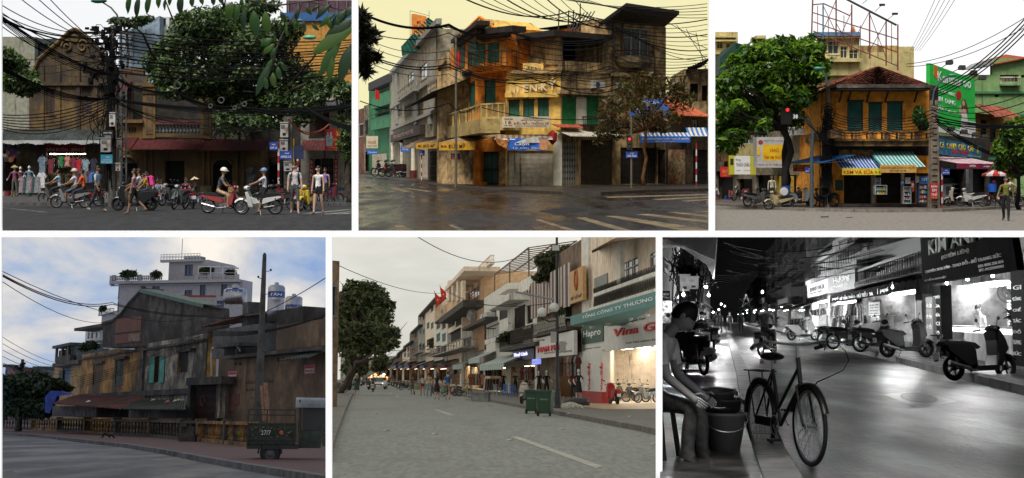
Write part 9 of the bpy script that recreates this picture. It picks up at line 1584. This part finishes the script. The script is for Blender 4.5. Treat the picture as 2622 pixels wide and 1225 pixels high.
for i in rg(3):a=2.1*i;MB().add([(0,-.11,0),(.2*cos(a),-.1,.2*sin(a)),(.2*cos(a+.9),-.12,.2*sin(a+.9))],[(0,1,2)]).bd('blade',g6('blade',.3,.4,0),t)
p=W.world(W.st(1580,470,-1.2)[0],-1.2,0);p.z=-c.h+.13;pers('shopkeeper sitting behind the jewellery counter looking down',p,R(120),g6('keeper_top',.5,.8,.1),g6('keeper_leg',.1,.8,.1),seat=.72,hip=(88,88),knee=(85,85),headpitch=25,hair='bun',skinmat=g6('skin_night',.35,.6,.05),woman=1)
for X,Y in((1414,242),(1516,222),(1640,205)):lamp6(W.world(W.st(X,Y,1.2)[0],1.2,W.up(X,Y,1.2)),50,'bare bulb glowing under the large dark sign',s=15,group='bulbs under the sign')
SN=thg('jewellery_sign','huge dark slanted sign with white KIM ANH lettering',1,A,W.rz);Wk=Wall(A,B);Wk.t=SN;d=1.6;P=[Wk.st(1297,250,d),Wk.st(1762,176,d),Wk.st(1735,0,d),Wk.st(1282,0,d)];MB().prism([P[0],P[1],P[2],P[3]],-d,-d+.12).bd('board',SGD,SN)
for s,x0,y0,x1,y1,m_ in(('KIM ANH',1335,34,1600,104,LG6),('(KHIÊM LIÊN)',1392,102,1530,130,LG6),('CHUYÊN: MUA BÁN - TRAO ĐỔI - ĐỒ TRANG SỨC',1312,174,1690,194,LT6),('DD: 0906 236 076',1575,152,1700,166,LT6),('ĐT: 04.22184101',1578,172,1700,186,LT6),('ĐC: SỐ 9A ĐINH LIỆT',1308,222,1415,236,LG6)):a_,_=Wk.st(x0,y0,d);b_,_=Wk.st(x1,y1,d);xm=x0;text(SN,s,a_,b_,Wk.up(xm,y1,d),Wk.up(xm,y0,d),-d-.01,m_,.05 if s=='KIM ANH' else.015)
cl=W.box('column',(1735,180,1800,650),0,.5,SGD);
for i,s in en(('GI','CÔNG','CHẾ','TÁC','ĐỒ','TRANG','SỨC')):text(cl,s,*W.rect(1744,252+i*54,1784,274+i*54,.5),-.51,LG6)
cl2=W.box('column',(1345,255,1386,515),0,.3,SGD)
for i,s in en(('CHUYÊN','SỬA','CHỮA','XI','MẠ')):text(cl2,s,*W.rect(1350,300+i*44,1382,318+i*44,.3),-.31,LG6)
A,B=fac6(1020,1290);NS=bldg('noodle_shop','bright noodle shop under the long lettered awning banner',A,B,(1150,110),5,WL,[((1042,285,1262,520),'hole')],reveal=.1,cat='shop');W=NS
r=W.rect(1042,285,1262,520);lroom(W,(r[0],r[1],.13,r[3]),2,g6('noodle_wall',.6,.8,.1),'nd',(1,1,1),20,skew=5.5,lamp=(2,.5));W.box('doorway_dark',(1262,290,1292,520),0,.03,BKK)
q=W.rect(1122,340,1192,406,-1.8);PF=thg('framed_picture','dark framed landscape picture on the noodle shop wall',1,A,W.rz);Bx(q[0],q[1],1.75,1.85,q[2],q[3],'frame',BKK,PF);Bx(q[0]+.3,q[1]-.3,1.72,1.75,q[2]+.1,q[3]-.1,'print',g6('print',.12,.6,.9,scale=3),PF)
q=W.rect(1022,405,1120,490,.2);GCt=thg('glass_food_cart','glass noodle cart at the shop front','food cart',A,W.rz);Bx(q[0],q[1],-.5,.1,.13,q[2],'base',GR,GCt);Bx(q[0]+.05,q[1]-.05,-.45,.05,q[2],q[3],'glass_case',g6('case_glass',.25,.15,.3),GCt);Bx(q[0],q[1],-.52,.12,q[3],q[3]+.05,'top',GR,GCt)
g=W.box('menu_board',(1030,325,1084,400),.5,.56,g6('menu_white',.5,.6,.1));
for i,s in en(('pepsi','MỲ VẰN THẮN','SỦI CẢO','MỲ KHÔ','HỦ TIẾU')):text(g,s,*W.rect(1036,330+i*14,1078,338+i*14,.56),-.57,BKK)
g=W.box('menu_pillar',(1312,310,1345,520),.3,.4,g6('menu_grey',.2,.6,.1))
for i,s in en(('SỦI CẢO','MỲ VẰN','HỦ TIẾU')):text(g,s,*W.rect(1316,340+i*50,1342,366+i*50,.4),-.41,LT6)
BN=thg('awning_banner','long dark noodle shop banner with pepsi marks',1,A,W.rz);Wn=Wall(A,B);Wn.t=BN;d=1.5;a_=Wn.st(838,300,d)[0];b_=Wn.st(1132,250,d)[0];z0=Wn.up(980,318,d);z1=Wn.up(980,278,d);Bx(a_,b_,-d,-d+.05,z0,z1,'cloth',SGD,BN);text(BN,'MỲ VẰN THẮN - HỦ TIẾU  9A',Wn.st(888,300,d)[0],Wn.st(1052,270,d)[0],z0+.12*(z1-z0),z0+.78*(z1-z0),-d-.01,LT6);text(BN,'pepsi',Wn.st(1088,270,d)[0],Wn.st(1126,265,d)[0],z0+.2*(z1-z0),z0+.75*(z1-z0),-d-.01,LT6);text(BN,'pepsi',Wn.st(852,315,d)[0],Wn.st(880,310,d)[0],z0+.2*(z1-z0),z0+.7*(z1-z0),-d-.01,LT6)
x=Wn.st(1074,272,d)[0];MB().lathe([((z1-z0)*.32,0),(0,-.01)],(x,-d-.01,(z0+z1)/2),16,'y').bd('round_logo',LT6,BN);mb=MB();corr(mb,(a_,-d,z1),(Wn.st(1290,215,d)[0],-d,z1),(Wn.st(1290,200)[0],0,z1+.5),(a_+2,0,z1+.5),40,.03);mb.bd('awning_sheet',WD,BN)
lamp6(Wn.world(Wn.st(1146,262,1.6)[0],1.6,Wn.up(1146,262,1.6)),160,'bare bulb at the end of the noodle banner',s=15)
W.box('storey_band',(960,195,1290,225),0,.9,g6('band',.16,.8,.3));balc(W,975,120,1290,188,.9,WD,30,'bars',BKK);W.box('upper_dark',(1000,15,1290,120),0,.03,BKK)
for i in rg(34):x=W.st(962+i*9.6,210,.9)[0];Bx(x,x+.05,-.93,-.9,W.up(1120,222,.9),W.up(1120,200,.9),'rib',WD,W.t)
A,B=fac6(720,1020);CS=bldg('clothes_stalls','crammed lit stall fronts under the THANH NGA and Hương signs',A,B,(860,30),5,WL,[((745,330,830,525),'hole'),((840,330,1010,525),'hole'),((730,55,760,130),'glass',GR,0,2),((775,30,850,100),'dark'),((880,20,950,110),'shutter',WD,0,2)],reveal=.1,cat='shop');W=CS
for x0,x1,m_ in((745,830,WW),(840,1010,g6('stall_back',.15,.8,.4,scale=2))):r=W.rect(x0,330,x1,525);lroom(W,(r[0],r[1],.13,r[3]),1.6,m_,'cs',(1,1,1),40,skew=5.5,lamp=(1.5,.4))
for X0,Y0,X1,Y1,m_,lines in((725,232,832,302,g6('sign_pale',.45,.6,.1),(('THANH NGA',740,255,812,278,BKK),('BÁN BUÔN - BÁN LẺ',742,282,800,290,BKK))),(826,190,962,282,g6('sign_grey',.13,.6,.15),(('Hương',858,205,940,240,LT6),('CỬA HÀNG',845,250,930,262,LT6)))):
 g=W.box('sign_board',(X0,Y0,X1,Y1),.7,.85,m_)
 for s,a1,b1,a2,b2,lm in lines:text(g,s,*W.rect(a1,b1,a2,b2,.85),-.87,lm,.03)
balc(W,740,95,960,175,.8,WD,22,'bars',BKK);W.box('slab',(715,180,970,205),0,1.,WL);ac_unit(W,(865,45,925,95),.7,GR)
rd=random.Random(66)
for k_,(X0,X1,Y,o_,n,hl)in en(((850,970,400,6.2,26,.5),(850,960,460,6.1,26,.5),(850,960,510,6.0,22,.45),(640,740,470,6.0,22,.8),(985,1015,440,6.1,8,1.1),(740,830,400,6.4,14,.4))):
 lab=['bag hung in the top row of the night stall','bag in the middle row of the night stall','bag in the bottom row of the night stall','garment on the pavement rail of the night street','dark coat beside the noodle cart','item on the bright stall shelf'][k_]
 for i in rg(n):
  X=X0+(X1-X0)*(i+.5)/n;q=c.at(X,Y+rd.uniform(-3,3),D6(X,o_));v=rd.choice([.03,.1,.25,.45]);garm(q,.45,hl,(v,v,v),R(rd.uniform(20,70)),'shirt' if k_>2 else 'dress',lab)
for X,Y in((760,345),(880,335),(700,360)):lamp6(c.at(X,Y,D6(X,5.7)),160,'bare bulb over the crammed stall fronts',s=15,group='stall bulbs')
for X0,X1,y,lab in((640,720,20,'tall dark tenement past the stalls'),(570,640,15,'stepped dark tenement with vertical windows'),(520,570,60,'dark balconied house further up the night street'),(480,520,110,'narrow dark house further up the night street'),(440,480,230,'low dark house with gable up the night street'),(400,440,290,'tiny dark house far up the night street'),(370,400,320,'last dark house of the night street')):
 A,B=fac6(X0,X1);W=Wall(A,B);w_=X1-X0;ops=[((X0+w_*(.12+.45*i),y+25+f*75,X0+w_*(.42+.45*i),y+70+f*75),'shutter' if(f+i)%2 else 'glass',GR,0,2)for f in rg(3 if y<150 else 1)for i in rg(2)]+[((X0+w_*.1,375,X0+w_*.9,480 if X0>500 else 450),'hole')]
 ops=[o for o in ops if o[0][3]<340 or o[1]=='hole']
 Wf_=bldg('night_house',lab,A,B,W.up((X0+X1)/2,y),5,WL if X0>500 else WD,ops,reveal=.1,cat='house');r=Wf_.rect(*ops[-1][0]);lroom(Wf_,(r[0],r[1],.13,r[3]),1.5,g6('stall_back',.15),'fr',(1,1,1),35,skew=6,lamp=(1.2,.25));aw_,_=awng(Wf_,(X0,345,X1+6,372),1.6,.5,WD,20,.03)
 if y<150:balc(Wf_,X0+4,y+180 if y+180<300 else 260,X1-4,y+215 if y+215<330 else 300,.8,WD,9,'bars',BKK)
 Wf_.box('sign_board',(X0+w_*.15,318,X0+w_*.85,342),.8,.95,[g6('sign_pale',.45),SGD,g6('sign_grey',.13)][X0%3])
for i,(X,Y,o_)in en(((600,360,5.6),(540,372,5.6),(500,380,5.5),(465,385,5.4),(430,388,5.2),(410,392,5.),(385,395,4.6),(360,396,4.))):lamp6(c.at(X,Y,D6(X,o_)),220,'bulb among the far shop fronts of the night street',r=.06,s=15,group='far shop bulbs')
for i,(X,Y)in en(((225,260),(240,300),(302,345),(320,355),(290,372),(505,285),(262,385))):D=[60,75,140,190,160,90,120][i];lamp6(c.at(X,Y,D),2200 if i<2 or i==5 else 300,'street bulb hanging over the far end of the night street',r=.07,s=15,group='street bulbs')
q=c.at(425,330,80);t=thg('star_lantern','pale star shaped lantern frame over the stalls',1,q);mb=MB();P=[(.4*cos(pi/2+i*2*pi/5*2),0,.4*sin(pi/2+i*2*pi/5*2))for i in rg(6)];mb.tube(P,.03,4);mb.bd('star_frame',g6('star',.3,.6,0),t)
for i,(X0,X1,y,lab)in en(((200,245,120,'dark house on the left further up the night street'),(150,200,60,'dark left house behind the meter boxes'),(80,150,20,'near dark left house with cluttered front'),(5,80,30,'left house beside the canvas awning'))):
 o_=-1.7;A,B=S6(o_,6933*-o_/(300-X0)),S6(o_,6933*-o_/(300-X1));W=Wall(A,B);ops=[((X0+8,max(y+40,120),X0+26,max(y+40,120)+60),'glass',GR,0,2)]if i else[]
 Wf_=bldg('left_night_house',lab,A,B,W.up((X0+X1)/2,y),2.5,WD,ops,reveal=.06,cat='house');awng(Wf_,(X0,330,X1,350),.8,.3,g6('canvas_grey',.2,.8,.2),14,.02)
 for k in rg(3):Wf_.box('hung_goods',(X0+4+k*(X1-X0)*.3,365+k*8,X0+4+(k+.8)*(X1-X0)*.3,440),.05,.25,g6('goods_%d'%k,[.25,.08,.4][k],.7,.6,scale=4))
t=thg('canvas_awning','pale stretched canvas awning at the top left',1,c.at(12,60,26));O=c.at(12,60,26);f_=lambda X,Y,D:c.at(X,Y,D)-O;mb=MB();mb.add([f_(-10,10,24),f_(282,6,30),f_(272,130,32),f_(262,215,34),f_(228,150,32),f_(120,75,28),f_(-10,20,24.5)],[(0,1,2,5),(2,3,4,5),(0,5,6)]);mb.bd('canvas',g6('canvas',.42,.8,.15),t);Tb([f_(-10,62,24.5),f_(245,44,30)],.03,5,'rail',g6('rail',.45,.4,.1),t);mb=MB();mb.add([f_(276,6,30),f_(284,6,30),f_(276,130,32),f_(266,222,34),f_(258,215,34)],[(0,1,2,3,4)]);mb.bd('fringe',g6('fringe',.4,.8,.3),t)
for X0,Y0,X1,Y1,lab in((100,205,145,280,'upper grey meter box on the left night pole'),(140,215,190,270,'second grey meter box on the left night pole'),(118,340,170,385,'lower grey meter box above the portrait')):mbox(X0,Y0,X1,Y1,36,lab,GR)
q=S6(-.9,37);t=thg('utility_pole','dark pole with cables and meter boxes on the left of the night street',0,q);h=c.at(120,60,37).z+c.h;Tb([(0,0,0),(0,0,h)],.13,8,'shaft',WD,t);mb=MB();rd=random.Random(5)
for i in rg(40):a0=rd.uniform(0,6);r=rd.uniform(.1,.5);mb.tube([(rd.gauss(0,.05)+r*cos(a0+k),-.2,h*.75+rd.gauss(0,.5)+r*sin(a0+k))for k in rg(6)],.015,4,False)
mb.bd('cable_tangle',CB,t,kind='stuff');lamp6(c.at(115,298,34),260,'bare bulb glowing by the left meter boxes',s=15)
plt('shop_sign','dark sign board with pale letters at the left edge',10,280,48,325,38,SGD,[('BẢO',.2,.9,.5,.85,LT6),('Gallery',.15,.95,.15,.4,LT6)])
for X0,Y0,X1,Y1,lab in((12,330,58,388,'pale framed round pattern picture at the left edge'),(12,400,60,432,'pale framed small picture below the round pattern')):plt('framed_picture',lab,X0,Y0,X1,Y1,34,g6('pic_pale',.35,.6,.6,scale=6),cat='picture')
t=plt('portrait_painting','dark painting of a pale figure leaning by the left shops',90,382,175,475,33,BKK,cat='picture');k=c.ppm(33);MB().ball((40/k,-.01,58/k),(.07,.02,.1),10,6).bd('painted_face',g6('paint_mid',.15,.7,.5,scale=6),t);MB().prism([(26/k,4/k),(70/k,2/k),(58/k,38/k),(48/k,46/k),(36/k,44/k)],-.02,-.005).bd('painted_body',g6('paint_grey',.06,.7,.6,scale=6),t)
for i in rg(12):cable([(280+i*12,30+(i*37)%160,60+i*3),(1000+(i*53)%280,20+(i*29)%150,52)],.5,.016,label='dark cable strung above the night street')
for i in rg(6):cable([(262+i*4,200+i*12,60),(560+i*20,120-i*12,90)],.4,.014,label='thin cable reaching across the night sky')
for i in rg(5):cable([(20+i*25,120+i*12,36),(270,180+i*14,70)],.4,.018,label='cable drooping beside the canvas awning')
def nb(X,Y,rz,kd,v,lab,z=.13):bike(lab,c.gp(X,Y)+V_((0,0,z)),R(rz),kd,(v,v,v*1.001),group='motorbikes of the night street')
nb(1575,722,-72,1,.02,'large black scooter parked at the kerb before the jewellery shop',0);nb(1215,632,-75,1,.03,'dark scooter before the folding stool');nb(1065,602,-70,0,.05,'motorbike with silver exhaust before the noodle cart');nb(930,586,-75,0,.1,'step-through motorbike before the bag stall');nb(870,570,-70,0,.06,'dark motorbike at the stall corner');nb(705,538,-80,1,.45,'white scooter parked before the clothes rail');nb(170,715,12,0,.04,'dark motorbike with plate close behind the seated man',.1);nb(190,660,10,0,.03,'second dark motorbike in the left row',.1);nb(235,590,10,1,.05,'scooter in the left row under the portrait',.1);nb(258,545,8,1,.06,'distant scooter in the left row',.1)
nb(530,600,-30,0,.05,'motorbike crossing the wet street with a rider',0);q=c.gp(530,600);rider('rider crossing the wet night street',q,-30,(.1,.1,.1),legs=(.04,.04,.04),hat=('helmet',(.15,.15,.15)),hair=0,skinmat=g6('skin_night',.35))
for i,(X,Y)in en(((295,500),(278,498),(400,492),(345,486))):q=c.gp(X,Y);pers(['pedestrian in dark coat walking far up the night street','second pedestrian beside the dark coat','pedestrian by the far stalls','pedestrian in the middle of the far night street'][i],q,R(180*(i%2)),g6('ped_%d'%i,[.05,.15,.08,.03][i],.8,.1),g6('ped_leg',.04,.8,.1),hip=(10,-10),knee=(4,12),skinmat=g6('skin_night',.35))
q=c.gp(1368,640)+V_((0,0,.13));t=thg('folding_stool','tall folding stool standing before the menu pillar',1,q);MB().lathe([(0,.62),(.17,.62),(.17,.66),(0,.66)],n=14).bd('seat',BKK,t)
for sx in(-1,1):Tb([(sx*.14,-.1,.62),(-sx*.16,.1,0)],.014,5,'leg',GR,t);Tb([(sx*.14,.1,.62),(-sx*.16,-.1,0)],.014,5,'leg',GR,t)
tree('potted_palm','leafy plant at the right edge beside the lettered column',c.gp(1790,640),c.at(1788,480,36),pxb(36,[(1785,400,25,60),(1780,470,25,50),(1785,540,22,40)],.2),320,.22,[lfm('n_leaf',(.07,.07,.07)),lfm('n_leaf2',(.03,.03,.03))],WD,.03,201,cat='plant',flat=0,long=3.2)
q=c.gp(742,1146);TH=192;t=thg('bicycle','old black bicycle standing in the middle of the wet street',0,q,R(TH));BF=g6('bike_frame',.02,.35,.1,spec=.6);BC=g6('bike_chrome',.5,.3,.2,mt=.9)
r=.335;fy,ry=0.,-1.08
def bw(y):
 w=MB();w.smooth=1;w.torus((0,y,r),r-.017,.019,44,8);i=w.bd('wheel',RUB,t);MB().torus((0,y,r),r-.042,.011,40,6).bd('rim',BC,i);s=MB()
 for k in rg(32):a=2*pi*k/32;b=a+(.9 if k%4<2 else-.9);s.tube([((-1)**k*.03,y+.022*cos(b),r+.022*sin(b)),(0,y+(r-.045)*cos(a),r+(r-.045)*sin(a))],.0016,3,False)
 s.bd('spokes',BC,i);MB().lathe([(.02,-.05),(.03,-.045),(.016,-.03),(.016,.03),(.03,.045),(.02,.05)],(0,y,r),10,'x').bd('hub',BC,i)
 f=MB();f.smooth=1;a0,a1=(20,165)if y>-.5 else(10,190);vs=[]
 for k in rg(15):
  a=R(a0+(a1-a0)*k/14)
  for x,dr in((-.03,.012),(-.02,.03),(.02,.03),(.03,.012)):vs.append((x,y+(r+dr)*cos(a),r+(r+dr)*sin(a)))
 f.add(vs,[(k*4+j,k*4+j+1,k*4+j+5,k*4+j+4)for k in rg(14)for j in rg(3)]);f.bd('mudguard',BF,t)
bw(fy);bw(ry)
BB=(0,-.62,.3);ST=(0,-.78,.78);HT=(0,-.2,.82);HB=(0,-.17,.68)
fm=MB()
for p,q_,rr in((BB,ST,.016),(BB,HB,.018),((0,-.67,.44),HT,.015),(HB,(0,-.215,.9),.02)):fm.tube([p,q_],rr,8)
for sx in(-1,1):fm.tube([BB,(sx*.055,ry,r)],.01,6).tube([ST,(sx*.055,ry,r)],.009,6)
fm.bd('frame',BF,t);fk=MB()
for sx in(-1,1):fk.tube([HB,(sx*.05,-.14,.66),(sx*.055,-.09,.52),(sx*.055,-.03,r+.04),(sx*.055,fy,r)],[.014,.013,.012,.011,.01],7)
fk.bd('fork',BF,t);Tb([(0,-.21,.88),(0,-.225,1.02)],.013,8,'stem',BC,t)
hb=MB();hb.smooth=1;hb.tube([(-.3,-.5,.98),(-.33,-.38,1.0),(-.27,-.24,1.04),(-.1,-.19,1.02),(0,-.22,1.01),(.1,-.19,1.02),(.27,-.24,1.04),(.33,-.38,1.0),(.3,-.5,.98)],.0115,8);hb.bd('handlebar',BC,t)
for sx in(-1,1):Tb([(sx*.325,-.4,1.0),(sx*.3,-.52,.975)],.017,8,'grip',BKK,t);Tb([(sx*.29,-.27,1.02),(sx*.34,-.42,.96)],.006,5,'brake_lever',BC,t)
cb=MB();cb.tube([(-.3,-.26,1.03),(-.35,-.18,1.02),(-.38,-.08,.96),(-.37,0,.88),(-.3,.03,.8),(-.2,0,.75),(-.1,-.05,.7),(-.03,-.1,.58)],.004,5);cb.bd('brake_cable',BKK,t)
sd=MB();sd.smooth=1;sd.ball((0,-.8,.9),(.1,.13,.04),14,8);sd.ball((0,-.66,.9),(.04,.12,.03),12,6);sd.bd('saddle',g6('saddle',.03,.35,.2),t);Tb([ST,(0,-.79,.87)],.012,6,'seat_post',BC,t);sp=MB()
for sx in(-1,1):sp.tube([(sx*.06+.02*cos(k*1.1),-.88+.02*sin(k*1.1),.83+k*.0035)for k in rg(18)],.004,4)
sp.bd('saddle_spring',BC,t);rk=MB()
for sx in(-1,1):rk.tube([(sx*.06,-.85,.76),(sx*.07,-1.3,.76)],.006,5).tube([(sx*.06,ry,r),(sx*.065,-1.2,.76)],.006,5)
for k in rg(4):rk.tube([(-.065,-.9-.12*k,.76),(.065,-.9-.12*k,.76)],.005,4)
rk.bd('rear_rack',BF,t);MB().torus((.06,BB[1],BB[2]),.085,.006,22,5).bd('chainring',BC,t);MB().tube([(.07,BB[1],BB[2]),(.075,BB[1]+.12,BB[2]-.12)],.01,6).tube([(-.07,BB[1],BB[2]),(-.075,BB[1]-.12,BB[2]+.12)],.01,6).bd('crank',BC,t)
for s,y,z in((1,.12,-.12),(-1,-.12,.12)):MB().cbox((s*.12,BB[1]+y,BB[2]+z),(.09,.08,.022)).bd('pedal',BKK,t)
Bx(.045,.06,ry,BB[1],.28,.36,'chain_case',BF,t);Tb([(-.05,-.85,.26),(-.2,-.98,.01)],.01,5,'kick_stand',BC,t)
def bucket(p,k,v,lab,tilt=0):
 t=thg('plastic_bucket',lab,1,p,0,'buckets beside the seated man',MX.Rotation(R(tilt),4,'X'));mb=SM();mb.lathe([(0,.005),(.105,0),(.15,.26),(.162,.265),(.165,.285),(.15,.288),(.142,.27),(.1,.02),(0,.018)],n=28);mb.xf(MX.Scale(k,4));mb.bd('shell',g6('bucket_%g'%v,v,.35,.08),t);h=MB();h.tube([(.166*k*cos(a),-.166*k*sin(a)*.85,.25*k-.1*k*sin(a))for a in[pi*i/12 for i in rg(13)]],.005,5);h.bd('handle',BC,t);
 for sx in(-1,1):MB().cbox((sx*.165*k,0,.255*k),(.02,.04,.04)).bd('lug',g6('bucket_%g'%v,v),t)
q=c.gp(325,1128);q.z=-c.h+.1;bucket(q,1.15,.2,'grey bucket standing in front of the bucket stack');q2=c.g(306,12.35)
for i in rg(4):bucket(q2+V_((.012*i*(-1)**i,0,.11+.075*i)),1.,[.03,.035,.05,.09][i],['lowest dark bucket of the stack','second dark bucket of the stack','third dark bucket of the stack','topmost bucket of the stack'][i],-4+i*3)
q=c.gp(458,1040);sgl('paper_scrap',MB().add([(0,0,0),(.09,.02,.03),(.1,.06,.09),(.03,.05,.12),(-.02,.02,.07)],[(0,1,2,3,4)]),g6('paper',.6,.8,.1),'crumpled white paper lying by the kerb','paper',q)
q=c.g(-75,11.75);q.z=-c.h+.1;MAN=pers('young man in white t-shirt and rolled jeans seated, looking down at his hands',q,R(-112),g6('tee',.85,.85,.12,scale=5),g6('jeans',.06,.85,.35,scale=6),lean=24,hip=(78,84),knee=(80,92),sh=(6,12),el=(46,42),seat=.53,H=1.78,headpitch=34,headyaw=8,sleeve='short',leglen='long',hair='short',skinmat=g6('skin_man',.34,.5,.08),shoe=g6('slipper',.02,.5,.1),spread=(.08,.06),group='people of the night street')
t=thg('dark_chair','dark plastic chair under the seated man',1,q,R(-112));Bx(-.22,.22,-.24,.2,.43,.46,'seat',BKK,t)
for sx in(-1,1):
 for sy in(-1,1):Tb([(sx*.18,sy*.18,.44),(sx*.22,sy*.23,0)],.022,5,'leg',BKK,t)
Bx(-.2,.2,-.26,-.22,.46,.9,'backrest',BKK,t)
ph=q+MX.Rotation(R(-112),3,'Z')@V_((.1,.42,.72));sgl('mobile_phone',MB().box(-.035,.035,-.07,.07,-.005,.005),BKK,'dark mobile phone in the hand of the seated man','phone',ph,R(-112))
finish_people();finish_text()
for c_ in(C1,C2,C3):trim(c_)
for c_ in(C4,C5,C6):trim(c_,604)
